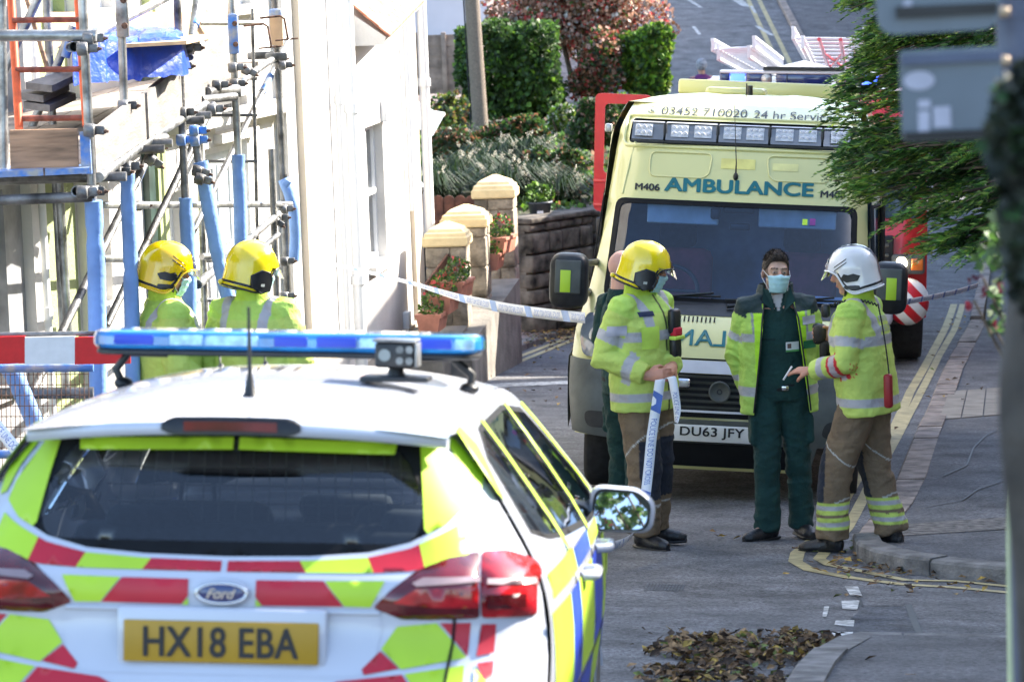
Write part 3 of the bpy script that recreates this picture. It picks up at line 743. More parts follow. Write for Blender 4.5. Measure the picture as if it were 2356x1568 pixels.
# --- ledgers
for a_ in ((228, 408, 18.6, 300, 352, 20.0), (300, 352, 20.0, 375, 300, 21.2), (372, 302, 21.2, 436, 262, 22.2), (430, 268, 22.2, 500, 222, 23.6), (520, 215, 24.2, 600, 155, 26), (596, 158, 26, 640, 128, 27)):
    pole(*a_, r=.026, m=M_galv)
pole(-20, 82, 18.4, 222, 82, 18.35, .03, M_galv); pole(-30, 462, 18.4, 212, 452, 18.4, .028, M_galvd); pole(-30, 410, 18.7, 205, 405, 18.7, .024, M_galvd)
pole(236, 472, 22.5, 668, 470, 26.8, .024); pole(236, 595, 22.5, 336, 596, 23.5, .024); pole(464, 590, 25, 545, 588, 25.5, .024); pole(458, 53, 24.8, 600, 53, 25.5, .018)
pole(460, 690, 25.5, 520, 690, 25.6, .015)
pole(170, 108, 18.3, 214, 100, 19.6, .028, M_galvd, hollow=True); pole(176, 440, 18.25, 222, 432, 19.6, .028, M_galv, hollow=True)
pole(320, 325, 20.6, 380, 318, 20.9, .03, M_galvd, hollow=True); pole(392, 272, 21.8, 440, 266, 22.2, .028, M_galvd); pole(462, 230, 23, 540, 222, 23.4, .028, M_galvd); pole(476, 212, 23.2, 545, 205, 23.8, .032, M_galvd)
# inner hop-up ladder frame with rungs
for x0, x1 in ((580, 596), (462, 476)): pole(x0, 20 if x0 > 500 else 370, 26.2, x1, 720, 26.2, .013, M_galvd, 'ladder_frame')
for y in (182, 266, 372, 600, 690): pole(462, y, 26.2, 592, y-1, 26.2, .012, M_galvd, 'ladder_frame')
# --- deck and toe boards (in real perspective along the outer line)
zd = 2.58
def brd(pts, th, m, name, parent=SC, up=(0, 0, 1)):
    up = Vector(up)*th; P = [Vector(p)-SO for p in pts]; mb = MB()
    mb.add(P+[q+up for q in P], [(0, 1, 2, 3), (4, 7, 6, 5), (0, 4, 5, 1), (1, 5, 6, 2), (2, 6, 7, 3), (3, 7, 4, 0)]); return mb.build(name, m, parent)
oA = W(222, 398, 18.6); oB = W(520, 196, 24.3); tA = W(205, 306, 18.6); tB = W(523, 78, 24.3)
zn, zf_ = oA.z, oB.z
hn, hf = W(212, 303, 18.6).z, W(520, 76, 24.3).z
L_ = Vector((oB.x-oA.x, oB.y-oA.y, 0)); ld = L_.normalized(); nd = Vector((-ld.y, ld.x, 0))   # towards the wall
n_ = 3
for i in range(n_):
    t0, t1 = i/n_, (i+1)/n_-.006
    a0, a1 = oA.lerp(oB, t0), oA.lerp(oB, t1); b0 = Vector((a0.x, a0.y, lerp(hn, hf, t0))); b1 = Vector((a1.x, a1.y, lerp(hn, hf, t1)))
    sh = nd*(-.01 if i % 2 else 0)
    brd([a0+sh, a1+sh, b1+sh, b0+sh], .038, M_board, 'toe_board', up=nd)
for j in range(5):
    o = nd*(.06+.232*j); o2 = nd*(.06+.232*j+.225)
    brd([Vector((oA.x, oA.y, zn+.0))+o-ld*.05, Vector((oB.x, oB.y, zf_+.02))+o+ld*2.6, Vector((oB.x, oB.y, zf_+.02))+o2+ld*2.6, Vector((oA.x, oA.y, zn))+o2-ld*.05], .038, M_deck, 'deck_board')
for t in (.04, .3, .36, .62, .68, .97):
    p = oA.lerp(oB, t); a_ = p+nd*-.12; b_ = p+nd*1.35; mb = MB(); dz = Vector((0, 0, -.045)); mb.tube([a_-SO+dz, b_-SO+dz], .025, 12); mb.build('transom', M_galvd, SC)
# toe board across the near end, with blue-painted edge boards
brd([W(24, 392, 18.45), W(180, 386, 18.45), W(178, 296, 18.45), W(22, 300, 18.45)], .035, M_wood, 'toe_board', up=(0, 1, 0))
brd([W(188, 402, 18.42), W(211, 400, 18.42), W(205, 300, 18.42), W(183, 304, 18.42)], .035, M_bluep, 'toe_board', up=(0, 1, 0))
brd([W(-40, 410, 18.35), W(100, 404, 18.35), W(100, 392, 18.6), W(-40, 397, 18.6)], .03, M_bluep, 'deck_board'); brd([W(104, 404, 18.35), W(206, 399, 18.35), W(206, 390, 18.6), W(104, 393, 18.6)], .03, M_bluep, 'deck_board')
# brick guard panels in plywood along the house side
brd([W(118, 112, 21.6), W(522, 92, 25.6), W(524, 28, 25.6), W(118, 28, 21.6)], .02, M_ply, 'plywood_panel', up=nd)
brd([W(622, 104, 26.8), W(651, 106, 26.8), W(650, 30, 26.8), W(620, 25, 26.8)], .03, M_ply, 'plywood_panel', up=(0, 1, 0))
mb = MB(); mb.box((0, 0, 0), (.09, .07, .06), bev=.012); o = mb.build('plastic_clamp', M_bluep, SC); o.location = W(634, 30, 26.72)-SO
# loose boards stacked further along the deck
for k_, (px, py) in enumerate(((60, 205), (40, 228), (55, 250))):
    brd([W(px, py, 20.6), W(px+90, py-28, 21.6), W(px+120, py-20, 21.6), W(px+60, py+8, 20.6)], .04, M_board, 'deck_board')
# hooks near the top
for px, py in ((560, 60), (598, 42)):
    mb = MB(); c = W(px, py, 25.2)-SO; mb.tube([c, c+Vector((.14, 0, .01)), c+Vector((.17, 0, -.01)), c+Vector((.19, 0, -.16))], .008, 8); mb.tube([c+Vector((.1, 0, -.16)), c+Vector((.26, 0, -.15))], .006, 8); mb.build('board_clip', M_rust, SC)
# splice plates
for px, py, D, b_ in ((281, 30, 19.95, 0), (537, 78, 24.45, 1)):
    mb = MB(); mb.box((0, 0, 0), (.07, .06, .27), bev=.01); 
    o = mb.build('sleeve_coupler', M_bluep if b_ else M_galv, SC); o.location = W(px, py, D)-SO
    for dz in (.07, -.07):
        mb = MB(); mb.tube([(.015, -.03, dz), (.015, -.055, dz)], .018, 8); mb.build('bolt', M_rust, o)
for c_ in ((206, 88, 18.4, 0), (192, 112, 18.35, 0), (208, 440, 18.45, 0), (192, 441, 18.3, 0), (208, 298, 18.45, .1), (285, 243, 19.95, 0), (292, 382, 19.95, 0), (412, 113, 21.95, 0), (436, 110, 21.9, 0), (415, 152, 21.95, 0),
           (420, 258, 21.95, 0), (418, 321, 21.95, 0), (450, 322, 21.6, 0), (455, 392, 21.55, .3), (460, 410, 21.5, .3), (536, 155, 24.4, 0), (540, 192, 24.4, 0), (568, 160, 25, .5), (500, 195, 23.4, 0), (488, 250, 23, 0), (350, 340, 21.2, 0), (348, 366, 21.2, .6),
           (270, 395, 19.6, 0), (636, 135, 26.9, 0), (650, 150, 26.9, 0), (318, 472, 23.4, 0), (640, 500, 26.2, 0), (632, 506, 26.1, .6), (545, 574, 24.5, .8), (652, 480, 26.6, 0), (655, 600, 26.6, 0), (118, 183, 21.4, 0), (655, 680, 26.6, 0), (448, 300, 21.6, 0)):
    coupler(*c_, m=M_bluep if c_[0] in (412, 418, 450, 118, 448) else M_galvd)
for px, py, D, wd in ((600, 128, 26.8, .2), (636, 130, 26.7, .16)):
    mb = MB(); mb.box((0, 0, 0), (wd, .07, .055), bev=.01); o = mb.build('beam_clamp', M_galvd, SC); o.location = W(px, py, D)-SO
# --- folded blue tarpaulin with a sheet of board on top
TP = empty('tarpaulin', W(300, 185, 20.9), label='crumpled blue tarpaulin bundle lying on the scaffold planks', cat='tarpaulin')
g = 26; vs = []; To = Vector(TP.location); q0, q1, q2, q3 = W(168, 176, 20.3), W(432, 160, 21.0), W(415, 110, 23.0), (W(175, 120, 22.3))
for j in range(g+1):
    for i in range(g+1):
        u, v = i/g, j/g; b_ = q0.lerp(q1, u).lerp(q3.lerp(q2, u), v); e = min(u, 1-u, v, 1-v)
        top = .26*min(1, e/.045)**.6
        z_ = min(q0.z, q1.z)-.03+top*(1-.12*u)+.045*noise.noise(Vector((u*5, v*4, 1)))+.02*noise.noise(Vector((u*13, v*9, 4)))
        ox = .05*noise.noise(Vector((u*7, v*7, 9))) if e < .1 else 0
        vs.append(Vector((b_.x+ox, b_.y+ox*.6, z_))-To)
mb = MB(); mb.add(vs, [(j*(g+1)+i, j*(g+1)+i+1, (j+1)*(g+1)+i+1, (j+1)*(g+1)+i) for j in range(g) for i in range(g)], 0, False); mb.build('sheet', M_tarp, TP)
mb = MB(); bz = To.z+.24
P = [W(288, 110, 20.6), W(430, 122, 20.8), W(502, 96, 22.0), W(330, 84, 22.0)]; zz = max(p.z for p in P[:2])
P = [Vector((p.x, p.y, P[0].z)) for p in P]
mb.add(P+[p+Vector((0, 0, .02)) for p in P], [(0, 1, 2, 3), (4, 7, 6, 5), (0, 4, 5, 1), (1, 5, 6, 2), (2, 6, 7, 3), (3, 7, 4, 0)])
mb.build('board_sheet', M_ply, label='pale sheet of board lying on top of the blue tarpaulin', cat='board')
# --- orange access ladder
LD = empty('ladder', W(45, 295, 18.9), label='orange painted pole ladder with rusty red rungs leaning inside the scaffolding', cat='ladder')
Lo = Vector(LD.location)
for a_, b_ in (((44, 296), (22, -60)), ((199, 290), (176, -60))):
    mb = MB(); mb.tube([W(*a_, 18.9)-Lo, W(*b_, 19.3)-Lo], .022, 12); mb.build('rail', M_orange, LD)
for y, x0, x1 in ((272, 43, 196), (160, 36, 190), (46, 29, 183), (-50, 23, 178)):
    mb = MB(); D = 19.25-(y+50)/350*.35; mb.tube([W(x0, y+1, D)-Lo, W(x1, y-1, D)-Lo], .016, 10); mb.build('rung', M_redrung, LD)
# --- street barrier: red and white board, blue mesh frame
M_red = mat('reflective_red', (.6, .015, .02), .35, var=.05, scale=20); M_wr = mat('reflective_white', (.72, .72, .74), .35, var=.03, scale=20)
BR = empty('barrier_board', W(100, 840, 17.6), label='red and white striped barrier board above the blue mesh fence panel', cat='barrier')
Bo = Vector(BR.location); edges_ = [-50, 52, 175, 345] ; cols = [0, 1, 0]
mb = MB()
for i in range(3):
    x0, x1 = [(-60, 57), (57, 172), (172, 300)][i]
    a, b, c, d = W(x0, 838, 17.6), W(x1, 836, 17.6), W(x1, 773, 17.6), W(x0, 776, 17.6); bk = Vector((0, .025, 0))
    mb.add([q-Bo for q in (a, b, c, d)]+[q-Bo+bk for q in (a, b, c, d)], [(0, 1, 2, 3), (4, 7, 6, 5), (0, 4, 5, 1), (1, 5, 6, 2), (2, 6, 7, 3), (3, 7, 4, 0)], (i) % 2)
mb.build('striped_board', [M_red, M_wr], BR)
mb = MB(); mb.tube([W(-60, 770, 17.65)-Bo, W(262, 766, 17.65)-Bo], .012, 8); mb.build('top_rail', M_galvd, BR)
MF = empty('mesh_fence', W(100, 1000, 17.9), label='blue framed wire mesh fence panel under the striped barrier board', cat='fence'); Mo = Vector(MF.location)
mb = MB()
for y in (848, 1045): mb.tube([W(-60, y, 17.9)-Mo, W(215, y-3, 17.9)-Mo], .022, 10)
mb.build('frame', M_bluep, MF); mb = MB()
for i in range(24): mb.tube([W(-40+i*10.6, 850, 17.92)-Mo, W(-36+i*10.6, 1140, 17.92)-Mo], .0022, 4, caps=False)
for i in range(12): mb.tube([W(-40, 862+i*24, 17.92)-Mo, W(205, 860+i*24, 17.92)-Mo], .0022, 4, caps=False)
mb.build('wire_mesh', M_rust, MF)
pole(-30, 905, 18.3, 215, 903, 18.3, .03, M_galvd); 
foam([(-8, 790, 18.2), (40, 880, 18.2), (95, 1010, 18.2), (130, 1090, 18.2)], .048)
# ================================================================ GARDEN WALLS, BANK, HEDGES
M_stone = mat('stone_block', (.34, .29, .22), .9, var=.3, scale=6, bump=.9, bscale=28, dirt=.4)
M_render = mat('grey_cement_wall', (.24, .22, .19), .9, var=.2, scale=3.5, bump=.5, bscale=30, dirt=.4)
M_cap = mat('painted_cap', (.78, .62, .34), .75, var=.07, scale=6, bump=.2, bscale=30)
M_picket = mat('brown_stained_wood', (.12, .045, .025), .7, var=.3, scale=10)
M_terra = mat('terracotta_plastic', (.5, .2, .13), .6, var=.12, scale=10)
M_gp = mat('garden_green', (.06, .12, .025), .8, var=.4, scale=20)
def leafmat(name, c, var=.35, trans=.35):
    if name in MATS: return MATS[name]
    m = mat(name, c, .55, var=var, scale=9); t = m.node_tree; N = t.nodes; L = t.links
    b = next(n for n in N if n.type == 'BSDF_PRINCIPLED'); out = next(n for n in N if n.type == 'OUTPUT_MATERIAL')
    tl = N.new('ShaderNodeBsdfTranslucent'); mx = N.new('ShaderNodeMixShader'); mx.inputs[0].default_value = trans
    L.new(b.inputs['Base Color'].links[0].from_socket, tl.inputs[0])
    L.new(b.outputs[0], mx.inputs[1]); L.new(tl.outputs[0], mx.inputs[2]); L.new(mx.outputs[0], out.inputs[0]); return m
G_dk = leafmat('leaf_dark_green', (.055, .105, .028)); G_md = leafmat('leaf_mid_green', (.075, .16, .028)); G_lt = leafmat('leaf_light_green', (.17, .32, .03))
G_yl = leafmat('leaf_yellow_green', (.25, .3, .05)); G_rd = leafmat('leaf_red', (.7, .1, .09)); G_pk = leafmat('leaf_pinkish', (.6, .36, .26)); G_br = leafmat('leaf_russet', (.3, .14, .07))
G_bl = leafmat('leaf_grey_green', (.08, .115, .07)); G_wh = leafmat('flower_white', (.6, .6, .55)); G_grass = leafmat('grass_blade', (.03, .055, .018))
M_bark = mat('bark', (.13, .09, .06), .9, var=.35, scale=12, bump=.8, bscale=30)
def lf(vs, fs, ms, p, s, d, n, mi, asp=.5):
    b = len(vs); bn = n.cross(d)
    if bn.length < 1e-4: return
    bn.normalize(); w_ = bn*s*asp
    vs += [p-d*s*.1, p+d*s*.45+w_, p+d*s, p+d*s*.45-w_]; fs.append((b, b+1, b+2, b+3)); ms.append(mi)
def rv(): 
    while True:
        v = Vector((random.uniform(-1, 1), random.uniform(-1, 1), random.uniform(-1, 1)))
        if .05 < v.length < 1: return v.normalized()
def crown(shape, n, size, pick, seed=0, gap=.0, asp=.5, shell=.55, nscale=1.5, droop=0):
    """leaves through a volume; shape(v)-> point from a random unit vector and radius"""
    rnd = random.Random(seed); vs = []; fs = []; ms = []; k = 0; tries = 0
    while k < n and tries < n*6:
        tries += 1
        v = Vector((rnd.gauss(0, 1), rnd.gauss(0, 1), rnd.gauss(0, 1))).normalized(); r = rnd.random()**(1/3)
        r = shell+(1-shell)*r if rnd.random() < .75 else r
        p, nn = shape(v, r)
        q = noise.noise(p*nscale+Vector((seed, 0, 0)))
        if q < -.1-gap*0 and rnd.random() < gap*2: continue
        if r > .9 and q < gap-.15: continue
        d = (nn*.8+Vector((rnd.uniform(-1, 1), rnd.uniform(-1, 1), rnd.uniform(-1, 1)-droop))).normalized()
        n2 = (nn+Vector((rnd.uniform(-1, 1), rnd.uniform(-1, 1), rnd.uniform(-.4, 1)))*.9).normalized()
        lf(vs, fs, ms, p, size*rnd.uniform(.6, 1.3), d, n2, pick(p, r, q, rnd), asp); k += 1
    return vs, fs, ms
def ell(c, R3, lump=.18, ls=1.2, flat=None):
    c = Vector(c)
    def f(v, r):
        q = Vector((v.x*R3[0], v.y*R3[1], v.z*R3[2])); l = 1+lump*noise.noise((c+q)*ls)*2
        return c+q*r*l, v
    return f
def boxsh(c, H3, lump=.05):
    c = Vector(c)
    def f(v, r):
        m_ = max(abs(v.x), abs(v.y), abs(v.z)); s = v/m_
        s = s*.8+v*.2*1.2
        q = Vector((s.x*H3[0], s.y*H3[1], s.z*H3[2])); l = 1+lump*noise.noise((c+q)*2)*2
        return c+q*r*l, v
    return f
def foliage(name, parts, mats, parent=None, **k):
    me = bpy.data.meshes.new(name); V = []; Fc = []; Ms = []
    for vs, fs, ms in parts:
        b = len(V); V += vs; Fc += [tuple(i+b for i in f) for f in fs]; Ms += ms
    off = parent.location if parent is not None else Vector((0, 0, 0))
    me.from_pydata([tuple(v-off) for v in V], [], Fc)
    for q in mats: me.materials.append(q)
    me.polygons.foreach_set('material_index', Ms); me.update()
    return link_mesh(name, me, parent, **k)
def wp(*w_):
    ks = list(range(len(w_)))
    def pick(p, r, q, rnd): return rnd.choices(ks, w_)[0]
    return pick
# --- stone gate piers with painted caps
def pier(px0, px1, ptop, pcapb, pbot, D, label):
    a, b = W(px0, ptop, D), W(px1, ptop, D); wd = (b.x-a.x)*.88; c = (a+b)/2; zt = W((px0+px1)/2, pcapb, D).z; zb = W((px0+px1)/2, pbot, D).z
    root = empty('gate_pier', (c.x, c.y+wd/2, zb), (0, 0, R(-6)), label=label, cat='gate pier', group='stone gate piers with yellow caps')
    H = zt-zb; mb = MB(); z = 0; i = 0
    while z < H-.02:
        h = min(.3, H-z); g_ = random.uniform(0, .006); k = .35 if i % 2 else .62
        for x0, x1 in ((-wd/2, -wd/2+wd*k-.004), (-wd/2+wd*k+.004, wd/2)):
            mb.box(((x0+x1)/2, g_/2, z+h/2), (x1-x0, wd+g_, h-.01), bev=.012)
        z += h; i += 1
    mb.box((0, 0, H/2), (wd-.03, wd-.03, H-.01)); mb.build('shaft', M_stone, root)
    t = W((px0+px1)/2, ptop, D).z-zb-H; e = wd/2*1.13
    prof = [(e*.96, 0), (e, .015), (e, t*.36), (e*.93, t*.42), (e*.9, t*.55), (e*.78, t*.62), (e*.72, t*.72), (e*.1, t), (0, t)]
    mb = MB(); vs = []
    for r_, zz in prof:
        for sx, sy in ((-1, -1), (1, -1), (1, 1), (-1, 1)): vs.append((sx*r_, sy*r_, H+zz+.002))
    n = len(prof); mb.add(vs, [(i*4+k, i*4+(k+1) % 4, (i+1)*4+(k+1) % 4, (i+1)*4+k) for i in range(n-1) for k in range(4)]+[(0, 3, 2, 1)])
    mb.build('cap', M_cap, root); return root
pier(974, 1080, 513, 568, 900, 34.6, 'lowest yellow capped stone pier, half hidden by the white house corner')
pier(1015, 1126, 474, 524, 890, 35.8, 'middle yellow capped stone pier between the lowest and the tallest')
pier(1087, 1189, 405, 457, 815, 37.2, 'tallest yellow capped stone pier furthest from the white house')
# sloped garden wall between the piers
def slopewall(name, pts, th, m, **k):    # pts: list of (px, pytop, D); foot on the ground
    mb = MB(); A = [W(*p) for p in pts]; vs = []
    for q in A:
        zb = zg(q.x, q.y)-.2; vs += [(q.x, q.y, zb), (q.x, q.y, q.z), (q.x-th, q.y+.02, q.z), (q.x-th, q.y+.02, zb)]
    n = len(A); mb.add(vs, [(i*4+j, i*4+(j+1) % 4, (i+1)*4+(j+1) % 4, (i+1)*4+j) for i in range(n-1) for j in range(4)]+[(0, 3, 2, 1), ((n-1)*4, (n-1)*4+1, (n-1)*4+2, (n-1)*4+3)])
    return mb.build(name, m, **k)
slopewall('garden_wall', [(1085, 790, 33.6), (1128, 735, 35.0), (1195, 640, 37.0)], .42, M_render, label='grey cement rendered garden wall with sloping top at the foot of the stone piers', cat='wall')
slopewall('garden_wall', [(1018, 830, 33.2), (1075, 748, 34.4)], .5, M_render, label='low cement wall stub below the lowest planter next to the white house', cat='wall')
# dark brown palings behind the planters
def palings(name, pts, n, wd, h, m, gap, **k):
    root = empty(name, W(*pts[0]), **k); o = Vector(root.location); A = [W(*p) for p in pts]
    a, b = A[0], A[-1]
    for i in range(n):
        c = a.lerp(b, (i+.5)/n); mb = MB(); t = wd/2
        prof = [(-t, 0), (t, 0), (t, h-t)]+[(t*math.cos(x), h-t+t*math.sin(x)) for x in (.5, 1.05, 1.57, 2.1, 2.64)]+[(-t, h-t)]
        M = Matrix.Translation(c-o) @ Matrix.Rotation(math.atan2(b.y-a.y, b.x-a.x), 4, 'Z')
        mb.prism(prof, -.01, .01, 0, M); mb.build('paling', m, root)
    mb = MB(); 
    for hh in (.25, .75): mb.tube([a-o+Vector((0, .02, h*hh)), b-o+Vector((0, .02, h*hh))], .02, 6)
    mb.build('rail', m, root); return root
palings('picket_fence', [(985, 760, 33.9), (1036, 690, 34.5)], 12, .09, .46, M_picket, 0, label='dark brown picket fence behind the lower flower troughs', cat='fence')
palings('picket_fence', [(1125, 640, 36.2), (1142, 560, 37.4)], 8, .09, .32, M_picket, 0, label='dark brown picket fence beside the tallest stone pier', cat='fence')
palings('picket_gate', [(998, 545, 39.5), (1100, 545, 39.5)], 4, .13, .46, M_picket, 0, label='brown round topped wooden pickets standing behind the yellow pier caps', cat='fence')
# planters with flowers
def planter(px0, px1, ptop, D, seed, red, label):
    a, b = W(px0, ptop, D), W(px1, ptop-12, D+.55); c = (a+b)/2; ang = math.atan2(b.y-a.y, b.x-a.x); wd = .5; H = .17
    root = empty('flower_trough', (c.x, c.y, a.z-H), (0, 0, ang), label=label, cat='planter', group='terracotta flower troughs on the garden wall')
    mb = MB()
    prof = [(-.085, 0), (.085, 0), (.11, H-.03), (.125, H-.03), (.125, H), (-.125, H), (-.125, H-.03), (-.11, H-.03)]
    M = Matrix.Rotation(R(90), 4, 'Z'); mb.prism(prof, -wd/2, wd/2, 0, M); mb.build('trough', M_terra, root)
    vs, fs, ms = crown(ell((0, 0, H+.05), (wd/2, .13, .15), .3, 4), 420, .035, lambda p, r, q, rnd: rnd.choices((0, 1, 2, 3), (3, 4, 1.5, red if p.z > H+.08 else 0))[0], seed, .05)
    me_off = root.location; foliage_o = bpy.data.meshes.new('flowers'); foliage_o.from_pydata([tuple(v) for v in vs], [], fs)
    for q in (G_dk, G_md, G_lt, G_rd): foliage_o.materials.append(q)
    foliage_o.polygons.foreach_set('material_index', ms); link_mesh('flowers', foliage_o, root)
planter(983, 1005, 725, 33.0, 1, .2, 'lowest flower trough beside the white house corner, mostly green')
planter(1008, 1033, 683, 33.3, 2, 2.5, 'red flowering trough second from the bottom in front of the dark palings')
planter(1035, 1066, 650, 33.6, 3, 1.2, 'bushy trough with small orange flowers beside the lowest pier')
planter(1122, 1138, 585, 36.1, 4, .3, 'small trough half hidden behind the middle pier')
planter(1135, 1166, 548, 36.2, 5, 2.6, 'upper trough full of red flowers in front of the tallest pier')
# --- stone retaining wall and the bank
rwA, rwB = W(1185, 515, 40.5), W(1332, 500, 41.5)
M_rub = mat('rubble_stone', (.13, .11, .09), .95, var=.45, scale=5, bump=1., bscale=14, dirt=.3)
def rubble(name, A, B, ztop, th, **k):
    d = (B-A); d.z = 0; L = d.length; d.normalize(); n = Vector((d.y, -d.x, 0)); mb = MB(); z0 = min(zg(A.x, A.y), zg(B.x, B.y))-.2
    z = z0; rnd = random.Random(3); rows = []
    mid = (A+B)/2; ang = math.atan2(d.y, d.x)
    root = empty(name, (mid.x, mid.y, z0), (0, 0, ang), **k)
    while z < ztop-.05:
        h = min(rnd.uniform(.12, .26), ztop-z); x = -L/2
        while x < L/2:
            w_ = min(rnd.uniform(.18, .5), L/2-x)
            if w_ > .05: mb.box((x+w_/2, -rnd.uniform(0, .03), z-z0+h/2), (w_-.015, th, h-.015), bev=.03)
            x += w_
        z += h
    mb.box((0, .03, (ztop-z0)/2-.02), (L-.03, th-.1, ztop-z0-.04)); mb.build('stonework', M_rub, root)
    mb = MB(); mb.box((0, 0, ztop-z0+.03), (L+.02, th+.06, .06), bev=.015); mb.build('coping', M_rub, root); return root
rubble('stone_wall', rwA, rwB, rwA.z, .4, label='old rubble stone retaining wall with vent hole below the garden bank', cat='wall')
rubble('stone_wall', rwB+Vector((.02, .1, 0)), rwB+Vector((1.1, 7.5, 0)), rwB.z, .35, label='return of the stone retaining wall running up beside the road', cat='wall')
# bank of soil behind: terrace
bz = rwA.z-.06
BK = [(-14, 45), (rwA.x-.1, 45), (rwA.x, rwA.y+.15), (rwB.x+.05, rwB.y+.15), (rwB.x+1.15, rwB.y+7.6), (3.2, 56), (3.3, 70), (2.8, 82), (-14, 82)]
def zbk(x, y): return bz+interp(y, [(41, 0), (50, .2), (58, .2), (66, -.12), (82, -.1)])+.1*noise.noise(Vector((x*.5, y*.3, 0)))
mb = MB(); patch(mb, BK, [], 1.2, lambda x, y: (x, y, zbk(x, y)))
P = dens(BK, 1.2); n = len(P); vs = []
for x, y in P: vs += [(x, y, zbk(x, y)), (x, y, zg(x, y)-.2)]
mb.add(vs, [(2*i, 2*i+1, 2*((i+1) % n)+1, 2*((i+1) % n)) for i in range(n)])
mb.build('garden_bank', M_soil, kind='structure')
# grey plastic tub with plant
tb = empty('plant_tub', W(1243, 508, 41.2), label='dark grey plastic tub with white sticker standing on the stone wall', cat='plant pot')
mb = MB(); s = .19/.19; mb.lathe([(.1, 0), (.135, .2), (.15, .2), (.15, .225), (.13, .225), (.12, .19), (0, .19)], 22); M_tub = mat('grey_plastic', (.06, .07, .085), .5, var=.15); mb.build('tub', M_tub, tb)
mb = MB(); mb.box((0, -.122, .11), (.07, .004, .03)); mb.build('sticker', M_wr, tb)
vs, fs, ms = crown(ell((0, 0, .3), (.16, .16, .13), .3, 4), 350, .05, wp(2, 3, 2), 8, .1); me = bpy.data.meshes.new('plant'); me.from_pydata([tuple(v) for v in vs], [], fs)
for q in (G_dk, G_md, G_lt): me.materials.append(q)
me.polygons.foreach_set('material_index', ms); link_mesh('plant', me, tb)
# bushes on the bank.  shrub(px centre, px half width, py top, py bottom, D ...)
def shrub(name, px, hw, pt, pb, D, n, size, mats, pick, label, cat='bush', group=None, dep=.9, lump=.22, gap=.1, stems=3, boxy=False, seed=0, ls=1.2, asp=.5):
    t, b, l = W(px, pt, D), W(px, pb, D), W(px-hw, pb, D); b.z = max(b.z, zbk(b.x, b.y)-.1); rx = abs(b.x-l.x); rz = (t.z-b.z)/2
    root = empty(name, b, label=label, cat=cat, group=group)
    c = Vector((b.x, b.y, b.z+rz)); sh = boxsh(c, (rx, rx*dep, rz), lump*.5) if boxy else ell(c, (rx, rx*dep, rz), lump, ls)
    if boxy: parts = [crown(sh, n, size, pick, seed+int(px), gap, asp)]
    else:
        r0 = random.Random(int(px)+seed); parts = []; K = 9
        for q in range(K):
            a_ = r0.uniform(0, 6.28); e_ = r0.uniform(.25, .62); cc = c+Vector((math.cos(a_)*rx*e_, math.sin(a_)*rx*dep*e_, r0.uniform(-.35, .6)*rz)); f_ = r0.uniform(.36, .56)
            parts.append(crown(ell(cc, (rx*f_, rx*dep*f_, rz*f_*1.1), lump*1.3, ls*1.6), n//K, size, pick, seed+int(px)+q, gap, asp))
    foliage('foliage', parts, mats, root)
    mb = MB(); rnd = random.Random(int(px))
    for i in range(stems):
        x = rnd.uniform(-.3, .3)*rx; mb.tube([(x*.4, 0, -.3), (x*.8, rnd.uniform(-.1, .1), rz*.5), (x*1.6, rnd.uniform(-.2, .2), rz*1.3)], [.04, .025, .01], 7)
    mb.build('stems', M_bark, root); return root
shrub('hedge', 1178, 112, 58, 262, 58, 15000, .085, (G_dk, G_md, G_lt), wp(5, 4, 1), 'square clipped dark green hedge behind the telegraph pole', 'hedge', boxy=True, lump=.24, gap=.05, dep=.8)
shrub('berry_tree', 1345, 245, -150, 165, 60.5, 24000, .07, (G_pk, G_br, G_rd, G_md, G_wh), lambda p, r, q, rnd: rnd.choices(range(5), (8, 2, 1.4, .8, 1.8))[0], 'spreading russet shrub dotted with red berries above the hedge', 'tree', gap=.1, seed=3, stems=7, lump=.25, dep=.6)
shrub('evergreen_bush', 1500, 92, 45, 300, 59, 15000, .085, (G_dk, G_md, G_lt, G_yl), wp(1.5, 4, 5, 1), 'bright green bush with glossy leaves at the edge of the far road', gap=.08, lump=.2, dep=.7)
shrub('berry_tree', 1370, 95, 70, 250, 59, 7000, .07, (G_pk, G_br, G_rd, G_md, G_bl), lambda p, r, q, rnd: rnd.choices(range(5), (3, 3, 1.2, 3, 2))[0], 'drooping russet shrub with pink flowers in front of the bright green bush', 'tree', gap=.12)
for (px, hw, pt, pb, D, n, mats, wts, lab) in (
    (1020, 60, 215, 330, 52, 2600, (G_bl, G_yl, G_br, G_md), (3, 3, 2, 2), 'low border of yellow green and russet plants under the wooden fence'),
    (1180, 105, 255, 440, 48, 8000, (G_dk, G_md, G_br), (5, 3, 2), 'dark straggly shrub in front of the clipped hedge'),
    (1060, 95, 290, 480, 46.5, 6000, (G_dk, G_bl, G_br), (4, 2, 2), 'dark green mound of shrubs beside the white house corner'),
    (1290, 75, 330, 520, 45, 4200, (G_dk, G_md, G_bl, G_br), (3, 3, 2, 2), 'loose grey green shrub above the stone wall'),
    (1300, 50, 240, 420, 53, 2600, (G_md, G_lt, G_yl, G_wh), (3, 3, 2, 2), 'pale flowering shrub with yellow and white blooms'),
    (1375, 60, 220, 420, 50, 4000, (G_dk, G_md, G_bl, G_pk), (3, 3, 2, 1), 'tall mixed shrub seen through the open red door'),
    (1350, 50, 400, 580, 44, 3600, (G_dk, G_md, G_br), (4, 3, 2), 'dark ivy covered shrub beside the end of the stone wall'),
    (1420, 60, 215, 300, 56, 2500, (G_md, G_lt, G_bl), (3, 2, 2), 'rounded green shrub just behind the ambulance roof')):
    shrub('shrub', px, hw, pt, pb, D, n, .06, mats, wp(*wts), lab, group='shrubs on the garden bank', lump=.3, gap=.15, dep=.7)
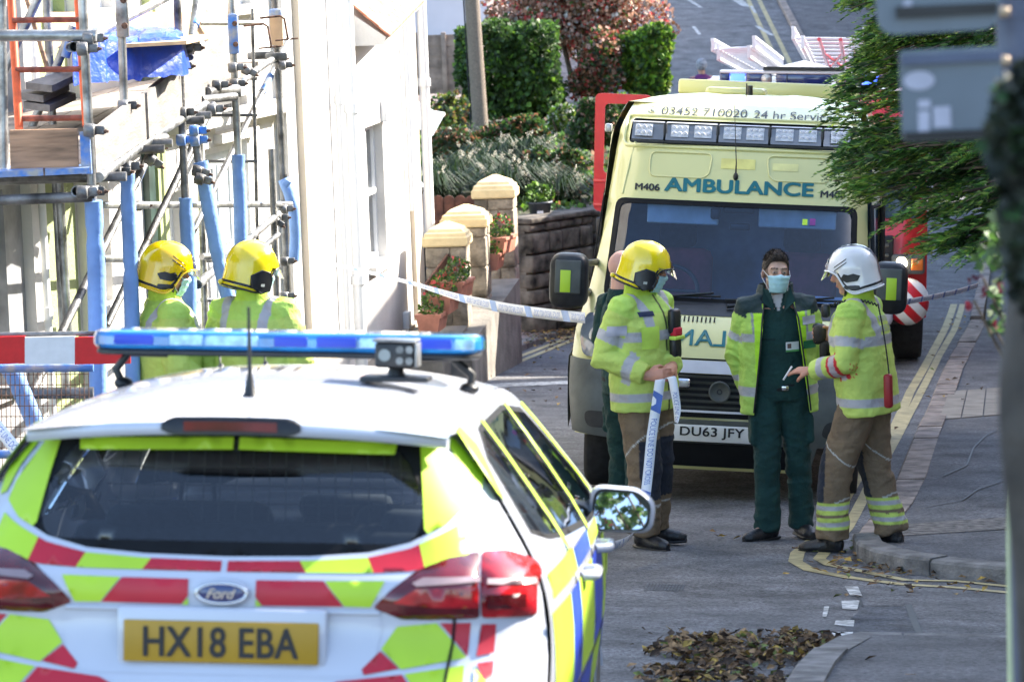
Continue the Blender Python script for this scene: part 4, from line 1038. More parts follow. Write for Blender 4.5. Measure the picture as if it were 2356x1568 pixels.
# ornamental grasses: tufts with pale plumes
def tuft(px, py, D, n, h, label):
    b = W(px, py, D); b.z = min(b.z, zbk(b.x, b.y)+.1) if False else b.z; root = empty('ornamental_grass', b, label=label, cat='grass', group='ornamental grasses on the garden bank')
    vs = []; fs = []; ms = []; rnd = random.Random(int(px))
    for _ in range(n):
        a = rnd.uniform(0, 6.28); l = rnd.uniform(.5, 1)*h; o = rnd.uniform(.3, .9)*l; d = Vector((math.cos(a), math.sin(a), 0)); s = Vector((-d.y, d.x, 0))*.006
        pts = [d*.03, d*o*.35+Vector((0, 0, l*.6)), d*o*.8+Vector((0, 0, l*.8)), d*o*1.2+Vector((0, 0, l*.62))]; k = len(vs)
        for p in pts: vs += [p-s, p+s]
        fs += [(k+2*i, k+2*i+1, k+2*i+3, k+2*i+2) for i in range(3)]; ms += [0]*3
        if rnd.random() < .035:
            for j in range(26): lf(vs, fs, ms, pts[2].lerp(pts[2]+d*.1+Vector((0, 0, .08)), rnd.random())+rv()*.015, .025, rv(), rv(), 1, .3)
    me = bpy.data.meshes.new('blades'); me.from_pydata([tuple(v) for v in vs], [], fs); me.materials.append(G_grass); me.materials.append(M_plume)
    me.polygons.foreach_set('material_index', ms); link_mesh('blades', me, root)
M_plume = leafmat('grass_plume', (.5, .46, .36))
for i, (px, py, D) in enumerate(((1000, 500, 43), (1045, 470, 44), (1095, 455, 45), (1140, 430, 46), (1175, 490, 43), (1215, 480, 43.5), (1205, 420, 46), (1290, 510, 43), (1150, 380, 49))):
    tuft(px, py, D, 420, .75, ['arching grass clump nearest the white house corner', 'grass clump behind the brown pickets', 'grass clump with pale plumes left of the tallest pier', 'grass clump with pale plumes right above the tallest pier', 'grass clump just right of the tallest pier cap', 'grass clump behind the grey tub', 'grass clump above the tub with nodding plumes', 'grass clump at the right end of the stone wall', 'highest grass clump in the dark shrubs'][i])
# low ground cover over the bank
rnd = random.Random(5); vs = []; fs = []; ms = []
for _ in range(16000):
    x, y = rnd.uniform(-5, 2.8), rnd.uniform(41, 58)
    if inpoly(x, y, BK): lf(vs, fs, ms, Vector((x, y, zbk(x, y)+rnd.uniform(0, .25)*max(.1, noise.noise(Vector((x, y, 0)))+.4))), rnd.uniform(.04, .09), (rv()+Vector((0, 0, .8))).normalized(), rv(), rnd.choices((0, 1, 2, 3), (4, 3, 1, 1))[0])
me = bpy.data.meshes.new('ground_cover'); me.from_pydata([tuple(v) for v in vs], [], fs)
for q in (G_dk, G_md, G_lt, G_br): me.materials.append(q)
me.polygons.foreach_set('material_index', ms); link_mesh('ground_cover', me, kind='stuff', label='low green ground cover plants over the garden bank', cat='plants')
# telegraph pole
a, b = W(1106, 300, 54), W(1084, -30, 54); c0 = Vector((a.x, a.y, zbk(a.x, a.y)-.2))
TP_ = empty('telegraph_pole', c0, label='weathered wooden telegraph pole standing in front of the clipped hedge', cat='pole')
M_tele = mat('old_pole_wood', (.3, .24, .19), .9, var=.25, scale=10, bump=.7, bscale=30, dirt=.3); grain(M_tele, 3, 14)
mb = MB(); d = (b-a); top = b+d*1.6; mb.tube([Vector((0, 0, 0)), a-c0, b-c0, top-c0], [.13, .122, .112, .1], 18); mb.build('pole', M_tele, TP_)
mb = MB(); mb.tube([a-c0+Vector((-.135, -.02, -.4)), b-c0+Vector((-.125, -.02, 0)), top-c0+Vector((-.11, 0, 0))], .012, 6); mb.build('cable', M_dark, TP_)
# close-boarded fence panels
FP_ = empty('garden_fence', W(960, 216, 68), label='weathered close boarded fence panels below the white house gable', cat='fence'); fo = Vector(FP_.location)
M_fp = mat('old_fence_wood', (.34, .25, .2), .9, var=.2, scale=5, bump=.5, bscale=20, dirt=.3)
for x0, x1 in ((930, 1022), (1027, 1082)):
    a, b = W(x0, 218, 68), W(x1, 214, 68); h = W(980, 82, 68).z-a.z; mb = MB(); n = 11
    for i in range(n):
        z0_ = h*i/n; mb.box(((a.x+b.x)/2-fo.x, -.01*(i % 2), a.z-fo.z+z0_+h/n/2), (b.x-a.x, .025, h/n+.008))
    mb.build('panel', M_fp, FP_)
for x in (1025, 966):
    a = W(x, 216, 67.95); mb = MB(); mb.box((a.x-fo.x, -.05, a.z-fo.z+h/2), (.09, .09, h+.06), bev=.01); mb.build('post', M_fp, FP_)
# white house beyond the fence
a, b = W(880, 300, 76), W(1100, 300, 76)
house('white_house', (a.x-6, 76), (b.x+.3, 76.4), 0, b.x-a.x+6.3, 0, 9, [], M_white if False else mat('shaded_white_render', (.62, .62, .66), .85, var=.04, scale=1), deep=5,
      label='plain white gable wall beyond the garden fence', cat='house')
# parked car whose front shows beside the house corner
pcx_ = W(665, 500, 41.5); PC = empty('parked_car', (pcx_.x, pcx_.y, W(985, 398, 41.5).z-1.42), (0, 0, R(-35)), label='white parked car glimpsed between the white house corner and the pickets', cat='car'); M_carw = mat('white_car_paint', (.75, .77, .8), .3, var=.02, coat=.6)
po = Vector(PC.location)
def lofty(secs, mats_=None):
    mb = MB(); n = len(secs[0]); vs = [q for s in secs for q in s]
    mb.add(vs, [(i*n+k, i*n+k+1, (i+1)*n+k+1, (i+1)*n+k) for i in range(len(secs)-1) for k in range(n-1)], 0, True); return mb
secs = []
for x in (-.8, -.7, 0, .7, .8):
    e = .92 if abs(x) > .75 else 1
    secs.append([(x, y, z*e) for y, z in ((-1.9, .25), (-1.95, .55), (-1.85, .78), (-1.0, .95), (-.35, 1.38), (.6, 1.45), (1.6, 1.3), (2.0, .9), (2.1, .3))])
lofty(secs).build('body', M_carw, PC)
mb = MB(); mb.add([(-.62, -1.0, 1.0), (.62, -1.0, 1.0), (.55, -.42, 1.37), (-.55, -.42, 1.37)], [(0, 1, 2, 3)]); mb.build('windscreen', mat('dark_glass', (.03, .05, .07), .08), PC)
for sx in (-1, 1):
    for y in (-1.2, 1.3):
        mb = MB(); mb.tube([(sx*.62, y, .3), (sx*.83, y, .3)], .3, 20); mb.build('wheel', mat('tyre', (.02, .02, .022), .8, var=.2, scale=20), PC)
    mb = MB(); mb.sphere((sx*.6, -1.88, .65), (.16, .08, .09)); mb.build('headlight', mat('lamp_clear', (.7, .72, .75), .15), PC)
mb = MB(); mb.sphere((.95, -.85, 1.0), (.12, .07, .08)); mb.build('wing_mirror', M_carw, PC)
# ================================================================ POLICE ESTATE CAR
def basis(pos, yaw, pitch, roll):
    f = Vector((math.sin(yaw)*math.cos(pitch), math.cos(yaw)*math.cos(pitch), -math.sin(pitch)))
    r = f.cross(Vector((0, 0, 1))).normalized(); u = r.cross(f)
    r2 = r*math.cos(roll)-u*math.sin(roll); u2 = u*math.cos(roll)+r*math.sin(roll)
    M = Matrix((r2, f, u2)).transposed().to_4x4(); M.translation = Vector(pos); return M
M_pw = mat('police_white_paint', (.52, .54, .6), .25, var=.03, coat=.7, dirt=.04, scale=2)
M_hy = mat('hivis_yellow_film', (.44, .66, .03), .45, var=.05, scale=3)
M_hr = mat('reflective_crimson_film', (.5, .012, .03), .4, var=.08, scale=3)
M_hb = mat('police_blue_film', (.02, .06, .5), .35, var=.06, scale=3)
M_blk = mat('black_plastic', (.015, .016, .018), .45, var=.2, scale=20)
M_rub_ = mat('window_rubber', (.01, .011, .013), .75, spec=.15)
M_tyre = mat('tyre', (.02, .02, .022), .8, var=.2, scale=20)
M_lred = mat('lamp_red', (.42, .006, .01), .12, var=.3, scale=14, coat=.8)
M_ldk = mat('lamp_dark_red', (.12, .004, .008), .12, var=.3, scale=9, coat=.8)
M_lclr = mat('lamp_smoked_clear', (.28, .2, .2), .15, coat=.8)
M_chr = mat('chrome', (.75, .76, .78), .12, 1.)
M_plate_y = mat('yellow_number_plate', (.42, .24, .01), .45, var=.04)
M_plate_w = mat('white_number_plate', (.72, .72, .7), .4, var=.03)
M_ink = mat('black_lettering', (.012, .012, .014), .5)
M_cgl = glass('car_glass', (.72, .8, .84), .05, .02)
M_wgl = glass('clear_windscreen', (.85, .9, .9), .03, .02)
M_seat = mat('dark_seat_cloth', (.014, .016, .022), .95, var=.3, scale=30)
CARM = basis((-.85, 9.25, 1.09), .066, .085, .045)
PCAR = empty('police_car'); PCAR.matrix_world = CARM
tag(PCAR, 'white police estate car with red and yellow tailgate chevrons and blue light bar', 'police car')
YF = [(.2, .1), (.4, .02), (.6, 0), (.72, .01), (.78, .06), (.86, .1), (.93, .1), (1.0, .1), (1.03, .13), (1.07, .168), (1.1, .188), (1.2, .249), (1.3, .309), (1.38, .358), (1.4, .37), (1.46, .4)]
WZ = [(.2, .8), (.3, .84), (.5, .885), (.7, .9), (.88, .89), (1.0, .865), (1.06, .83), (1.12, .79), (1.2, .735), (1.3, .665), (1.4, .59), (1.44, .56)]
def fy(y): return sinterp(y, [(0, .95), (.5, .975), (1.1, 1.0), (3.3, 1.0), (4.0, .96), (4.5, .86)])
def cw(z): return sinterp(z, WZ)
RC = .26
def RF(x, z, off=0.):
    y = sinterp(z, YF); w_ = cw(z)*.955; ax = abs(x); y += .035*(ax/w_)**2
    t = max(0, min(1, (ax-(w_-RC))/RC)); y += RC*(1-math.sqrt(max(0, 1-t*t*.97)))
    n = Vector((0, -1, 0)); 
    if t > 0: n = Vector((math.copysign(t, x), -math.sqrt(1-t*t)-.02, 0)).normalized()
    return Vector((x, y, z))+n*off
def rfy(z): return RF(cw(z)*.955, z).y
def SF(y, z, sd=1, off=0.):
    k = fy(y)
    return Vector((sd*(cw(z)*k+off), y, z))
def ztop(y): return sinterp(y, [(.26, 1.412), (.6, 1.465), (1.2, 1.5), (2.0, 1.5), (2.6, 1.45), (2.75, 1.40), (3.3, 1.05), (3.45, 1.0), (4.2, .87), (4.42, .78), (4.5, .7)])
def zs(y): return ztop(y)-sinterp(y, [(.26, .03), (.6, .07), (2.6, .06), (3.3, .05), (4.5, .05)])
def TF(v, y, off=0.):
    w_ = cw(zs(y))*fy(y); e = abs(v); z = zs(y)+(ztop(y)-zs(y))*(1-e**2.6)
    return Vector((v*w_, y, z+off))
# body shell
mb = MB()
zz_ = [.22, .3, .4, .5, .6, .7, .8, .88, .95, 1.0, 1.05, 1.1, 1.2, 1.3, 1.38, 1.40]
outer = [(cw(z)*.955, z) for z in zz_]+[(-cw(z)*.955, z) for z in reversed(zz_)]
gl_r = [(0, 1.062), (.22, 1.066), (.38, 1.078), (.49, 1.105), (.58, 1.15), (.625, 1.2), (.60, 1.27), (.515, 1.385), (.25, 1.392), (0, 1.395)]
GL = gl_r+[(-x, z) for x, z in reversed(gl_r[1:-1])]
patch(mb, outer, [GL], .028, lambda x, z: RF(x, z))
side_top = [(y, zs(y)) for y in (.36, .5, .8, 1.2, 1.6, 2.0, 2.4, 2.6, 2.8, 3.0, 3.2, 3.4, 3.7, 4.0, 4.3, 4.5)]
def arch(yc, r=.36, n=9): return [(yc-r*math.cos(math.pi*i/n), .3+r*math.sin(math.pi*i/n)*1.0) for i in range(n+1)]
side = [(rfy(z), z) for z in reversed(zz_) if z < 1.39]
side = side+arch(.92)+arch(3.58)+[(4.5, .25)]+[(y, z) for y, z in reversed(side_top)]
sw = [[(.62, 1.1), (.72, 1.3), (.98, 1.37), (1.12, 1.375), (1.2, 1.04), (.9, 1.06)], [(1.27, 1.035), (1.2, 1.375), (1.95, 1.385), (2.05, 1.38), (2.08, 1.0)], [(2.16, .995), (2.13, 1.375), (2.5, 1.35), (2.95, 1.1), (2.98, .98)]]
for sd in (1, -1): patch(mb, side, sw, .07, lambda y, z, sd=sd: SF(y, z, sd))
ws = [(-.86, 2.78), (.86, 2.78), (.9, 3.3), (-.9, 3.3)]
top_o = [(-1, y) for y in (.27, .4, .6, 1, 1.5, 2, 2.5, 2.8, 3.1, 3.4, 3.8, 4.2, 4.5)]+[(1, y) for y in (4.5, 4.2, 3.8, 3.4, 3.1, 2.8, 2.5, 2, 1.5, 1, .6, .4, .27)]
patch(mb, [(x, y) for x, y in top_o], [ws], .09, lambda v, y: TF(v, y))
mb.add([(-.85, 4.5, .25), (.85, 4.5, .25), (.8, 4.52, .68), (-.8, 4.52, .68)], [(0, 1, 2, 3)])
mb.build('body', M_pw, PCAR)
# spoiler lip over the glass
def lip(v, k):      # k 0..1 from roof edge down and under
    x = v*.575; base = TF(v, .27); zl = 1.398-.035*v*v
    return [Vector((x, .265+.10*v*v, base.z+.003)), Vector((x, .225+.1*v*v, zl+.02)), Vector((x, .225+.1*v*v, zl-.012)), Vector((x, .30+.1*v*v, zl-.02)), Vector((x, .42, zl+.01))][k]
mb = MB(); n = 40; vs = [lip(-1+2*i/n, k) for i in range(n+1) for k in range(5)]
mb.add(vs, [(i*5+k, i*5+k+1, (i+1)*5+k+1, (i+1)*5+k) for i in range(n) for k in range(4)], 0, True)
sp_ = mb.build('spoiler', M_pw, PCAR)
mb = MB(); n = 20; vs = []
for i in range(n+1):
    v = lerp(-.33, .33, i/n); a = lip(v, 1); h = .024*min(1, (min(i, n-i)+.8)/2.2)
    vs += [Vector((a.x, a.y-.008, a.z-.012-h*.9)), Vector((a.x, a.y-.01, a.z-.012+h)), Vector((a.x, a.y+.02, a.z-.01+h))]
mb.add(vs, [(i*3+k, i*3+k+1, (i+1)*3+k+1, (i+1)*3+k) for i in range(n) for k in range(2)], 0, True); bl = mb.build('brake_light', M_blk, PCAR)
mb = MB(); vs = []
for i in range(n+1):
    v = lerp(-.22, .22, i/n); a = lip(v, 1); vs += [Vector((a.x, a.y-.012, a.z-.024)), Vector((a.x, a.y-.0125, a.z+.002))]
mb.add(vs, [(i*2, i*2+1, i*2+3, i*2+2) for i in range(n)]); mb.build('brake_lens', M_ldk, bl)
# glass
mb = MB(); patch(mb, GL, [], .05, lambda x, z: RF(x, z, -.004)); rw = mb.build('rear_window', M_cgl, PCAR)
inn = rpoly([(-.5, 1.1), (.5, 1.1), (.53, 1.2), (.44, 1.365), (-.44, 1.365), (-.53, 1.2)], .07)
mb = MB(); patch(mb, GL, [inn], .05, lambda x, z: RF(x, z, -.001)); mb.build('black_border', M_rub_, rw)
for sd in (1, -1):
    for w_ in sw:
        mb = MB(); patch(mb, w_, [], .1, lambda y, z, sd=sd: SF(y, z, sd, -.006)); mb.build('side_window', M_cgl, PCAR)
        ins = [(lerp(p[0], sum(q[0] for q in w_)/len(w_), .09), lerp(p[1], sum(q[1] for q in w_)/len(w_), .09)) for p in w_]
        mb = MB(); patch(mb, w_, [ins], .1, lambda y, z, sd=sd: SF(y, z, sd, .003)); mb.build('window_seal', M_rub_, PCAR)
mb = MB(); patch(mb, ws, [], .12, lambda v, y: TF(v, y, -.004)); mb.build('windscreen', M_wgl, PCAR)
# livery films
def film(polys, m, name, off=.0045, mir=True, f=RF, step=.028):
    for P in polys:
        for s in ((1, -1) if mir else (1,)):
            mb = MB(); patch(mb, [(s*x, z) for x, z in P], [], step, lambda a, b: f(a, b, off)); mb.build(name, m, PCAR)
def L_(px, py):           # picture point on the tailgate -> car coordinates
    Mi = CARM.inverted(); o = Mi @ CAM; d = Mi.to_3x3() @ ray(px, py); y = .1
    for _ in range(25): t = (y-o.y)/d.y; p = o+d*t; q = RF(max(-.8, min(.8, p.x)), max(.3, min(1.4, p.z))).y; y = .6*y+.4*q
    return (p.x, p.z)
CAR_PX = dict(
 yel=[[(748, 1335), (886, 1335), (853, 1396), (793, 1394)],
      [(914, 1440), (1005, 1432), (1073, 1511), (923, 1538), (877, 1491)], [(931, 1549), (1068, 1528), (1060, 1660), (1010, 1660)], [(1093, 1534), (1118, 1568), (1110, 1660), (1083, 1660)], [(588, 1376), (603, 1393), (588, 1393)]],
 red=[[(590, 1333), (744, 1335), (790, 1394), (604, 1392), (588, 1372)],
      [(1013, 1432), (1083, 1431), (1075, 1508)], [(832, 1538), (875, 1496), (918, 1536), (838, 1551)], [(700, 1600), (775, 1566), (925, 1550), (1000, 1660), (700, 1660)],
      [(1107, 1434), (1140, 1434), (1136, 1499), (1095, 1508)], [(1096, 1524), (1135, 1517), (1126, 1620), (1118, 1580)]])
CX0 = L_(545, 1400)[0]*0
for key, m_ in (('yel', M_hy), ('red', M_hr)):
    film([[L_(*p) for p in P] for P in CAR_PX[key]], m_, 'reflective_panel')
bt = lambda x: interp(x, [(0, 1.052), (.22, 1.056), (.38, 1.066), (.49, 1.09), (.58, 1.132), (.66, 1.18)]); bb = lambda x: interp(x, [(0, 1.026), (.38, 1.028), (.5, 1.035), (.6, 1.055), (.7, 1.10)])
for x0, x1, m_ in ((.008, .2, M_hr), (.2, .38, M_hy), (.38, .515, M_hr), (.515, .625, M_hy)):
    s_ = .02 if x0 > .01 else 0; n = 6
    P = [(lerp(x0+s_, x1+.02, i/n), bb(lerp(x0+s_, x1+.02, i/n))) for i in range(n+1)]+[(lerp(x1, x0, i/n), bt(lerp(x1, x0, i/n))) for i in range(n+1)]
    film([P], m_, 'reflective_panel')
# yellow panels over glass edge and along the glass top
film([[(.49, 1.376), (.52, 1.38), (.56, 1.32), (.61, 1.24), (.622, 1.19), (.58, 1.15), (.535, 1.128), (.525, 1.14), (.51, 1.25)]], M_hy, 'reflective_panel', .004)
film([[(.008, 1.338), (.43, 1.330), (.435, 1.362), (.008, 1.37)]], M_hy, 'reflective_strip', .005)
film([[(.55, 1.37), (.575, 1.365), (.66, 1.27), (.655, 1.2), (.635, 1.21), (.61, 1.28)]], M_hy, 'reflective_panel', .004)
# creases and tailgate seams
mb = MB()
for sd in (1, -1):
    pts = [RF(sd*x, z, .002) for x, z in ((.58, 1.04), (.62, .93), (.615, .85), (.6, .75), (.57, .66))]
    mb.tube(pts, .0045, 6)
mb.build('seam', M_rub_, PCAR)
mb = MB(); mb.tube([RF(x, .925, .003) for x in [-.42+.84*i/20 for i in range(21)]], .007, 8); mb.build('tailgate_ledge', M_pw, PCAR)
mb = MB(); Pz = rpoly([(-.44, .93), (.44, .93), (.40, .76), (-.40, .76)], .06); 
patch(mb, Pz, [], .05, lambda x, z: RF(x, z, .0022)); mb.build('plate_recess', M_pw, PCAR)
# number plate
pa, pb = L_(283, 1426), L_(748, 1434); pcx = (pa[0]+pb[0])/2; pcz = .845
def PFm(u, v, off=.012): q = RF(pcx, pcz+v); return Vector((pcx+u, RF(0, pcz).y-.004-off-.03+0*v, pcz+v))
mb = MB(); mb.box((pcx, PFm(0, 0).y+.006, pcz), (.52, .01, .111), bev=.004); pl = mb.build('number_plate', M_plate_y, PCAR)
mb = MB(); text_on(mb, 'HX18 EBA', .08, lambda u, v: PFm(u, v, .0135), width=.41, height=.079, bold=.0022, spacing=1.05); mb.build('plate_lettering', M_ink, pl)
mb = MB(); mb.box((pcx, PFm(0, 0).y+.03, pcz+.01), (.56, .03, .16), bev=.01); mb.build('plate_plinth', M_pw, PCAR)
# oval badge with script lettering
bx, bz_ = L_(512, 1362)
def BF(u, v, off): return Vector((bx+u, RF(0, bz_).y-off, bz_+v))
mb = MB(); n = 28; vs = [BF(0, 0, .026)]
for rr, off in ((.7, .025), (.86, .022), (.9, .022)): vs += [BF(.068*rr*math.cos(6.2832*k/n), .027*rr*math.sin(6.2832*k/n), off) for k in range(n)]
fs = [(0, 1+k, 1+(k+1) % n) for k in range(n)]+[(1+j*n+k, 1+j*n+(k+1) % n, 1+(j+1)*n+(k+1) % n, 1+(j+1)*n+k) for j in range(2) for k in range(n)]
mb.add(vs, fs, 0, True); bd = mb.build('badge', mat('badge_blue', (.01, .025, .13), .15, coat=1.), PCAR)
mb = MB(); mb.tube([BF(.067*math.cos(6.2832*k/40), .0265*math.sin(6.2832*k/40), .018) for k in range(41)], .005, 8, caps=False); mb.build('badge_rim', M_chr, bd)
mb = MB(); mb.lathe([(.078, 0), (.078, .008), (0, .01)], 30, 0, Matrix.Translation(BF(0, 0, .0)) @ Matrix.Rotation(R(90), 4, 'X') @ Matrix.Diagonal((1, .5, 1, 1))); mb.build('badge_surround', M_pw, bd)
mb = MB(); text_on(mb, 'Ford', .03, lambda u, v: BF(u, v, .0275), width=.078, height=.026, italic=.4, bold=.0006); mb.build('badge_lettering', M_chr, bd)
# rear lamps
lampP = [(858, 1397), (900, 1355), (960, 1310), (1030, 1280), (1103, 1266), (1103, 1421), (985, 1425), (925, 1424)]
lampO = [(1107, 1265), (1165, 1262), (1205, 1275), (1235, 1292), (1243, 1320), (1232, 1345), (1232, 1418), (1107, 1420)]
for sd in (1, -1):
    rt_ = None
    for P, m_, nm in ((lampP, M_ldk, 'tail_lamp'), (lampO, M_lred, 'tail_lamp')):
        Q = rpoly([L_(*p) for p in P], .012, 3); Q = [(sd*x, z) for x, z in Q]
        mb = MB(); v_, f_ = cdt(Q, [], .03, lambda x, z: (x, 0, z))
        cx_ = sum(q.x for q in v_)/len(v_); dm = []
        def edge(x, z):
            d = 9
            for i in range(len(Q)):
                a = Vector(Q[i]); b = Vector(Q[(i+1) % len(Q)]); p = Vector((x, z)); ab = b-a
                if ab.length < 1e-6: continue
                t = max(0, min(1, (p-a).dot(ab)/ab.length_squared)); d = min(d, (p-a-ab*t).length)
            return d
        V = [RF(q.x, q.z, .004+.02*min(1, edge(q.x, q.z)/.02)) for q in v_]
        mb.add(V, f_, 0, True); o_ = mb.build(nm, m_, PCAR)
        if m_ is M_ldk:
            for (pp, mm, nn) in (([(905, 1385), (1000, 1395), (1095, 1395), (1095, 1350), (960, 1352)], M_lred, 'lamp_element'), ([(950, 1338), (975, 1325), (1098, 1322), (1098, 1334), (960, 1346)], M_lclr, 'reverse_strip')):
                mb = MB(); patch(mb, [(sd*L_(*p)[0], L_(*p)[1]) for p in pp], [], .03, lambda x, z: RF(x, z, .026)); mb.build(nn, mm, o_)
        else:
            for (pp, mm, nn) in (([(1112, 1327), (1215, 1325), (1218, 1340), (1112, 1340)], M_lclr, 'reverse_strip'), ([(1112, 1365), (1195, 1362), (1195, 1395), (1112, 1398)], M_ldk, 'lamp_element')):
                mb = MB(); patch(mb, [(sd*L_(*p)[0], L_(*p)[1]) for p in pp], [], .03, lambda x, z: RF(x, z, .026)); mb.build(nn, mm, o_)
# side livery blocks
for sd in (1, -1):
    fS = lambda y, z, off, sd=sd: SF(y, z, sd, off)
    blocks = [((.42, .98), (.62, .9), M_hy), ((.98, 1.35), (.62, .9), M_hb), ((1.35, 2.05), (.62, .9), M_hy), ((2.05, 2.75), (.62, .9), M_hb), ((2.75, 3.15), (.62, .9), M_hy),
              ((.5, 1.35), (.93, 1.0), M_hy), ((1.35, 2.05), (.93, .99), M_hb), ((2.05, 2.75), (.93, .98), M_hy), ((2.75, 3.3), (.93, .97), M_hb),
              ((1.35, 2.05), (.38, .6), M_hb), ((2.05, 2.75), (.38, .6), M_hy), ((2.75, 3.15), (.38, .6), M_hb), ((4.0, 4.42), (.35, .78), M_hb), ((3.3, 4.0), (.72, .8), M_hy)]
    for (y0, y1), (z0, z1), m_ in blocks:
        mb = MB(); patch(mb, [(y0+.005, z0), (y1-.005, z0), (y1-.005, z1), (y0+.005, z1)], [], .1, lambda a, b: fS(a, b, .003)); mb.build('reflective_block', m_, PCAR)
    for P in ([(1.13, 1.385), (1.19, 1.385), (1.27, 1.0), (1.21, 1.0)], [(2.06, 1.385), (2.12, 1.385), (2.155, .99), (2.09, .99)], [(2.6, 1.36), (2.68, 1.36), (3.08, 1.06), (3.02, 1.03)], [(.5, 1.39), (.62, 1.395), (.7, 1.34), (.6, 1.26), (.52, 1.2), (.47, 1.22)]):
        mb = MB(); patch(mb, P, [], .1, lambda a, b: fS(a, b, .005)); mb.build('reflective_strip', M_hy, PCAR)
    for y in (1.55, 2.45):
        mb = MB(); h = SF(y, .9, sd); mb.tube([h+Vector((sd*.002, -.1, 0)), h+Vector((sd*.045, -.08, .003)), h+Vector((sd*.045, .08, .003)), h+Vector((sd*.002, .1, 0))], .016, 8); mb.build('door_handle', M_pw, PCAR)
    for yy in (1.24, 2.11, 3.12): mb = MB(); mb.tube([SF(yy, z, sd, .001) for z in (.3, .5, .7, .9, 1.0)], .004, 6); mb.build('door_seam', M_rub_, PCAR)
    # mirror
    mx_ = sd*.97; mc = Vector((mx_, 2.72, .995)); rt_ = None
    mb = MB(); Pm = rpoly([(-.115, -.07), (.105, -.075), (.115, .03), (.06, .075), (-.1, .085)], .045, 5)
    vs = []; nP = len(Pm)
    for k, (sc_, yy) in enumerate(((.9, -.012), (1, 0), (1.03, .04), (.9, .1), (.5, .145), (.05, .155))):
        vs += [mc+Vector((sd*x*sc_, yy, z*sc_+.01*(1-sc_))) for x, z in Pm]
    mb.add(vs, [(j*nP+k, j*nP+(k+1) % nP, (j+1)*nP+(k+1) % nP, (j+1)*nP+k) for j in range(5) for k in range(nP)], 0, True); mb.add(vs[-nP:], [list(range(nP))], 0, True)
    mr_ = mb.build('wing_mirror', M_pw, PCAR)
    mb = MB(); mb.add([mc+Vector((sd*x*.9, -.010, z*.9)) for x, z in Pm], [list(range(nP))]); mb.build('mirror_bezel', M_blk, mr_)
    mb = MB(); v0 = [mc+Vector((sd*x*.8, -.03+sd*.22*x*sd*.8+.2*z*.8, z*.8)) for x, z in Pm]; mb.add(v0, [list(range(nP))]); mb.build('mirror_glass', mat('mirror', (.75, .8, .85), .02, 1.), mr_)
    mb = MB(); mb.tube([mc+Vector((-sd*.09, .05, -.045)), mc+Vector((-sd*.16, .07, -.06)), SF(2.85, 1.0, sd)], [.025, .022, .03], 10); mb.build('mirror_arm', M_blk, mr_)
    for yc in (.92, 3.58):
        mb = MB(); mb.tube([(sd*.66, yc, .31), (sd*.86, yc, .31)], .315, 28); wh = mb.build('wheel', M_tyre, PCAR)
        mb = MB(); mb.lathe([(0, 0), (.06, .01), (.2, -.01), (.215, .005)], 24, 0, Matrix.Translation((sd*.862, yc, .31)) @ Matrix.Rotation(sd*R(90), 4, 'Y')); mb.build('rim', M_galv, wh)
mb = MB(); patch(mb, [(-.84, .22), (.84, .22), (.86, .42), (-.86, .42)], [], .1, lambda x, z: RF(x, z, .006)); mb.build('bumper_skirt', M_blk, PCAR)
# floor, seats, cage, dashboard
mb = MB(); mb.box((0, 2.2, .3), (1.55, 3.6, .06)); mb.box((0, .95, .86), (1.3, .9, .03)); mb.build('floor', M_seat, PCAR)
mb = MB(); mb.box((0, 1.45, .74), (1.3, .14, .6), bev=.05); 
for x in (-.42, .42): mb.box((x, 1.45, 1.03), (.27, .1, .12), bev=.04)
mb.build('rear_seat', M_seat, PCAR)
for x in (-.38, .38):
    mb = MB(); mb.box((x, 2.15, .72), (.5, .16, .66), bev=.06); mb.tube([(x-.06, 2.15, 1.0), (x-.05, 2.15, 1.12)], .008, 6); mb.tube([(x+.06, 2.15, 1.0), (x+.05, 2.15, 1.12)], .008, 6)
    mb.build('front_seat', M_seat, PCAR); mb = MB(); mb.box((x, 2.15, 1.2), (.27, .12, .19), bev=.05); mb.build('headrest', M_seat, PCAR)
mb = MB(); mb.box((0, 3.05, .86), (1.4, .4, .16), bev=.05); mb.box((.02, 2.9, .98), (.32, .1, .08), bev=.03); mb.build('dashboard', M_seat, PCAR)
mb = MB()
for i in range(22): x = -.56+1.12*i/21; mb.tube([(x, 1.62, .9), (x*.92, 1.62, 1.36)], .0022, 4)
for i in range(9): z = .92+i*.055; mb.tube([(-.58, 1.62, z), (.58, 1.62, z)], .0022, 4)
mb.build('dog_guard', M_blk, PCAR)
# roof equipment -----------------------------------------------------------
M_blens = mat('blue_lens', (.04, .33, .85), .12, var=.25, scale=6, coat=1., trans=.35)
M_bclr = mat('clear_lens_block', (.35, .62, .8), .15, var=.2, scale=30, coat=.8)
LBc = CARM.inverted() @ W(668, 782, 11.0)
def cap_bar(c, hl, hd_, hh, m_, name, parent, z0=0):
    mb = MB(); Pp = rpoly([(-hl, -hd_), (hl, -hd_), (hl, hd_), (-hl, hd_)], .11, 6); nP = len(Pp); vs = []
    for s, z in ((.93, -hh), (1, -hh*.6), (1, hh*.3), (.96, hh*.8), (.86, hh)): vs += [Vector(c)+Vector((x*(1-(1-s)*.25) if abs(x) > hl-.12 else x, y*s, z+z0)) for x, y in Pp]
    mb.add(vs, [(j*nP+k, j*nP+(k+1) % nP, (j+1)*nP+(k+1) % nP, (j+1)*nP+k) for j in range(4) for k in range(nP)]+[list(range(nP))[::-1], [4*nP+k for k in range(nP)]], 0, False)
    return mb.build(name, m_, parent)
hl = (W(1113, 785, 11.1)-W(219, 775, 11)).length/2
lb = cap_bar(LBc, hl, .15, .028, M_blens, 'light_bar', PCAR)
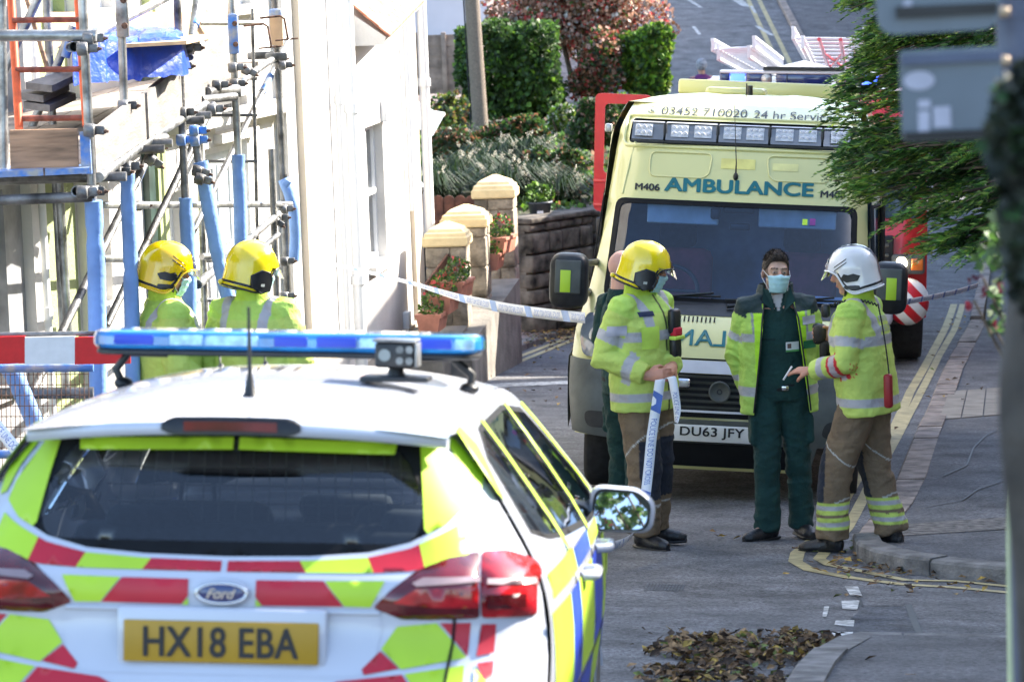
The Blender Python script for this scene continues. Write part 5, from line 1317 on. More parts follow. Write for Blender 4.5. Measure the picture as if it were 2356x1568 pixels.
cap_bar(LBc+Vector((0, 0, -.038)), hl-.01, .15, .01, M_blk, 'light_bar_base', lb)
for x, w_, m_ in ((-.46, .12, M_hb), (-.3, .1, M_bclr), (-.16, .16, M_bclr), (.02, .1, M_hb), (.16, .12, M_hb), (.3, .14, M_bclr), (.46, .1, M_hb), (.55, .06, M_bclr)):
    mb = MB(); mb.box(LBc+Vector((x, -.153, .0)), (w_, .006, .03), bev=.0025); mb.build('light_module', m_, lb)
for sd in (-1, 1):
    f0 = LBc+Vector((sd*(hl-.1), 0, -.045)); f1 = TF(sd*.93, LBc.y); mb = MB(); mb.tube([f0+Vector((-sd*.12, 0, 0)), f0, f0.lerp(f1, .6)+Vector((sd*.03, 0, .01)), f1], .014, 8); mb.sphere(f1+Vector((0, 0, .01)), (.03, .04, .02)); mb.build('light_bar_foot', M_blk, lb)
cc = CARM.inverted() @ W(912, 815, 10.5)
cm = MB(); cm.box(cc, (.115, .13, .075), bev=.008); cmo = cm.build('roof_camera', M_blk, PCAR)
mb = MB(); mb.box(cc+Vector((.0, 0, .042)), (.13, .15, .008), bev=.003); mb.box(cc+Vector((.064, 0, .0)), (.006, .14, .07), bev=.002); mb.build('camera_hood', M_galv, cmo)
mb = MB(); mb.tube([cc+Vector((-.028, -.064, 0)), cc+Vector((-.028, -.075, 0))], .018, 14); mb.build('camera_lens', mat('lens_glass', (.12, .16, .2), .1, coat=1.), cmo)
mb = MB()
for dx in (-.014, .014):
    for dz in (-.016, .016): mb.tube([cc+Vector((.03+dx, -.064, dz)), cc+Vector((.03+dx, -.071, dz))], .011, 10)
mb.build('infrared_lamp', M_galv, cmo)
base = TF(.45, cc.y)
mb = MB(); mb.tube([cc+Vector((0, 0, -.04)), Vector((cc.x, cc.y, base.z+.01))], [.022, .03], 10); mb.box((cc.x+.0, cc.y, base.z+.012), (.2, .16, .016), bev=.004); mb.build('camera_mount', M_blk, cmo)
for (px, py0, py1, D, r0) in ((576, 706, 872, 10.0, .03), (611, 805, 838, 11.6, .012), (508, 800, 838, 11.6, .014)):
    a = CARM.inverted() @ W(px, py1, D); b = CARM.inverted() @ W(px-4, py0, D); vv = a.x/(cw(zs(a.y))*fy(a.y)); a.z = TF(vv, a.y).z-.01
    mb = MB(); mb.tube([a, a+Vector((0, 0, .02)), a.lerp(b, .28), b], [r0, r0*.6, r0*.22, .004], 10); mb.build('antenna', M_blk, PCAR)
# ================================================================ TRAFFIC CONE seen through the car's windows
cpt = W(803, 1128, 24); cn = empty('traffic_cone', (cpt.x, cpt.y, zg(cpt.x, cpt.y)), label='red and white traffic cone on the road, seen through the police car windows', cat='traffic cone')
mb = MB(); mb.box((0, 0, .02), (.4, .4, .04), bev=.01); mb.lathe([(.17, .04), (.12, .3)], 20); mb.build('cone_body', mat('cone_red', (.6, .04, .02), .5), cn)
mb = MB(); mb.lathe([(.121, .3), (.066, .6)], 20); mb.build('reflective_sleeve', M_wr, cn)
mb = MB(); mb.lathe([(.066, .6), (.035, .74), (0, .745)], 20); mb.build('cone_tip', mat('cone_red', (0, 0, 0)), cn)
# ================================================================ AMBULANCE
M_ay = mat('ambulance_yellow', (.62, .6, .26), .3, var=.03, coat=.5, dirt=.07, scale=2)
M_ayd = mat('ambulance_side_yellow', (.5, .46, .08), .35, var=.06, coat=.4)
M_gpl = mat('grey_bumper_plastic', (.085, .095, .09), .6, var=.15, scale=6, bump=.1, dirt=.15)
M_teal = mat('teal_lettering', (.0, .13, .15), .5)
M_amw = glass('windscreen_glass', (.5, .68, .95), .035, .02)
M_visor = mat('sun_visor', (.8, .85, .8), .8)
M_redseat = mat('dark_red_seat', (.3, .05, .08), .9, var=.2)
M_led = mat('clear_led_cluster', (.5, .5, .48), .2, .2, var=.1, scale=20, coat=1.)
M_smoke = mat('smoked_lens', (.13, .135, .14), .12, coat=1.)
M_silver = mat('silver_plastic', (.6, .61, .66), .35, var=.04)
AMBM = basis((1.31, 23.7, -.13), .11, .05, .07)
AMB = empty('ambulance'); AMB.matrix_world = AMBM
tag(AMB, 'pale yellow ambulance van parked facing the camera in the middle of the road', 'ambulance')
AYF = [(.2, .1), (.3, .05), (.5, 0), (.7, .03), (.85, .08), (1.0, .15), (1.15, .3), (1.25, .5), (1.3, .65), (1.95, 1.2), (2.3, 1.4), (2.5, 1.6), (2.6, 1.85), (2.66, 2.1)]
AWZ = [(.2, .96), (.35, 1.0), (.85, 1.03), (1.1, 1.02), (1.3, .985), (1.66, .93), (2.0, .91), (2.45, .87), (2.55, .84), (2.66, .8)]
def aw(z): return interp(z, AWZ)
def AF(x, z, off=0.):
    w_ = aw(z); r = .22; ax = abs(x); y = sinterp(z, AYF) if z < 1.2 else interp(z, AYF); y += .09*(ax/w_)**2
    t = max(0, min(1, (ax-(w_-r))/r)); y += r*(1-math.sqrt(max(0, 1-.96*t*t)))*1.15
    sl_ = .9 if 1.25 < z < 2.5 else .2
    return Vector((x, y, z))+Vector((math.copysign(t, x)*.9, -1, sl_)).normalized()*off
def afy(z): return AF(aw(z), z).y
def aside(y, z, sd=1, off=0.):
    a = aw(z); full = interp(z, [(.2, .98), (.9, 1.04), (2.0, 1.0), (2.4, .97), (2.6, .88), (2.72, .82)]); k = max(0, min(1, (y-.9)/1.6)); k = k*k*(3-2*k)
    return Vector((sd*(lerp(a, full, k)+off), y, z))
AZ = [.22, .35, .5, .7, .85, 1.0, 1.1, 1.2, 1.3, 1.5, 1.7, 1.95, 2.15, 2.3, 2.45, 2.55, 2.64]
mb = MB(); wsP = rpoly([(-.865, 1.3), (.865, 1.3), (.845, 1.975), (-.845, 1.975)], .07)
lbr = rpoly([(-.79, 2.355), (.79, 2.355), (.78, 2.525), (-.78, 2.525)], .03)
AFO = [(.6, .22), (.64, .42)]+[(aw(z), z) for z in AZ if z > .45]; AFO = [(.97, .42) if i == 1 else q for i, q in enumerate(AFO)]; AFO.insert(1, (.62, .42))
patch(mb, AFO+[(-x, z) for x, z in reversed(AFO)], [wsP, lbr], .07, lambda x, z: AF(x, z))
tz = 2.64
def arch2(yc, r=.4, n=8): return [(yc-r*math.cos(math.pi*i/n), .34+r*math.sin(math.pi*i/n)) for i in range(n+1)]
sidep = [(afy(z), z) for z in reversed(AZ) if z > .36]+[(y, max(z, .43) if y < .8 else z) for y, z in arch2(.86)]+arch2(4.0)+[(5.5, .3), (5.5, tz)]
swin = [[(1.15, 1.32), (1.45, 1.95), (2.1, 1.95), (2.1, 1.32)]]
for sd in (1, -1): patch(mb, sidep, swin, .12, lambda y, z, sd=sd: aside(y, z, sd))
def ARf(v, y):
    e = abs(v); z = 2.64+(.09+.02*math.sin(y*9)*(abs(v) > .3))*(1-e**2.4)*min(1, (y-2.0)/.4+.25); x = aside(y, 2.64).x*v; 
    return (x, y+ (AF(x, 2.64).y-AF(0, 2.64).y if y < 2.2 else 0), z)
y0r = AF(0, 2.64).y
g = 24; vs = []; 
for j in range(g+1):
    for i in range(g+1):
        v = -1+2*i/g; t = j/g; x_ = aw(2.64)*v; ys_ = AF(x_, 2.64).y; y = lerp(ys_, 5.5, t); X = aside(y, 2.64).x*v
        z = 2.64+.075*(1-abs(v)**2.4)*min(1, t*8)+(.012*math.sin(y*16) if .25 < abs(v) < .85 and t > .1 else 0)
        vs.append((X, y, z))
mb.add(vs, [(j*(g+1)+i, j*(g+1)+i+1, (j+1)*(g+1)+i+1, (j+1)*(g+1)+i) for j in range(g) for i in range(g)], 0, True)
mb.add([(-1, 5.5, .3), (1, 5.5, .3), (.88, 5.5, 2.64), (-.88, 5.5, 2.64)], [(0, 1, 2, 3)])
mb.build('body', M_ay, AMB)
def A_(px, py):
    Mi = AMBM.inverted(); o = Mi @ CAM; d = Mi.to_3x3() @ ray(px, py); y = .5
    for _ in range(60): t = (y-o.y)/d.y; p = o+d*t; q = AF(max(-.9, min(.9, p.x)), max(.3, min(2.64, p.z))).y; y = .75*y+.25*q
    return (p.x, p.z)
def apatch(P, name, m_, off=.004, step=.06, parent=AMB, f=AF, hole=()):
    mb = MB(); patch(mb, P, list(hole), step, lambda x, z: f(x, z, off)); return mb.build(name, m_, parent)
# windscreen with black border, wipers
wg = apatch(wsP, 'windscreen', M_amw, -.006); inn = rpoly([(-.83, 1.33), (.83, 1.33), (.81, 1.94), (-.81, 1.94)], .05)
apatch(wsP, 'windscreen_border', M_rub_, -.002, hole=[inn], parent=wg)
apatch([(-.9, 1.225), (.9, 1.225), (.89, 1.30), (-.89, 1.30)], 'scuttle_panel', M_blk, .006)
for x0, x1, z1 in ((-.75, -.1, 1.33), (.0, .72, 1.33)):
    mb = MB(); mb.tube([AF(x0, 1.27, .03), AF(lerp(x0, x1, .5), 1.30, .05), AF(x1, z1+.02, .03)], [.014, .01, .008], 8); mb.tube([AF(x0-.02, 1.315, .02), AF(x1+.05, z1+.005, .02)], .009, 6); mb.build('wiper', M_blk, AMB)
# plastic bumper and wings
bz2 = [(.22, .965), (.35, 1.0), (.85, 1.03)]
mbp = [(-.62, .24), (.62, .24), (.66, .4), (.98, .43), (1.02, .7), (1.025, .92), (.62, .9), (.56, .56), (-.56, .56), (-.62, .9), (-1.025, .92), (-1.02, .7), (-.98, .43), (-.66, .4)]
apatch(mbp, 'bumper', M_gpl, .018)
for sd in (1, -1):
    f_ = lambda y, z, off, sd=sd: aside(y, z, sd, off)
    P = [(afy(.44)-.02, .44), (afy(.6)-.02, .6), (afy(.92)-.02, .92), (afy(.92)+.3, .95), (1.33, .82), (1.38, .4), (1.28, .34)]+[(.86+.4*math.cos(math.pi*i/8), .34+.4*math.sin(math.pi*i/8)) for i in range(8)]
    mb = MB(); patch(mb, P, [], .1, lambda y, z: f_(y, z, .02)); mb.build('wing_trim', M_gpl, AMB)
    apatch(rpoly([(sd*.68, .47), (sd*.88, .47), (sd*.9, .58), (sd*.71, .58)], .05), 'fog_lamp_recess', M_blk, .022)
    # headlamp
    hl_ = apatch(rpoly([(sd*.6, .95), (sd*.93, .93), (sd*.97, 1.08), (sd*.93, 1.22), (sd*.8, 1.18)], .05), 'headlamp', mat('headlamp_lens', (.16, .18, .2), .08, var=.1, coat=1.), .02, .04); mb = MB(); mb.sphere(AF(sd*.84, 1.07, .0), (.07, .045, .07)); mb.build('reflector', M_led, hl_)
    # mirror blocks
mir = {}
for sd, (x0, x1, y0, y1) in ((-1, (1263, 1352, 583, 706)), (1, (2030, 2091, 604, 722))):
    D = 24.35; a = AMBM.inverted() @ W(x0, y1, D); b = AMBM.inverted() @ W(x1, y0, D); c_ = (a+b)/2; hw, hh = abs(b.x-a.x)/2, abs(b.z-a.z)/2
    if sd == 1: hw = .125; c_.x = b.x-hw
    else: hw = .13; c_.x = a.x+hw
    P = rpoly([(-hw, -hh), (hw, -hh), (hw, hh), (-hw, hh)], .09, 6); n = len(P); vs = []; mb = MB()
    for s, y in ((.86, -.11), (.97, -.085), (1, 0), (1, .06), (.9, .09)): vs += [c_+Vector((x*s, y, z*s)) for x, z in P]
    mb.add(vs, [(j*n+k, j*n+(k+1) % n, (j+1)*n+(k+1) % n, (j+1)*n+k) for j in range(4) for k in range(n)]+[list(range(n)), [4*n+k for k in range(n)]], 0, True)
    mo = mb.build('wing_mirror', M_blk, AMB)
    mb = MB(); mb.box(c_+Vector((0, -.112, .03)), (hw*1.35, .02, hh*1.2), bev=.008); mb.build('mirror_inset', M_gpl, mo)
    mb = MB(); mb.box(c_+Vector((sd*.015, -.126, .0)), (.07, .006, .15), bev=.0025); mb.build('yellow_sticker', M_hy, mo)
    for dz in (hh*.62, -hh*.6):
        mb = MB(); e = aside(1.15, c_.z+dz*.8, sd); mb.tube([c_+Vector((-sd*hw*.6, 0, dz)), Vector((e.x-sd*.02, e.y, c_.z+dz*.85))], .024, 8); mb.build('mirror_arm', M_blk, mo)
# grille
apatch([(-.55, .575), (.55, .575), (.6, .86), (-.6, .86)], 'grille_back', M_rub_, .012)
gr = []
for z in (.64, .68, .72, .76, .8, .84):
    mb = MB(); n = 16; hw = interp(z, [(.57, .53), (.86, .58)]); vs = []
    for i in range(n+1):
        x = lerp(-hw, hw, i/n); a = AF(x, z, .026); vs += [a+Vector((0, 0, .010)), a+Vector((0, .012, -.010))]
    mb.add(vs, [(2*i, 2*i+1, 2*i+3, 2*i+2) for i in range(n)], 0, True); mb.build('grille_slat', M_gpl, AMB)
def strip_x(z0, z1, x0, x1, m_, name, off=.03):
    return apatch([(x0, z0), (x1, z0), (x1, z1), (x0, z1)], name, m_, off)
strip_x(.605, .62, -.55, .55, M_silver, 'chrome_strip', .032); strip_x(.862, .945, -.62, .62, M_silver, 'bonnet_lip', .02)
strip_x(.24, .40, -.6, .6, M_rub_, 'lower_grille', .03)
bxx, bzz = A_(1650, 905)
mb = MB(); bp_ = AF(0, .745, .03); mb.lathe([(.073, 0), (.073, .014), (.06, .016), (.058, .01), (0, .012)], 28, 0, Matrix.Translation(bp_) @ Matrix.Rotation(R(90), 4, 'X')); mb.build('badge_disc', M_gpl, AMB)
mb = MB(); mb.tube([AF(0, .745, .036)+Vector((.05*math.cos(a), 0, .05*math.sin(a))) for a in [6.2832*i/24 for i in range(25)]], .004, 6, caps=False); mb.tube([AF(0, .745, .04)+Vector((.015*math.cos(a), 0, .015*math.sin(a))) for a in [6.2832*i/12 for i in range(13)]], .004, 6, caps=False); mb.build('badge_ring', M_blk, AMB)
for x in (-.26, .30):
    mb = MB(); c_ = AF(x, .79, .045); mb.box(c_, (.13, .04, .065), bev=.018); ls_ = mb.build('grille_strobe', M_chr, AMB); mb = MB(); mb.box(c_+Vector((0, -.02, 0)), (.1, .01, .04), bev=.004); mb.build('strobe_lens', M_led, ls_)
# number plate
mb = MB(); pc = Vector((-.035, -.045, .475)); mb.box(pc, (.52, .012, .111), bev=.005); pl = mb.build('number_plate', M_plate_w, AMB)
mb = MB(); text_on(mb, 'DU63 JFY', .08, lambda u, v: pc+Vector((u, -.0085, v+.004)), width=.425, height=.077, bold=.002, spacing=1.05); mb.build('plate_lettering', M_ink, pl)
# lettering
def atext(txt, c0, c1, h, m_, name, mirror=False, bold=.0, off=.006):
    """c0, c1: left and right ends on the front surface (x, z)"""
    mb = MB(); wd = c1[0]-c0[0]; zc_ = (c0[1]+c1[1])/2; xc_ = (c0[0]+c1[0])/2
    text_on(mb, txt, .1, lambda u, v: AF(xc_+u, zc_+v, off), width=wd, height=h, mirror=mirror, bold=bold); return mb.build(name, m_, AMB)
atext('AMBULANCE', (-.50, 2.075), (.53, 2.075), .088, M_teal, 'lettering', bold=.006)
atext('M406', (-.71, 2.05), (-.54, 2.05), .045, M_ink, 'lettering', bold=.0025); atext('M406', (.585, 2.05), (.755, 2.05), .045, M_ink, 'lettering', bold=.0025)
atext('AMBULANCE', (-.56, 1.09), (.54, 1.09), .1, M_teal, 'lettering', mirror=True, bold=.002)
ta, tb_ = A_(1522, 259), A_(1720, 259); zt_ = 2.585
def A3(u, v, off): 
    z = zt_+v; return AF(u, z, off)
atext('03452 710020', (ta[0], zt_), (tb_[0], zt_), .056, M_ink, 'lettering'); tc_, td = A_(1735, 262), A_(1916, 270)
atext('24 hr Service', (tc_[0], zt_-.002), (td[0], zt_-.002), .056, M_ink, 'lettering')
cq = A_(1501, 256)[0]; mb = MB(); mb.tube([AF(cq+.028*math.cos(a), zt_+.022*math.sin(a), .006) for a in [6.2832*i/24 for i in range(25)]], .002, 5, caps=False)
mb.tube([AF(cq-.012, zt_+.008, .006), AF(cq-.006, zt_-.008, .007), AF(cq+.012, zt_-.01, .006)], .004, 6); mb.build('phone_symbol', M_ink, AMB)
apatch([(-.12, 2.2), (.12, 2.2), (.12, 2.27), (-.12, 2.27)], 'faded_sticker', mat('faded_yellow_sticker', (.72, .66, .2), .5), .003)
apatch([(.24, 2.2), (.42, 2.2), (.42, 2.25), (.24, 2.25)], 'faded_sticker', mat('faded_sticker_pale', (.73, .69, .28), .5), .003)
# pressed panels in the roof fairing, vents in bonnet
for P in ([(-.62, 2.13), (-.62, 2.3), (-.18, 2.3), (-.2, 2.16), (-.24, 2.13)], [(.64, 2.13), (.64, 2.3), (.20, 2.3), (.22, 2.16), (.26, 2.13)]):
    mb = MB(); Q = rpoly(P, .05); mb.tube([AF(x, z, .001) for x, z in dens(Q, .05)]+[AF(*Q[0], .001)], .007, 6, caps=False); mb.build('pressing', M_ay, AMB)
for sd in (1, -1):
    mb = MB(); mb.tube([AF(sd*x, z, .0) for x, z in ((.80, 2.0), (.77, 2.2), (.74, 2.36))], .009, 6); mb.build('pressing', M_ay, AMB)
mb = MB()
for i in range(34):
    x = -.48+.96*i/33
    if abs(x) < .06: continue
    z = 1.205; q = [AF(x-.005, z-.018, .003), AF(x+.005, z-.018, .003), AF(x+.005, z+.014, .003), AF(x-.005, z+.014, .003)]; mb.add(q, [(0, 1, 2, 3)])
mb.build('bonnet_vents', M_rub_, AMB)
mb = MB(); mb.tube([AF(x, .955, .003) for x in [-.7+1.4*i/14 for i in range(15)]], .006, 6); mb.build('bonnet_seam', M_rub_, AMB)
# light bar in its recess
mb = MB(); patch(mb, lbr, [], .08, lambda x, z: AF(x, z, -.06)); 
P = dens(lbr, .06); n = len(P); mb.add([AF(x, z, 0) for x, z in P]+[AF(x, z, -.06) for x, z in P], [(i, (i+1) % n, (i+1) % n+n, i+n) for i in range(n)]); mb.build('light_bar_recess', M_blk, AMB)
mb = MB(); P = rpoly([(-.83, 2.335), (.83, 2.335), (.82, 2.545), (-.82, 2.545)], .05); mb.tube([AF(x, z, .002) for x, z in dens(P, .06)]+[AF(*P[0], .002)], .013, 8, caps=False); mb.build('light_bar_frame', M_ay, AMB)
lbm = []
xs_ = [-.775, -.535, -.16, .205, .575, .775]; 
for i in range(5):
    x0, x1 = xs_[i]+.008, xs_[i+1]-.008; mb = MB(); vs = []
    q = [(x0, 2.375), (x1, 2.375), (x1, 2.505), (x0, 2.505)]
    mb.add([AF(x, z, .012) for x, z in q]+[AF(x, z, -.05) for x, z in q], [(0, 1, 2, 3), (0, 4, 5, 1), (1, 5, 6, 2), (2, 6, 7, 3), (3, 7, 4, 0)]); o_ = mb.build('light_module', M_smoke, AMB)
    for cx_ in ([(x0+x1)/2+(-.03 if i == 0 else .02)] if i in (0, 4) else [lerp(x0, x1, .27), lerp(x0, x1, .73)]):
        mb = MB(); mb.add([AF(cx_-.062, 2.398, .0135), AF(cx_+.062, 2.398, .0135), AF(cx_+.062, 2.482, .0135), AF(cx_-.062, 2.482, .0135)], [(0, 1, 2, 3)])
        for ix in range(3):
            for iz in range(2): mb.sphere(AF(cx_-.04+.04*ix, 2.42+.04*iz, .014), (.018, .006, .018), 1, 10, 6)
        mb.build('led_cluster', [M_led, M_silver], o_)
    mb = MB(); mb.add([AF(x0, 2.492, .016), AF(x1, 2.492, .016), AF(x1, 2.506, .014), AF(x0, 2.506, .014)], [(0, 1, 2, 3)]); mb.build('lens_edge', M_silver, o_)
mb = MB(); 
for x in (-.535, -.16, .205, .575): mb.box(AF(x, 2.44, .0), (.022, .05, .125), bev=.006)
mb.box(AF(0, 2.37, .0), (1.54, .03, .012)); mb.build('module_divider', M_blk, AMB)
# aerials, roof vent, rear fairing
Ai = AMBM.inverted()
b0 = AF(A_(1693, 405)[0], 2.15, .0); mb = MB(); mb.sphere(b0+Vector((0, -.01, 0)), (.018, .02, .03)); mb.tube([b0+Vector((0, -.015, .02)), b0+Vector((0, -.02, .10)), Ai @ W(1690, 240, 25.25)], [.007, .004, .002], 8); mb.build('whip_aerial', M_blk, AMB)
for px, y0_, y1_, D, r in ((1726, 224, 197, 26.6, .022), (1718, 226, 192, 26.4, .006)):
    a = Ai @ W(px, y0_, D); b = Ai @ W(px, y1_, D); mb = MB(); mb.tube([a-Vector((0, 0, .05)), b], [r, r*.9], 12); mb.build('roof_aerial', M_blk, AMB)
rvent = Ai @ W(1690, 214, 27); mb = MB(); mb.box((rvent.x, 3.6, 2.73), (.45, .6, .07), bev=.03); mb.build('roof_vent', M_ay, AMB)
mb = MB(); mb.box((.05, 5.3, 2.755), (1.45, .3, .12), bev=.02); mb.build('rear_fairing', M_ay, AMB)
for sd in (1, -1):
    mb = MB(); mb.box(aside(2.0, 2.45, sd)+Vector((sd*.015, -.3, .0)), (.05, .1, .06), bev=.012); mb.build('side_strobe', M_led, AMB)
    mb = MB(); patch(mb, swin[0], [], .2, lambda y, z, sd=sd: aside(y, z, sd, -.004)); mb.build('door_window', M_amw, AMB)
    mb = MB(); mb.tube([aside(y, z, sd, .004) for y, z in ((1.12, 1.3), (1.45, 1.97), (2.14, 1.97), (2.14, 1.3), (1.12, 1.3))], .016 if sd == 1 else .006, 6, caps=False); mb.tube([aside(2.2, z, sd, .003) for z in (.4, 1, 1.6, 2.0)], .006, 6); mb.build('window_seal', M_rub_, AMB)
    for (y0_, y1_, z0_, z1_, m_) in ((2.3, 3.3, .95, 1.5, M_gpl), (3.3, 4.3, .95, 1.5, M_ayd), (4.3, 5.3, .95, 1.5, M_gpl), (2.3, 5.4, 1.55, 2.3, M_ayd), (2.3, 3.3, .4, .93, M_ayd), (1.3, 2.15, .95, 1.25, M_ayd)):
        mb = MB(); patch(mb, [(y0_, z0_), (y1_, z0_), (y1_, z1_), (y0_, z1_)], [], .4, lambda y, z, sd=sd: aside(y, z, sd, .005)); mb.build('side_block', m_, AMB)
    mb = MB(); 
    for y in ((2.9, 3.7, 4.6) if sd == 1 else (2.9,)): mb.tube([aside(y, z, sd, .012 if sd == 1 else -.01) for z in (.5, 1.2, 2.0, 2.4)], .012, 6)
    mb.build('side_rail', M_blk, AMB)
    for yc in (.8, 4.0):
        mb = MB(); P_ = [(.72, 0), (.72, .2), (.74, .32), (.76, .345), (.9, .345), (.93, .32), (.935, .2), (.9, 0)]
        mb.lathe([(r_, x_) for x_, r_ in P_], 28, 0, Matrix.Translation((0, yc, .345)) @ Matrix.Rotation(sd*R(90), 4, 'Y')); mb.build('wheel', M_tyre, AMB)
mb = MB(); mb.box((0, 3.0, .42), (1.8, 4.6, .12)); mb.box((-.35, .6, .28), (.14, .5, .12), bev=.02); mb.box((.1, 2.0, .28), (.12, 3.0, .1)); mb.build('chassis', M_blk, AMB)
mb = MB(); mb.box((0, 2.75, 1.5), (1.9, .04, 2.0)); mb.box((0, 1.7, .62), (1.9, 1.9, .06)); mb.build('cab_bulkhead', mat('cab_interior', (.16, .22, .34), .9, var=.3, scale=3), AMB)
mb = MB(); mb.box((0, 1.15, 1.13), (1.75, .6, .22), bev=.08); mb.box((-.45, 1.1, 1.25), (.5, .3, .12), bev=.05); mb.box((.35, 1.12, 1.26), (.5, .2, .12), bev=.04); mb.build('dashboard', M_seat, AMB)
mb = MB(); c_ = Vector((-.45, 1.42, 1.33)); mb.tube([c_+Vector((.2*math.cos(a), .1*math.sin(a), .17*math.sin(a))) for a in [6.2832*i/28 for i in range(29)]], .016, 8, caps=False); mb.tube([c_+Vector((-.2, 0, 0)), c_+Vector((.2, 0, 0))], .014, 6); mb.build('steering_wheel', M_blk, AMB)
for x in (-.45, .45, ):
    mb = MB(); mb.box((x, 2.2, 1.2), (.52, .16, .8), bev=.1); st = mb.build('seat', M_redseat, AMB); mb = MB(); mb.box((x, 2.2, 1.7), (.27, .1, .2), bev=.05); mb.build('headrest', M_seat, st)
for x0, x1 in ((-.62, -.12), (.16, .7)):
    mb = MB(); mb.box(((x0+x1)/2, 1.32, 1.88), (x1-x0, .03, .15), bev=.012); mb.build('sun_visor', M_visor, AMB)
mb = MB(); mb.box((.02, 1.3, 1.92), (.22, .05, .05), bev=.015); mb.box((-.14, 1.28, 1.89), (.07, .05, .08), bev=.015); mb.box((.03, 1.36, 1.8), (.14, .03, .05), bev=.01); mb.build('interior_mirror', M_blk, AMB)
for (x, z, w_, h_, m_) in ((.47, 1.84, .035, .04, M_hy), (.52, 1.84, .04, .045, mat('purple_sticker', (.2, .03, .2), .5))):
    apatch([(x, z), (x+w_, z), (x+w_, z+h_), (x, z+h_)], 'window_sticker', m_, .001, parent=wg)
q0 = A_(1870, 655); q1 = A_(1940, 690); apatch([(q0[0], 1.36), (q0[0]+.26, 1.35), (q0[0]+.26, 1.40), (q0[0], 1.405)], 'dashboard_paper', M_wr, -.05, parent=wg)
# ================================================================ FIRE ENGINE behind the ambulance
M_fr = mat('fire_engine_red', (.55, .015, .02), .3, var=.05, coat=.6)
M_blu_on = mat('lit_blue_lamp', (.05, .1, .8), .2, emit=((.04, .1, 1.), 1.6))
M_head = mat('lit_headlamp', (.9, .8, .6), .2, emit=((1, .8, .55), 14))
M_blud = mat('dark_blue_lens', (.01, .02, .12), .12, coat=1.)
M_amb = mat('amber_lens', (.75, .18, .02), .2, coat=.8)
FEM = basis((3.02, 36.6, zg(3.0, 36.6)), .07, .03, .045)
FE = empty('fire_engine'); FE.matrix_world = FEM
tag(FE, 'red fire engine with lit blue roof lights standing behind the ambulance', 'fire engine'); Fi = FEM.inverted()
HW = 1.2
mb = MB()
sec = [(0.02, .5), (0, .95), (.02, 1.35), (.08, 1.5), (.22, 2.45), (.34, 2.68), (.55, 2.76), (2.6, 2.8), (2.62, .5)]
def fx(x, y, z):      # round the cab corners in plan
    return (x, y+.16*max(0, (abs(x)/HW)-.8)**2*22*(1 if y < .6 else 0), z)
n = 24; vs = []
for i in range(n+1):
    x = lerp(-HW, HW, i/n)
    for y, z in sec: vs.append(fx(x*(1-.03*max(0, z-1.4)), y, z))
k = len(sec); mb.add(vs, [(i*k+j, i*k+j+1, (i+1)*k+j+1, (i+1)*k+j) for i in range(n) for j in range(k-1)], 0, True)
for sd in (-1, 1): mb.add([fx(sd*HW*(1-.03*max(0, z-1.4)), y, z) for y, z in sec], [list(range(k))])
mb.build('cab', M_fr, FE)
mb = MB(); vs = []
for i in range(13):
    x = lerp(-1.08, 1.08, i/12); vs += [fx(x, .09-.03, 1.52), fx(x*.97, .215-.03, 2.42)]
mb.add(vs, [(2*i, 2*i+1, 2*i+3, 2*i+2) for i in range(12)], 0, True); mb.build('windscreen', mat('dark_glass', (.03, .05, .07), .08), FE)
mb = MB(); mb.box((0, -.03, 1.1), (1.7, .06, .5), bev=.02); mb.build('grille_panel', M_blk, FE)
for z in (.95, 1.05, 1.15, 1.25): 
    mb = MB(); mb.box((0, -.065, z), (1.6, .03, .03), bev=.008); mb.build('grille_slat', M_gpl, FE)
mb = MB(); mb.box((0, -.12, .62), (1.7, .26, .36), bev=.06); mb.build('bumper', M_silver, FE)
def stripe_mat():
    m = mat('red_white_diagonal', (.7, .7, .7), .4); t = m.node_tree; N = t.nodes; L = t.links; b = next(q for q in N if q.type == 'BSDF_PRINCIPLED')
    tc = next(q for q in N if q.type == 'TEX_COORD'); sx = N.new('ShaderNodeSeparateXYZ'); L.new(tc.outputs['Object'], sx.inputs[0])
    ad = N.new('ShaderNodeMath'); ad.operation = 'ADD'; L.new(sx.outputs[0], ad.inputs[0]); L.new(sx.outputs[2], ad.inputs[1])
    mu = N.new('ShaderNodeMath'); mu.operation = 'MULTIPLY'; mu.inputs[1].default_value = 4.2; L.new(ad.outputs[0], mu.inputs[0])
    fr = N.new('ShaderNodeMath'); fr.operation = 'FRACT'; L.new(mu.outputs[0], fr.inputs[0]); gt = N.new('ShaderNodeMath'); gt.operation = 'GREATER_THAN'; gt.inputs[1].default_value = .5; L.new(fr.outputs[0], gt.inputs[0])
    mx = N.new('ShaderNodeMix'); mx.data_type = 'RGBA'; mx.inputs[6].default_value = (.72, .72, .7, 1); mx.inputs[7].default_value = (.55, .01, .02, 1); L.new(gt.outputs[0], mx.inputs[0]); L.new(mx.outputs[2], b.inputs['Base Color']); return m
M_diag = stripe_mat()
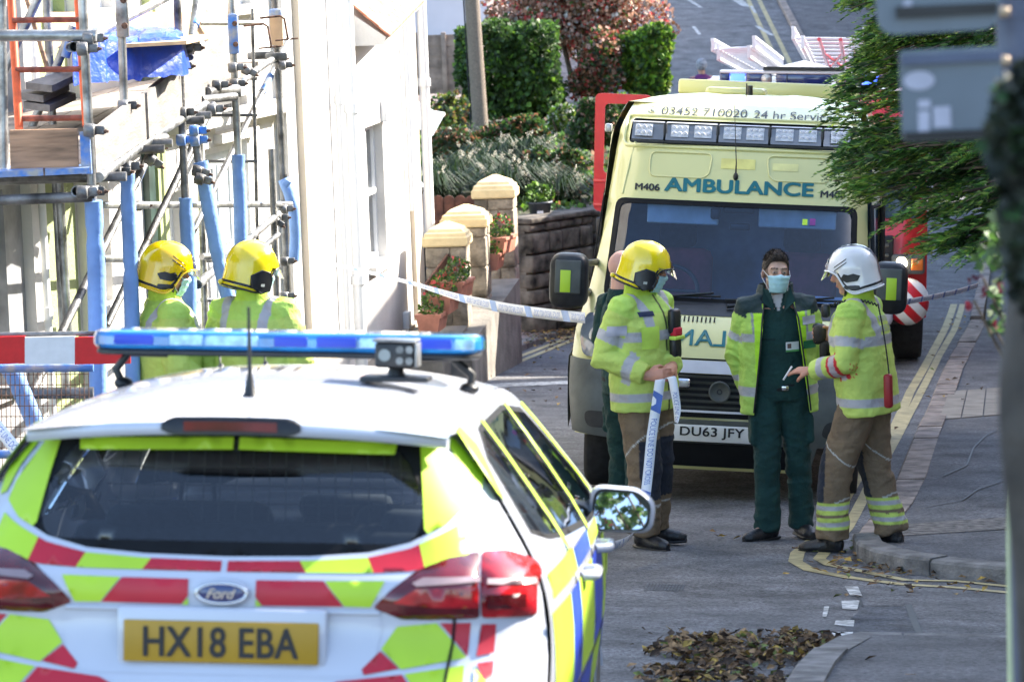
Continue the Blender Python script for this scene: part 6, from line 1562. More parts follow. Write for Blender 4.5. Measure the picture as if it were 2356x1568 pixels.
for sd in (-1, 1):
    mb = MB(); mb.sphere((sd*1.0, -.08, .68), (.22, .2, .24), 0, 24, 14); mb.build('bumper_end', M_diag, FE)
    mb = MB(); mb.box((sd*1.0, -.04, 1.06), (.34, .1, .2), bev=.03); hb = mb.build('headlamp_housing', M_gpl, FE)
    mb = MB(); mb.sphere((sd*.93, -.09, 1.07), (.055, .03, .065)); mb.build('headlamp', M_head, hb); mb = MB(); mb.box((sd*1.09, -.09, 1.06), (.12, .03, .12), bev=.012); mb.build('indicator', M_amb, hb)
    for yc in (.95, 5.0):
        mb = MB(); mb.lathe([(.0, .86), (.3, .88), (.44, .9), (.47, .95), (.47, 1.15), (.44, 1.19), (.3, 1.18), (0, 1.14)], 30, 0, Matrix.Translation((0, yc, .47)) @ Matrix.Rotation(sd*R(90), 4, 'Y')); mb.build('wheel', M_tyre, FE)
    mb = MB(); mb.box((sd*1.32, .0, 2.0), (.16, .12, .5), bev=.04); mo = mb.build('wing_mirror', M_blk, FE); mb = MB(); mb.tube([(sd*1.3, .0, 2.2), (sd*1.12, .2, 2.3)], .018, 6); mb.build('mirror_arm', M_blk, mo)
mb = MB(); mb.box((0, 5.1, 2.815), (2.2, 4.7, .03)); mb.box((0, 1.6, 2.8), (1.6, 1.6, .04), bev=.01); mb.build('added_roof_deck', M_galv, FE)  # grey sheets added to keep the red roof's bounce off the ladders
mb = MB(); mb.box((0, 5.1, 1.65), (2.34, 4.9, 2.3), bev=.03); mb.build('locker_body', M_fr, FE)
for sd in (-1, 1):
    for y in (3.0, 4.3, 5.6, 6.8):
        mb = MB(); mb.box((sd*1.175, y, 1.75), (.02, 1.15, 1.8), bev=.005); mb.build('roller_shutter', M_galv, FE)
    mb = MB(); mb.box((sd*1.185, 4.9, .62), (.04, 4.5, .3), bev=.01); mb.build('reflective_skirt', M_hy, FE)
    mb = MB(); mb.tube([(sd*1.24, 2.7, .7), (sd*1.24, 2.7, 2.3)], .02, 8); mb.build('grab_rail', M_chr, FE)
mb = MB(); mb.box((0, 4, .55), (2.0, 7, .3)); mb.build('chassis', M_blk, FE)
# light bar
p0 = Fi @ W(1656, 172, 37.4); p1 = Fi @ W(2042, 182, 37.4); lc = (p0+p1)/2; hl = (p1.x-p0.x)/2
bar = empty('light_bar'); bar.parent = FE; bar.location = (lc.x, lc.y, lc.z-.0)
bd_ = MB(); bd_.box((0, 0, .045), (2*hl, .4, .03), bev=.012); bd_.build('light_bar_top', M_silver, bar); bd_ = MB(); bd_.box((0, 0, -.085), (2*hl, .4, .02)); bd_.build('light_bar_base', M_blk, bar)
for x0, x1, m_ in ((-1, -.88, M_blud), (-.87, -.7, M_blu_on), (-.69, -.38, M_blud), (-.33, .33, M_blud), (.38, .69, M_blud), (.7, .87, M_blu_on), (.88, 1, M_blud)):
    mb = MB(); mb.box(((x0+x1)/2*hl, 0, -.02), ((x1-x0)*hl, .38, .1), bev=.012); mb.build('blue_lamp', m_, bar)
for x in (-.355*1.25, .355*1.25):
    mb = MB(); mb.sphere((x*hl, -.17, -.02), (.06, .06, .055)); mb.build('spot_lamp', M_led, bar)
mb = MB(); mb.add([(-.42, -.2, .062), (.42, -.2, .062), (.42, .2, .062), (-.42, .2, .062), (0, 0, .17)], [(0, 1, 4), (1, 2, 4), (2, 3, 4), (3, 0, 4), (0, 3, 2, 1)]); mb.build('light_bar_cowl', M_silver, bar)
mb = MB(); mb.box((0, -.2, .085), (.84, .01, .04)); mb.build('cowl_grille', M_blk, bar)
for px in (1790, 1810, 1948):
    a = Fi @ W(px, 205, 37.2); mb = MB(); mb.tube([a, a+Vector((0, 0, .16 if px > 1800 else .08))], [.008, .003], 6); mb.build('aerial', M_blk, FE)
# open cab door on the left: frame with a window opening
door = MB(); D = 36.9
o_ = [(1370, 214), (1500, 219), (1470, 470), (1440, 500), (1365, 482)]
P = [(Fi @ W(x, y, D)) for x, y in o_]; yd = P[0].y
outer = [(p.x, p.z) for p in P]; hole = [((Fi @ W(x, y, D)).x, (Fi @ W(x, y, D)).z) for x, y in ((1392, 238), (1480, 240), (1470, 395), (1388, 398))]
door = MB(); 
for off in (0, .06): patch(door, rpoly(outer, .06), [rpoly(hole, .05)], .3, lambda x, z: (x, yd+off, z), 0, False)
for loop in (rpoly(outer, .06), rpoly(hole, .05)):
    nn = len(loop); door.add([(x, yd, z) for x, z in loop]+[(x, yd+.06, z) for x, z in loop], [(i, (i+1) % nn, (i+1) % nn+nn, i+nn) for i in range(nn)])
dr_ = door.build('open_door', M_fr, FE)
for y_ in (415, 470):
    a, b = Fi @ W(1366, y_, D), Fi @ W(1440, y_+2, D); mb = MB(); mb.box(((a.x+b.x)/2, yd-.012, a.z), (abs(b.x-a.x), .02, .03), bev=.004); mb.build('door_rib', M_fr, dr_)
a, b = Fi @ W(1372, 500, D), Fi @ W(1430, 545, D); mb = MB(); mb.box(((a.x+b.x)/2, yd+.03, (a.z+b.z)/2+.0), (abs(b.x-a.x), .05, abs(a.z-b.z)), bev=.02); mb.build('door_step', M_blk, dr_)
# ladders carried on the roof
def ladder(pts, name, label, nr, mats_, inner=True):
    a, b, c, d = [W(*p) for p in pts]      # near-left, near-right, far-right, far-left
    root = empty(name, a, label=label, cat='ladder', group='ladders on the roof of the fire engine'); o = Vector(root.location)
    up = Vector((0, 0, .12))
    for s0, s1 in ((a, d), (b, c)):
        for ins, hh in ((0, 0), (1, -.1)):
            q0 = s0+(b-a)*(.13*ins if s0 is a else -.13*ins)+Vector((0, 0, hh)); q1 = s1+(c-d)*(.13*ins if s0 is a else -.13*ins)+Vector((0, 0, hh)); dr = (q1-q0)
            mb = MB(); e = (b-a).normalized()*.02; 
            for z0_, z1_ in ((0, .03), (.11, .14)):
                vs = [q0-o-e+Vector((0, 0, z0_)), q0-o+e+Vector((0, 0, z0_)), q0-o+e+Vector((0, 0, z1_)), q0-o-e+Vector((0, 0, z1_))]; vs += [v+dr for v in vs]
                mb.add(vs, [(0, 1, 2, 3), (4, 7, 6, 5), (0, 4, 5, 1), (1, 5, 6, 2), (2, 6, 7, 3), (3, 7, 4, 0)])
            for i in range(nr+1): 
                c0 = q0.lerp(q1, i/nr)-o; mb.box(c0+Vector((0, 0, .07)), (.03, .05, .12))
            mb.build('rail', mats_[0], root)
    for i in range(nr):
        q = a.lerp(d, (i+.3)/nr)-o; r_ = b.lerp(c, (i+.3)/nr)-o; mb = MB(); mb.tube([q+Vector((0, 0, .02)), r_+Vector((0, 0, .02))], .016, 8); mb.build('rung', mats_[0], root)
    if mats_[1]:
        l0, l1 = a.lerp(b, .36)-o, d.lerp(c, .36)-o; r0_, r1_ = a.lerp(b, .66)-o, d.lerp(c, .66)-o; mb = MB()
        mb.tube([l0, l1], .022, 8); mb.tube([r0_, r1_], .022, 8); mb.tube([l0.lerp(l1, .4), r0_.lerp(r1_, .9)], .018, 8); mb.tube([r0_.lerp(r1_, .4), l0.lerp(l1, .9)], .018, 8); mb.build('red_strut', M_fr, root)
    return root
ladder([(1640, 118, 39), (1735, 112, 39), (1800, 160, 43), (1735, 168, 43)], 'ladder', 'silver roof ladder with closely spaced rungs on the left of the fire engine roof', 14, (M_silver, None))
ladder([(1825, 90, 39), (1990, 92, 39), (1985, 165, 43), (1868, 168, 43)], 'ladder', 'wide silver roof ladder with red struts on the right of the fire engine roof', 9, (M_silver, True))
# ================================================================ RIGHT SIDE: unseen houses added off to the right to shade the road, conifer, signpost
M_slate = mat('roof_slate', (.09, .09, .1), .7, var=.25, scale=8, bump=.5)
M_brick = mat('old_brick', (.3, .16, .1), .85, var=.3, scale=10, bump=.5, bscale=30)
def shade_house(x0, y0, y1, He, wm, label):
    zb = min(zg(x0, y0), zg(x0, y1))-.3
    root, inv, P = house('terraced_house', (x0, y1), (x0, y0), 0, y1-y0, zb, He, [(s+.9, s+2.0, zb+h, zb+h+1.35, 'window') for s in [3.2*i for i in range(max(1, int((y1-y0)/3.2)))] for h in (1.3, 4.1) if s+2.2 < y1-y0], wm, deep=6,
        label=label, cat='house', group='unseen houses added on the right for shade')
    o = Vector(root.location); mb = MB(); a = .3
    q = [(x0-a, y0-a, He-.1), (x0-a, y1+a, He-.1), (x0+3, y1+a, He+1.7), (x0+3, y0-a, He+1.7), (x0+6+a, y0-a, He-.1), (x0+6+a, y1+a, He-.1)]
    v = [Vector(p)-o for p in q]; v += [p+Vector((0, 0, .12)) for p in v]
    mb.add(v, [(0, 1, 2, 3), (3, 2, 5, 4), (6, 9, 8, 7), (9, 10, 11, 8), (0, 3, 9, 6), (3, 4, 10, 9), (1, 7, 8, 2), (2, 8, 11, 5), (0, 6, 7, 1), (4, 5, 11, 10)])
    mb.build('roof', M_slate, root)
    mb = MB(); mb.add([Vector((x0+.01, y0, He))-o, Vector((x0+6, y0, He))-o, Vector((x0+3, y0, He+1.65))-o, Vector((x0+.01, y1, He))-o, Vector((x0+6, y1, He))-o, Vector((x0+3, y1, He+1.65))-o], [(0, 1, 2), (3, 5, 4)]); mb.build('gable', wm, root)
shade_house(9, 1, 13, 7.9, M_brick, 'unseen brick house added beyond the right edge to shade the road nearest the camera')
shade_house(9, 13.2, 21, 7.95, M_cream, 'unseen cream house added for shade beyond the right edge opposite the side road mouth')
shade_house(9, 21.2, 39.6, 7.55, M_brick, 'long unseen brick house added for shade beyond the right edge level with the ambulance')
shade_house(9.5, 40.6, 60, 5.6, M_cream, 'lower unseen cream house added for shade beyond the right edge level with the fire engine')
shade_house(12, 66, 96, 8.7, M_brick, 'unseen brick house added for shade beyond the right edge beside the far stretch of road')
# --- conifer overhanging the pavement
M_cn1 = leafmat('conifer_dark', (.035, .095, .02)); M_cn2 = leafmat('conifer_green', (.1, .23, .035)); M_cn3 = leafmat('conifer_sunlit_tip', (.27, .38, .06))  # the pale tip green puts sunlight on the fronds into the colour
tx, ty = 3.75, 18.2
CF = empty('conifer', (tx, ty, zg(tx, ty)), label='feathery dark green conifer overhanging the pavement beside the white helmeted firefighter', cat='tree'); co = Vector(CF.location)
rnd = random.Random(11); V = []; Fs = []; Ms = []; bm_ = MB()
def minx(py): return interp(py, [(-200, 1950), (0, 1930), (60, 1975), (120, 1955), (200, 1900), (260, 1890), (330, 1930), (400, 1905), (440, 1930), (480, 2000), (530, 2060), (570, 2110), (620, 2300)])
def spray(p, d, L, nn):
    """feathery spray: leaflets along a drooping twig"""
    side = d.cross(Vector((0, 0, 1))); side = side.normalized() if side.length > .01 else Vector((1, 0, 0))
    c = noise.noise(p*2.2)
    for i in range(nn):
        t = (i+rnd.random())/nn; q = p+d*L*t+Vector((0, 0, -.25*L*t*t)); s = side*rnd.choice((-1, 1)); dd = (d*.75+s*rnd.uniform(.2, .9)+Vector((0, 0, rnd.uniform(-.35, .3)))).normalized()
        w_ = (2.4, 4, 2.4) if c > -.05 else (6, 2, .3)
        if t > .7: w_ = (1, 4, 3) if c > -.05 else (3, 3, 1)
        lf(V, Fs, Ms, q, .04*(1.25-t)*rnd.uniform(.6, 1.5)+.01, dd, (rv()+Vector((0, 0, .8))).normalized(), rnd.choices((0, 1, 2), w_)[0], .13)
for k in range(330):
    py = rnd.uniform(-330, 590); mn = minx(py); px = mn+abs(rnd.gauss(0, .45))*(2450-mn) if k % 3 else mn+rnd.uniform(0, 60)
    if px > 2550: continue
    D = interp(px, [(1900, 20.0), (2100, 18.6), (2400, 16.5)])+rnd.uniform(-.5, .9)
    if px > 2150: py = min(py, 600)
    tip = W(px, py, D); root_ = Vector((tx, ty, tip.z+rnd.uniform(.1, .5))); v = tip-root_; L = v.length; v.normalize()
    st = max(0, L-rnd.uniform(.7, 1.1)); base = root_+v*st
    bm_.tube([base-co, base.lerp(tip, .6)-co+Vector((0, 0, .03)), tip-co], [.009, .006, .002], 5, caps=False)
    for j in range(9):
        t = j/9; q = base.lerp(tip, t)+Vector((0, 0, .03*math.sin(t*3))); sd = v.cross(Vector((0, 0, 1))).normalized()*rnd.choice((-1, 1)); dd = (v+sd*rnd.uniform(.2, 1.0)+Vector((0, 0, rnd.uniform(-.2, .1)))).normalized()
        spray(q, dd, rnd.uniform(.16, .3)*(1.2-.5*t), 44)
    spray(tip-v*.16, v, .24, 28)
me = bpy.data.meshes.new('foliage'); me.from_pydata([tuple(q-co) for q in V], [], Fs)
for q in (M_cn1, M_cn2, M_cn3): me.materials.append(q)
me.polygons.foreach_set('material_index', Ms); me.update(); link_mesh('foliage', me, CF)
bm_.build('branches', M_bark, CF, nofix=True)
mb = MB(); mb.tube([(0, 0, -.2), (0, .05, 2), (.02, 0, 4.5), (0, 0, 7)], [.16, .13, .09, .03], 14); mb.build('trunk', M_bark, CF)
# upper crown, out of the picture (it throws shade)
vs, fs, ms = crown(ell(co+Vector((.2, 0, 5.6)), (1.7, 1.8, 2.2), .3), 5000, .12, wp(4, 3, 1), 4, .15)
me = bpy.data.meshes.new('upper_foliage'); me.from_pydata([tuple(q-co) for q in vs], [], fs)
for q in (M_cn1, M_cn2, M_cn3): me.materials.append(q)
me.polygons.foreach_set('material_index', ms); link_mesh('upper_foliage', me, CF)
# --- signpost with two sign backs, close to the camera
M_post = mat('grey_blue_post', (.1, .12, .18), .5, .3, var=.1, scale=6); M_sgn = mat('grey_sign_back', (.15, .18, .21), .5, .2, var=.08, scale=4)
M_stk = mat('pale_sticker', (.42, .42, .5), .5); M_clamp = mat('brass_clamp', (.5, .38, .25), .35, .6)
DS = 6.3; pb = W(2345, 1568, DS); SPo = Vector((W(2338, 300, DS).x, DS, zg(1, DS)))
SP = empty('signpost', SPo, label='blurred grey signpost at the right edge close to the camera', cat='signpost')
a = W(2383, 1900, DS+.12); b = W(2329, -200, DS+.12); mb = MB(); mb.tube([a-SPo, b-SPo], .034, 20); mb.build('pole', M_post, SP)
def signback(name, px, label, bands, stick, rad):
    pts = [W(x, y, DS) for x, y in px]; o = pts[0].copy(); root = empty(name, o, label=label, cat='sign'); 
    c = rpoly([(p.x-o.x, p.z-o.z) for p in pts], rad, 8); mb = MB(); mb.prism(c, -.002, .002); mb.build('plate', M_sgn, root)
    for P, m_, nm, yy, th in bands+stick:
        q = [W(x, y, DS)-o for x, y in P]; mb = MB(); poly = [(p.x, p.z) for p in q]
        if nm == 'oval_sticker':
            cx_, cz_ = sum(p[0] for p in poly)/4, sum(p[1] for p in poly)/4; rx, rz = abs(poly[1][0]-poly[0][0])/2, abs(poly[2][1]-poly[1][1])/2; poly = [(cx_+rx*math.cos(6.2832*k/24), cz_+rz*math.sin(6.2832*k/24)) for k in range(24)]
        mb.prism(poly, -yy-th, -yy); mb.build(nm, m_, root)
    return root
signback('sign', [(2068, 118), (2300, 106), (2312, 318), (2076, 328)], 'blurred rectangular grey sign back with an oval and two square stickers',
    [([(2072, 128), (2302, 116), (2302, 138), (2074, 150)], M_post, 'channel', .003, .012), ([(2078, 304), (2308, 294), (2308, 314), (2080, 324)], M_blk, 'channel', .003, .012)],
    [([(2078, 164), (2150, 162), (2150, 206), (2078, 208)], M_stk, 'oval_sticker', .003, .001), ([(2112, 230), (2140, 229), (2140, 248), (2112, 249)], M_stk, 'sticker', .003, .001), ([(2112, 256), (2138, 255), (2138, 306), (2112, 307)], M_stk, 'sticker', .003, .001), ([(2146, 246), (2186, 244), (2188, 292), (2148, 294)], M_stk, 'sticker', .003, .001)], .012)
signback('sign', [(2010, -60), (2300, -75), (2300, 66), (2020, 82)], 'blurred round ended grey sign back at the top right corner',
    [([(2060, 16), (2292, 6), (2292, 30), (2062, 42)], M_blk, 'channel', .003, .012)], [([(2078, 0), (2098, -1), (2098, 14), (2078, 15)], M_stk, 'sticker', .003, .001)], .035)
for py in (28, 140):
    c = W(2300, py, DS+.03)-SPo; mb = MB(); mb.box(c, (.03, .05, .018), bev=.005); mb.build('clamp', M_clamp, SP)
    c = W(2334, py, DS+.12)-SPo; mb = MB(); mb.tube([c+Vector((0, 0, -.01)), c+Vector((0, 0, .01))], .037, 18); mb.build('clamp_band', M_post, SP)
# --- thick dark tree trunk and climbing plant in front of the signpost's foot
a = W(2447, 1700, 5.3); b = W(2424, 330, 5.3); to = Vector((a.x, a.y, zg(a.x, a.y)))
TR = empty('tree', to, label='dark ivy clad tree trunk filling the right edge of the picture', cat='tree')
M_trunk = mat('dark_trunk_bark', (.06, .052, .045), .95, var=.35, scale=7, bump=.9, bscale=20, dirt=.3)
mb = MB(); P_ = [to+Vector((0, 0, -.2)), a.lerp(b, .3), a.lerp(b, .7), b, b+(b-a)*.2+Vector((.25, 0, 0))]; path = []
for i in range(len(P_)-1):
    for k in range(8): path.append(P_[i].lerp(P_[i+1], k/8))
path.append(P_[-1]); path = [p+Vector((noise.noise(p*2.5)*.03, noise.noise(p*2.5+Vector((3, 3, 3)))*.03, 0)) for p in path]
mb.tube([p-to for p in path], [.075+.02*noise.noise(p*4) for p in path], 22); mb.build('trunk', M_trunk, TR)
vs, fs, ms = crown(ell(W(2428, 400, 5.2), (.085, .09, .2), .3, 6), 2400, .028, wp(8, 1, .0), 5, .1)
me = bpy.data.meshes.new('ivy'); me.from_pydata([tuple(q-to) for q in vs], [], fs)
for q in (leafmat('ivy_dark', (.03, .04, .025)), M_cn1, M_cn1): me.materials.append(q)
me.polygons.foreach_set('material_index', ms); link_mesh('ivy', me, TR)
mb = MB(); fo_ = W(2326, 1600, 8.6); fo_.z = zg(fo_.x, fo_.y)
PP = empty('lit_edge_strip', fo_, label='thin pale yellow green strip standing for the lit edge of the signpost', cat='post'); mb = MB(); mb.tube([Vector((0, 0, 0)), W(2326, 1568, 8.6)-fo_, W(2319, 900, 8.6)-fo_], [.009, .009, .007], 10); mb.build('pole', mat('lit_edge_pale', (.5, .52, .3), .5), PP)  # separate strip added to show the lit edge of the signpost
# hanging bush of green leaves and red flowers, nearer than the conifer
rb = W(2300, 640, 9.5); RB = empty('flowering_bush', (rb.x+.4, rb.y, zg(rb.x, rb.y)), label='blurred bush with green leaves and dark red flowers beside the trunk', cat='bush'); ro = Vector(RB.location)
M_fl = leafmat('dark_red_flower', (.2, .015, .03)); V = []; Fs = []; Ms = []
for px, py, n, s, sp_ in ((2315, 560, 220, .035, 20), (2270, 590, 24, .03, 12), (2338, 660, 200, .035, 22), (2300, 740, 24, .03, 12)):
    for _ in range(n):
        p = W(px+rnd.gauss(0, sp_), py+rnd.gauss(0, sp_*1.2), 9.5+rnd.uniform(-.3, .4)); lf(V, Fs, Ms, p, s*rnd.uniform(.6, 1.2), rv(), rv(), rnd.choices((0, 1, 2, 3), (6, 2, .4, .5 if py > 600 else .1))[0], .5)
for px, py in ((2262, 676), (2240, 640), (2225, 712), (2290, 748)):
    for _ in range(6): lf(V, Fs, Ms, W(px+rnd.gauss(0, 5), py+rnd.gauss(0, 7), 9.4), .014, rv(), rv(), 3, .6)
me = bpy.data.meshes.new('foliage'); me.from_pydata([tuple(q-ro) for q in V], [], Fs)
for q in (G_dk, G_md, G_lt, M_fl): me.materials.append(q)
me.polygons.foreach_set('material_index', Ms); link_mesh('foliage', me, RB)
mb = MB()
for px, py in ((2300, 560), (2262, 640), (2290, 760), (2240, 690)): e = W(px, py, 9.5)-ro; mb.tube([(0, 0, 0), Vector((e.x*.3, e.y, e.z*.6)), e], [.015, .01, .004], 6)
mb.build('stems', M_bark, RB)
# ================================================================ PEOPLE
def vcmat(name, rough=.8, var=.12, scale=9, bump=.5, bscale=14, dirt=.0, sheen=0.):
    """material whose base colour is the mesh's own colour attribute, slightly mottled"""
    if name in MATS: return MATS[name]
    m = mat(name, (1, 1, 1), rough, var=var, scale=scale, bump=bump, bscale=bscale, dirt=dirt); t = m.node_tree; N = t.nodes; L = t.links
    b = next(n for n in N if n.type == 'BSDF_PRINCIPLED'); src = b.inputs['Base Color'].links[0].from_socket
    at = N.new('ShaderNodeAttribute'); at.attribute_name = 'col'; mx = N.new('ShaderNodeMix'); mx.data_type = 'RGBA'; mx.blend_type = 'MULTIPLY'; mx.inputs[0].default_value = 1
    L.new(at.outputs['Color'], mx.inputs[6]); L.new(src, mx.inputs[7]); L.new(mx.outputs[2], b.inputs['Base Color'])
    if sheen: b.inputs['Sheen Weight'].default_value = sheen
    return m
M_skin = vcmat('skin', .5, .06, 14, .1, 60); M_skin.node_tree.nodes['Principled BSDF'].inputs['Subsurface Weight'].default_value = .12
M_skin.node_tree.nodes['Principled BSDF'].inputs['Subsurface Radius'].default_value = (.02, .008, .005)
M_hivis = vcmat('hivis_cloth', .75, .10, 6, .7, 22, dirt=.12); M_cloth = vcmat('work_cloth', .9, .14, 8, .8, 24)
M_boot = mat('black_boot_leather', (.018, .018, .02), .35, var=.3, scale=20, bump=.3)
M_hely = mat('yellow_helmet_shell', (.85, .55, .0), .18, var=.03, coat=.9); M_helyl = mat('lemon_helmet_shell', (.85, .66, .01), .18, var=.03, coat=.9)
M_helw = mat('white_helmet_shell', (.78, .78, .8), .18, var=.03, coat=.9); M_navy = mat('navy_badge', (.015, .025, .09), .3, coat=.5)
M_helb = mat('helmet_black_part', (.012, .013, .016), .3, var=.2); M_visor_ = glass('clear_visor', (.82, .86, .88), .10, .05)
M_mask = mat('surgical_mask', (.42, .66, .71), .85, var=.06, scale=20, bump=.2, bscale=60); M_strap = mat('white_strap', (.75, .75, .75), .8)
M_hair = mat('dark_brown_hair', (.035, .02, .012), .7, var=.5, scale=60, bump=1., bscale=90); M_greyhair = mat('grey_hair', (.4, .4, .42), .8, var=.3, scale=40, bump=.8, bscale=60)
M_name = mat('navy_patch', (.02, .03, .08), .7); M_refl = mat('reflective_lettering', (.42, .44, .4), .5); M_badge = mat('grey_arm_patch', (.45, .44, .5), .6)
LIME = (.55, .69, .14); LIME2 = (.47, .7, .12); SILV = (.46, .45, .47); TAN = (.2, .14, .085); NAVY = (.02, .025, .04); DKG = (.008, .045, .04); REDC = (.6, .02, .03)
SKIN = (.55, .3, .2)
def headmat(c, yaw, pitch, tilt=0): return Matrix.Translation(Vector(c)) @ Matrix.Rotation(yaw, 4, 'Z') @ Matrix.Rotation(-pitch, 4, 'X') @ Matrix.Rotation(tilt, 4, 'Y')
def add_head(mb, M):
    E = lambda c, r: mb.sphere(M @ Vector(c), r, 0, 18, 12, M=M)
    E((0, -.012, .03), (.077, .097, .094)); E((0, .018, -.035), (.064, .076, .078)); E((0, .05, -.092), (.036, .036, .026)); E((0, .068, .036), (.055, .03, .02))
    E((.034, .062, -.028), (.026, .026, .024)); E((-.034, .062, -.028), (.026, .026, .024))
    for s in (-1, 1): E((s*.08, -.008, -.004), (.010, .021, .034)); E((s*.031, .079, .010), (.0155, .014, .011))
    mb.tube([M @ Vector(q) for q in ((0, .086, .028), (0, .103, .004), (0, .113, -.016), (0, .1, -.027))], [.009, .011, .016, .012], 10); E((0, .088, -.056), (.026, .012, .010))
def add_hand(mb, w, d, n, side, curl=.5, spread=1.):
    """w wrist, d towards the knuckles, n the way the palm faces; side +1 puts the thumb on the d x n side"""
    d = d.normalized(); n = (n-d*n.dot(d)).normalized(); s = d.cross(n)*side; k = w+d*.092
    mb.tube([w-d*.02, w+d*.02, w+d*.05, k+d*.008], [(.03, .022), (.034, .02), (.041, .018), (.040, .013)], 12, updir=s)
    for i, L in enumerate((.072, .082, .077, .060)):
        b = k+s*(.031-.0205*i)-d*.008; ang = curl*(.75+.12*i); p = [b]; a = 0; dd = d
        for j, f in enumerate((.45, .32, .23)):
            a += ang*(.8 if j == 0 else 1.); v = d*math.cos(a)+n*math.sin(a)+s*.06*(1.2-i)*spread*(1-a*.3); b = b+v.normalized()*L*f; p.append(b)
        mb.tube(p, [.0105, .0098, .009, .0075], 9)
    t0 = w+d*.022+s*.022; p = [t0, t0+(s*.75+d*.7+n*.35).normalized()*.036, t0+(s*.55+d*.85+n*.55).normalized()*.066, t0+(s*.35+d*.95+n*.8).normalized()*.088]
    mb.tube(p, [.016, .0135, .0115, .009], 9)
BASE = dict(pelvis=(0, 0, .98), waist=(0, 0, 1.1), chest=(0, 0, 1.33), neck=(0, -.01, 1.53), head=(0, .02, 1.665),
            LS=(-.185, 0, 1.455), LE=(-.25, -.03, 1.17), LW=(-.25, .05, .92), RS=(.185, 0, 1.455), RE=(.25, -.03, 1.17), RW=(.25, .05, .92),
            LH=(-.09, 0, .93), LK=(-.10, .02, .51), LA=(-.11, 0, .1), LT=(-.14, .19, .03), RH=(.09, 0, .93), RK=(.10, .02, .51), RA=(.11, 0, .1), RT=(.14, .19, .03))
def segd(p, a, b):
    ab = b-a; t = max(0, min(1, (p-a).dot(ab)/ab.length_squared)); return (p-a-ab*t).length, t
def colour(me, f):
    n = len(me.vertices); co = np.empty(n*3); me.vertices.foreach_get('co', co); co = co.reshape(n, 3)
    arr = np.ones((n, 4), dtype=np.float32)
    for i in range(n): arr[i, :3] = f(Vector(co[i]))
    at = me.color_attributes.new('col', 'FLOAT_COLOR', 'POINT'); at.data.foreach_set('color', arr.ravel())
def wrinkle(me, J, amt, seed=0, joints=()):
    sd = Vector((seed*3.1, 0, 0))
    n = len(me.vertices); co = np.empty(n*3); no = np.empty(n*3); me.vertices.foreach_get('co', co); me.vertices.foreach_get('normal', no); co = co.reshape(n, 3); no = no.reshape(n, 3); out = np.empty((n, 3))
    for i in range(n):
        p = Vector(co[i]); k = 1+1.6*sum(math.exp(-((p-J[j]).length/.11)**2) for j in joints)
        q = Vector((p.x*5, p.y*5, p.z*11+2*noise.noise(p*4+sd)))+sd
        r1 = 1-abs(noise.noise(q))*2.2; r2 = noise.noise(p*9+sd)
        r3 = 1-abs(noise.noise(Vector((p.x*9+p.z*4, p.y*9, p.z*20))+sd))*3
        out[i] = co[i]+no[i]*(amt*k*(.65*r1+.4*r2+.28*r3)-amt*.3)
    me.vertices.foreach_set('co', out.ravel()); me.update()
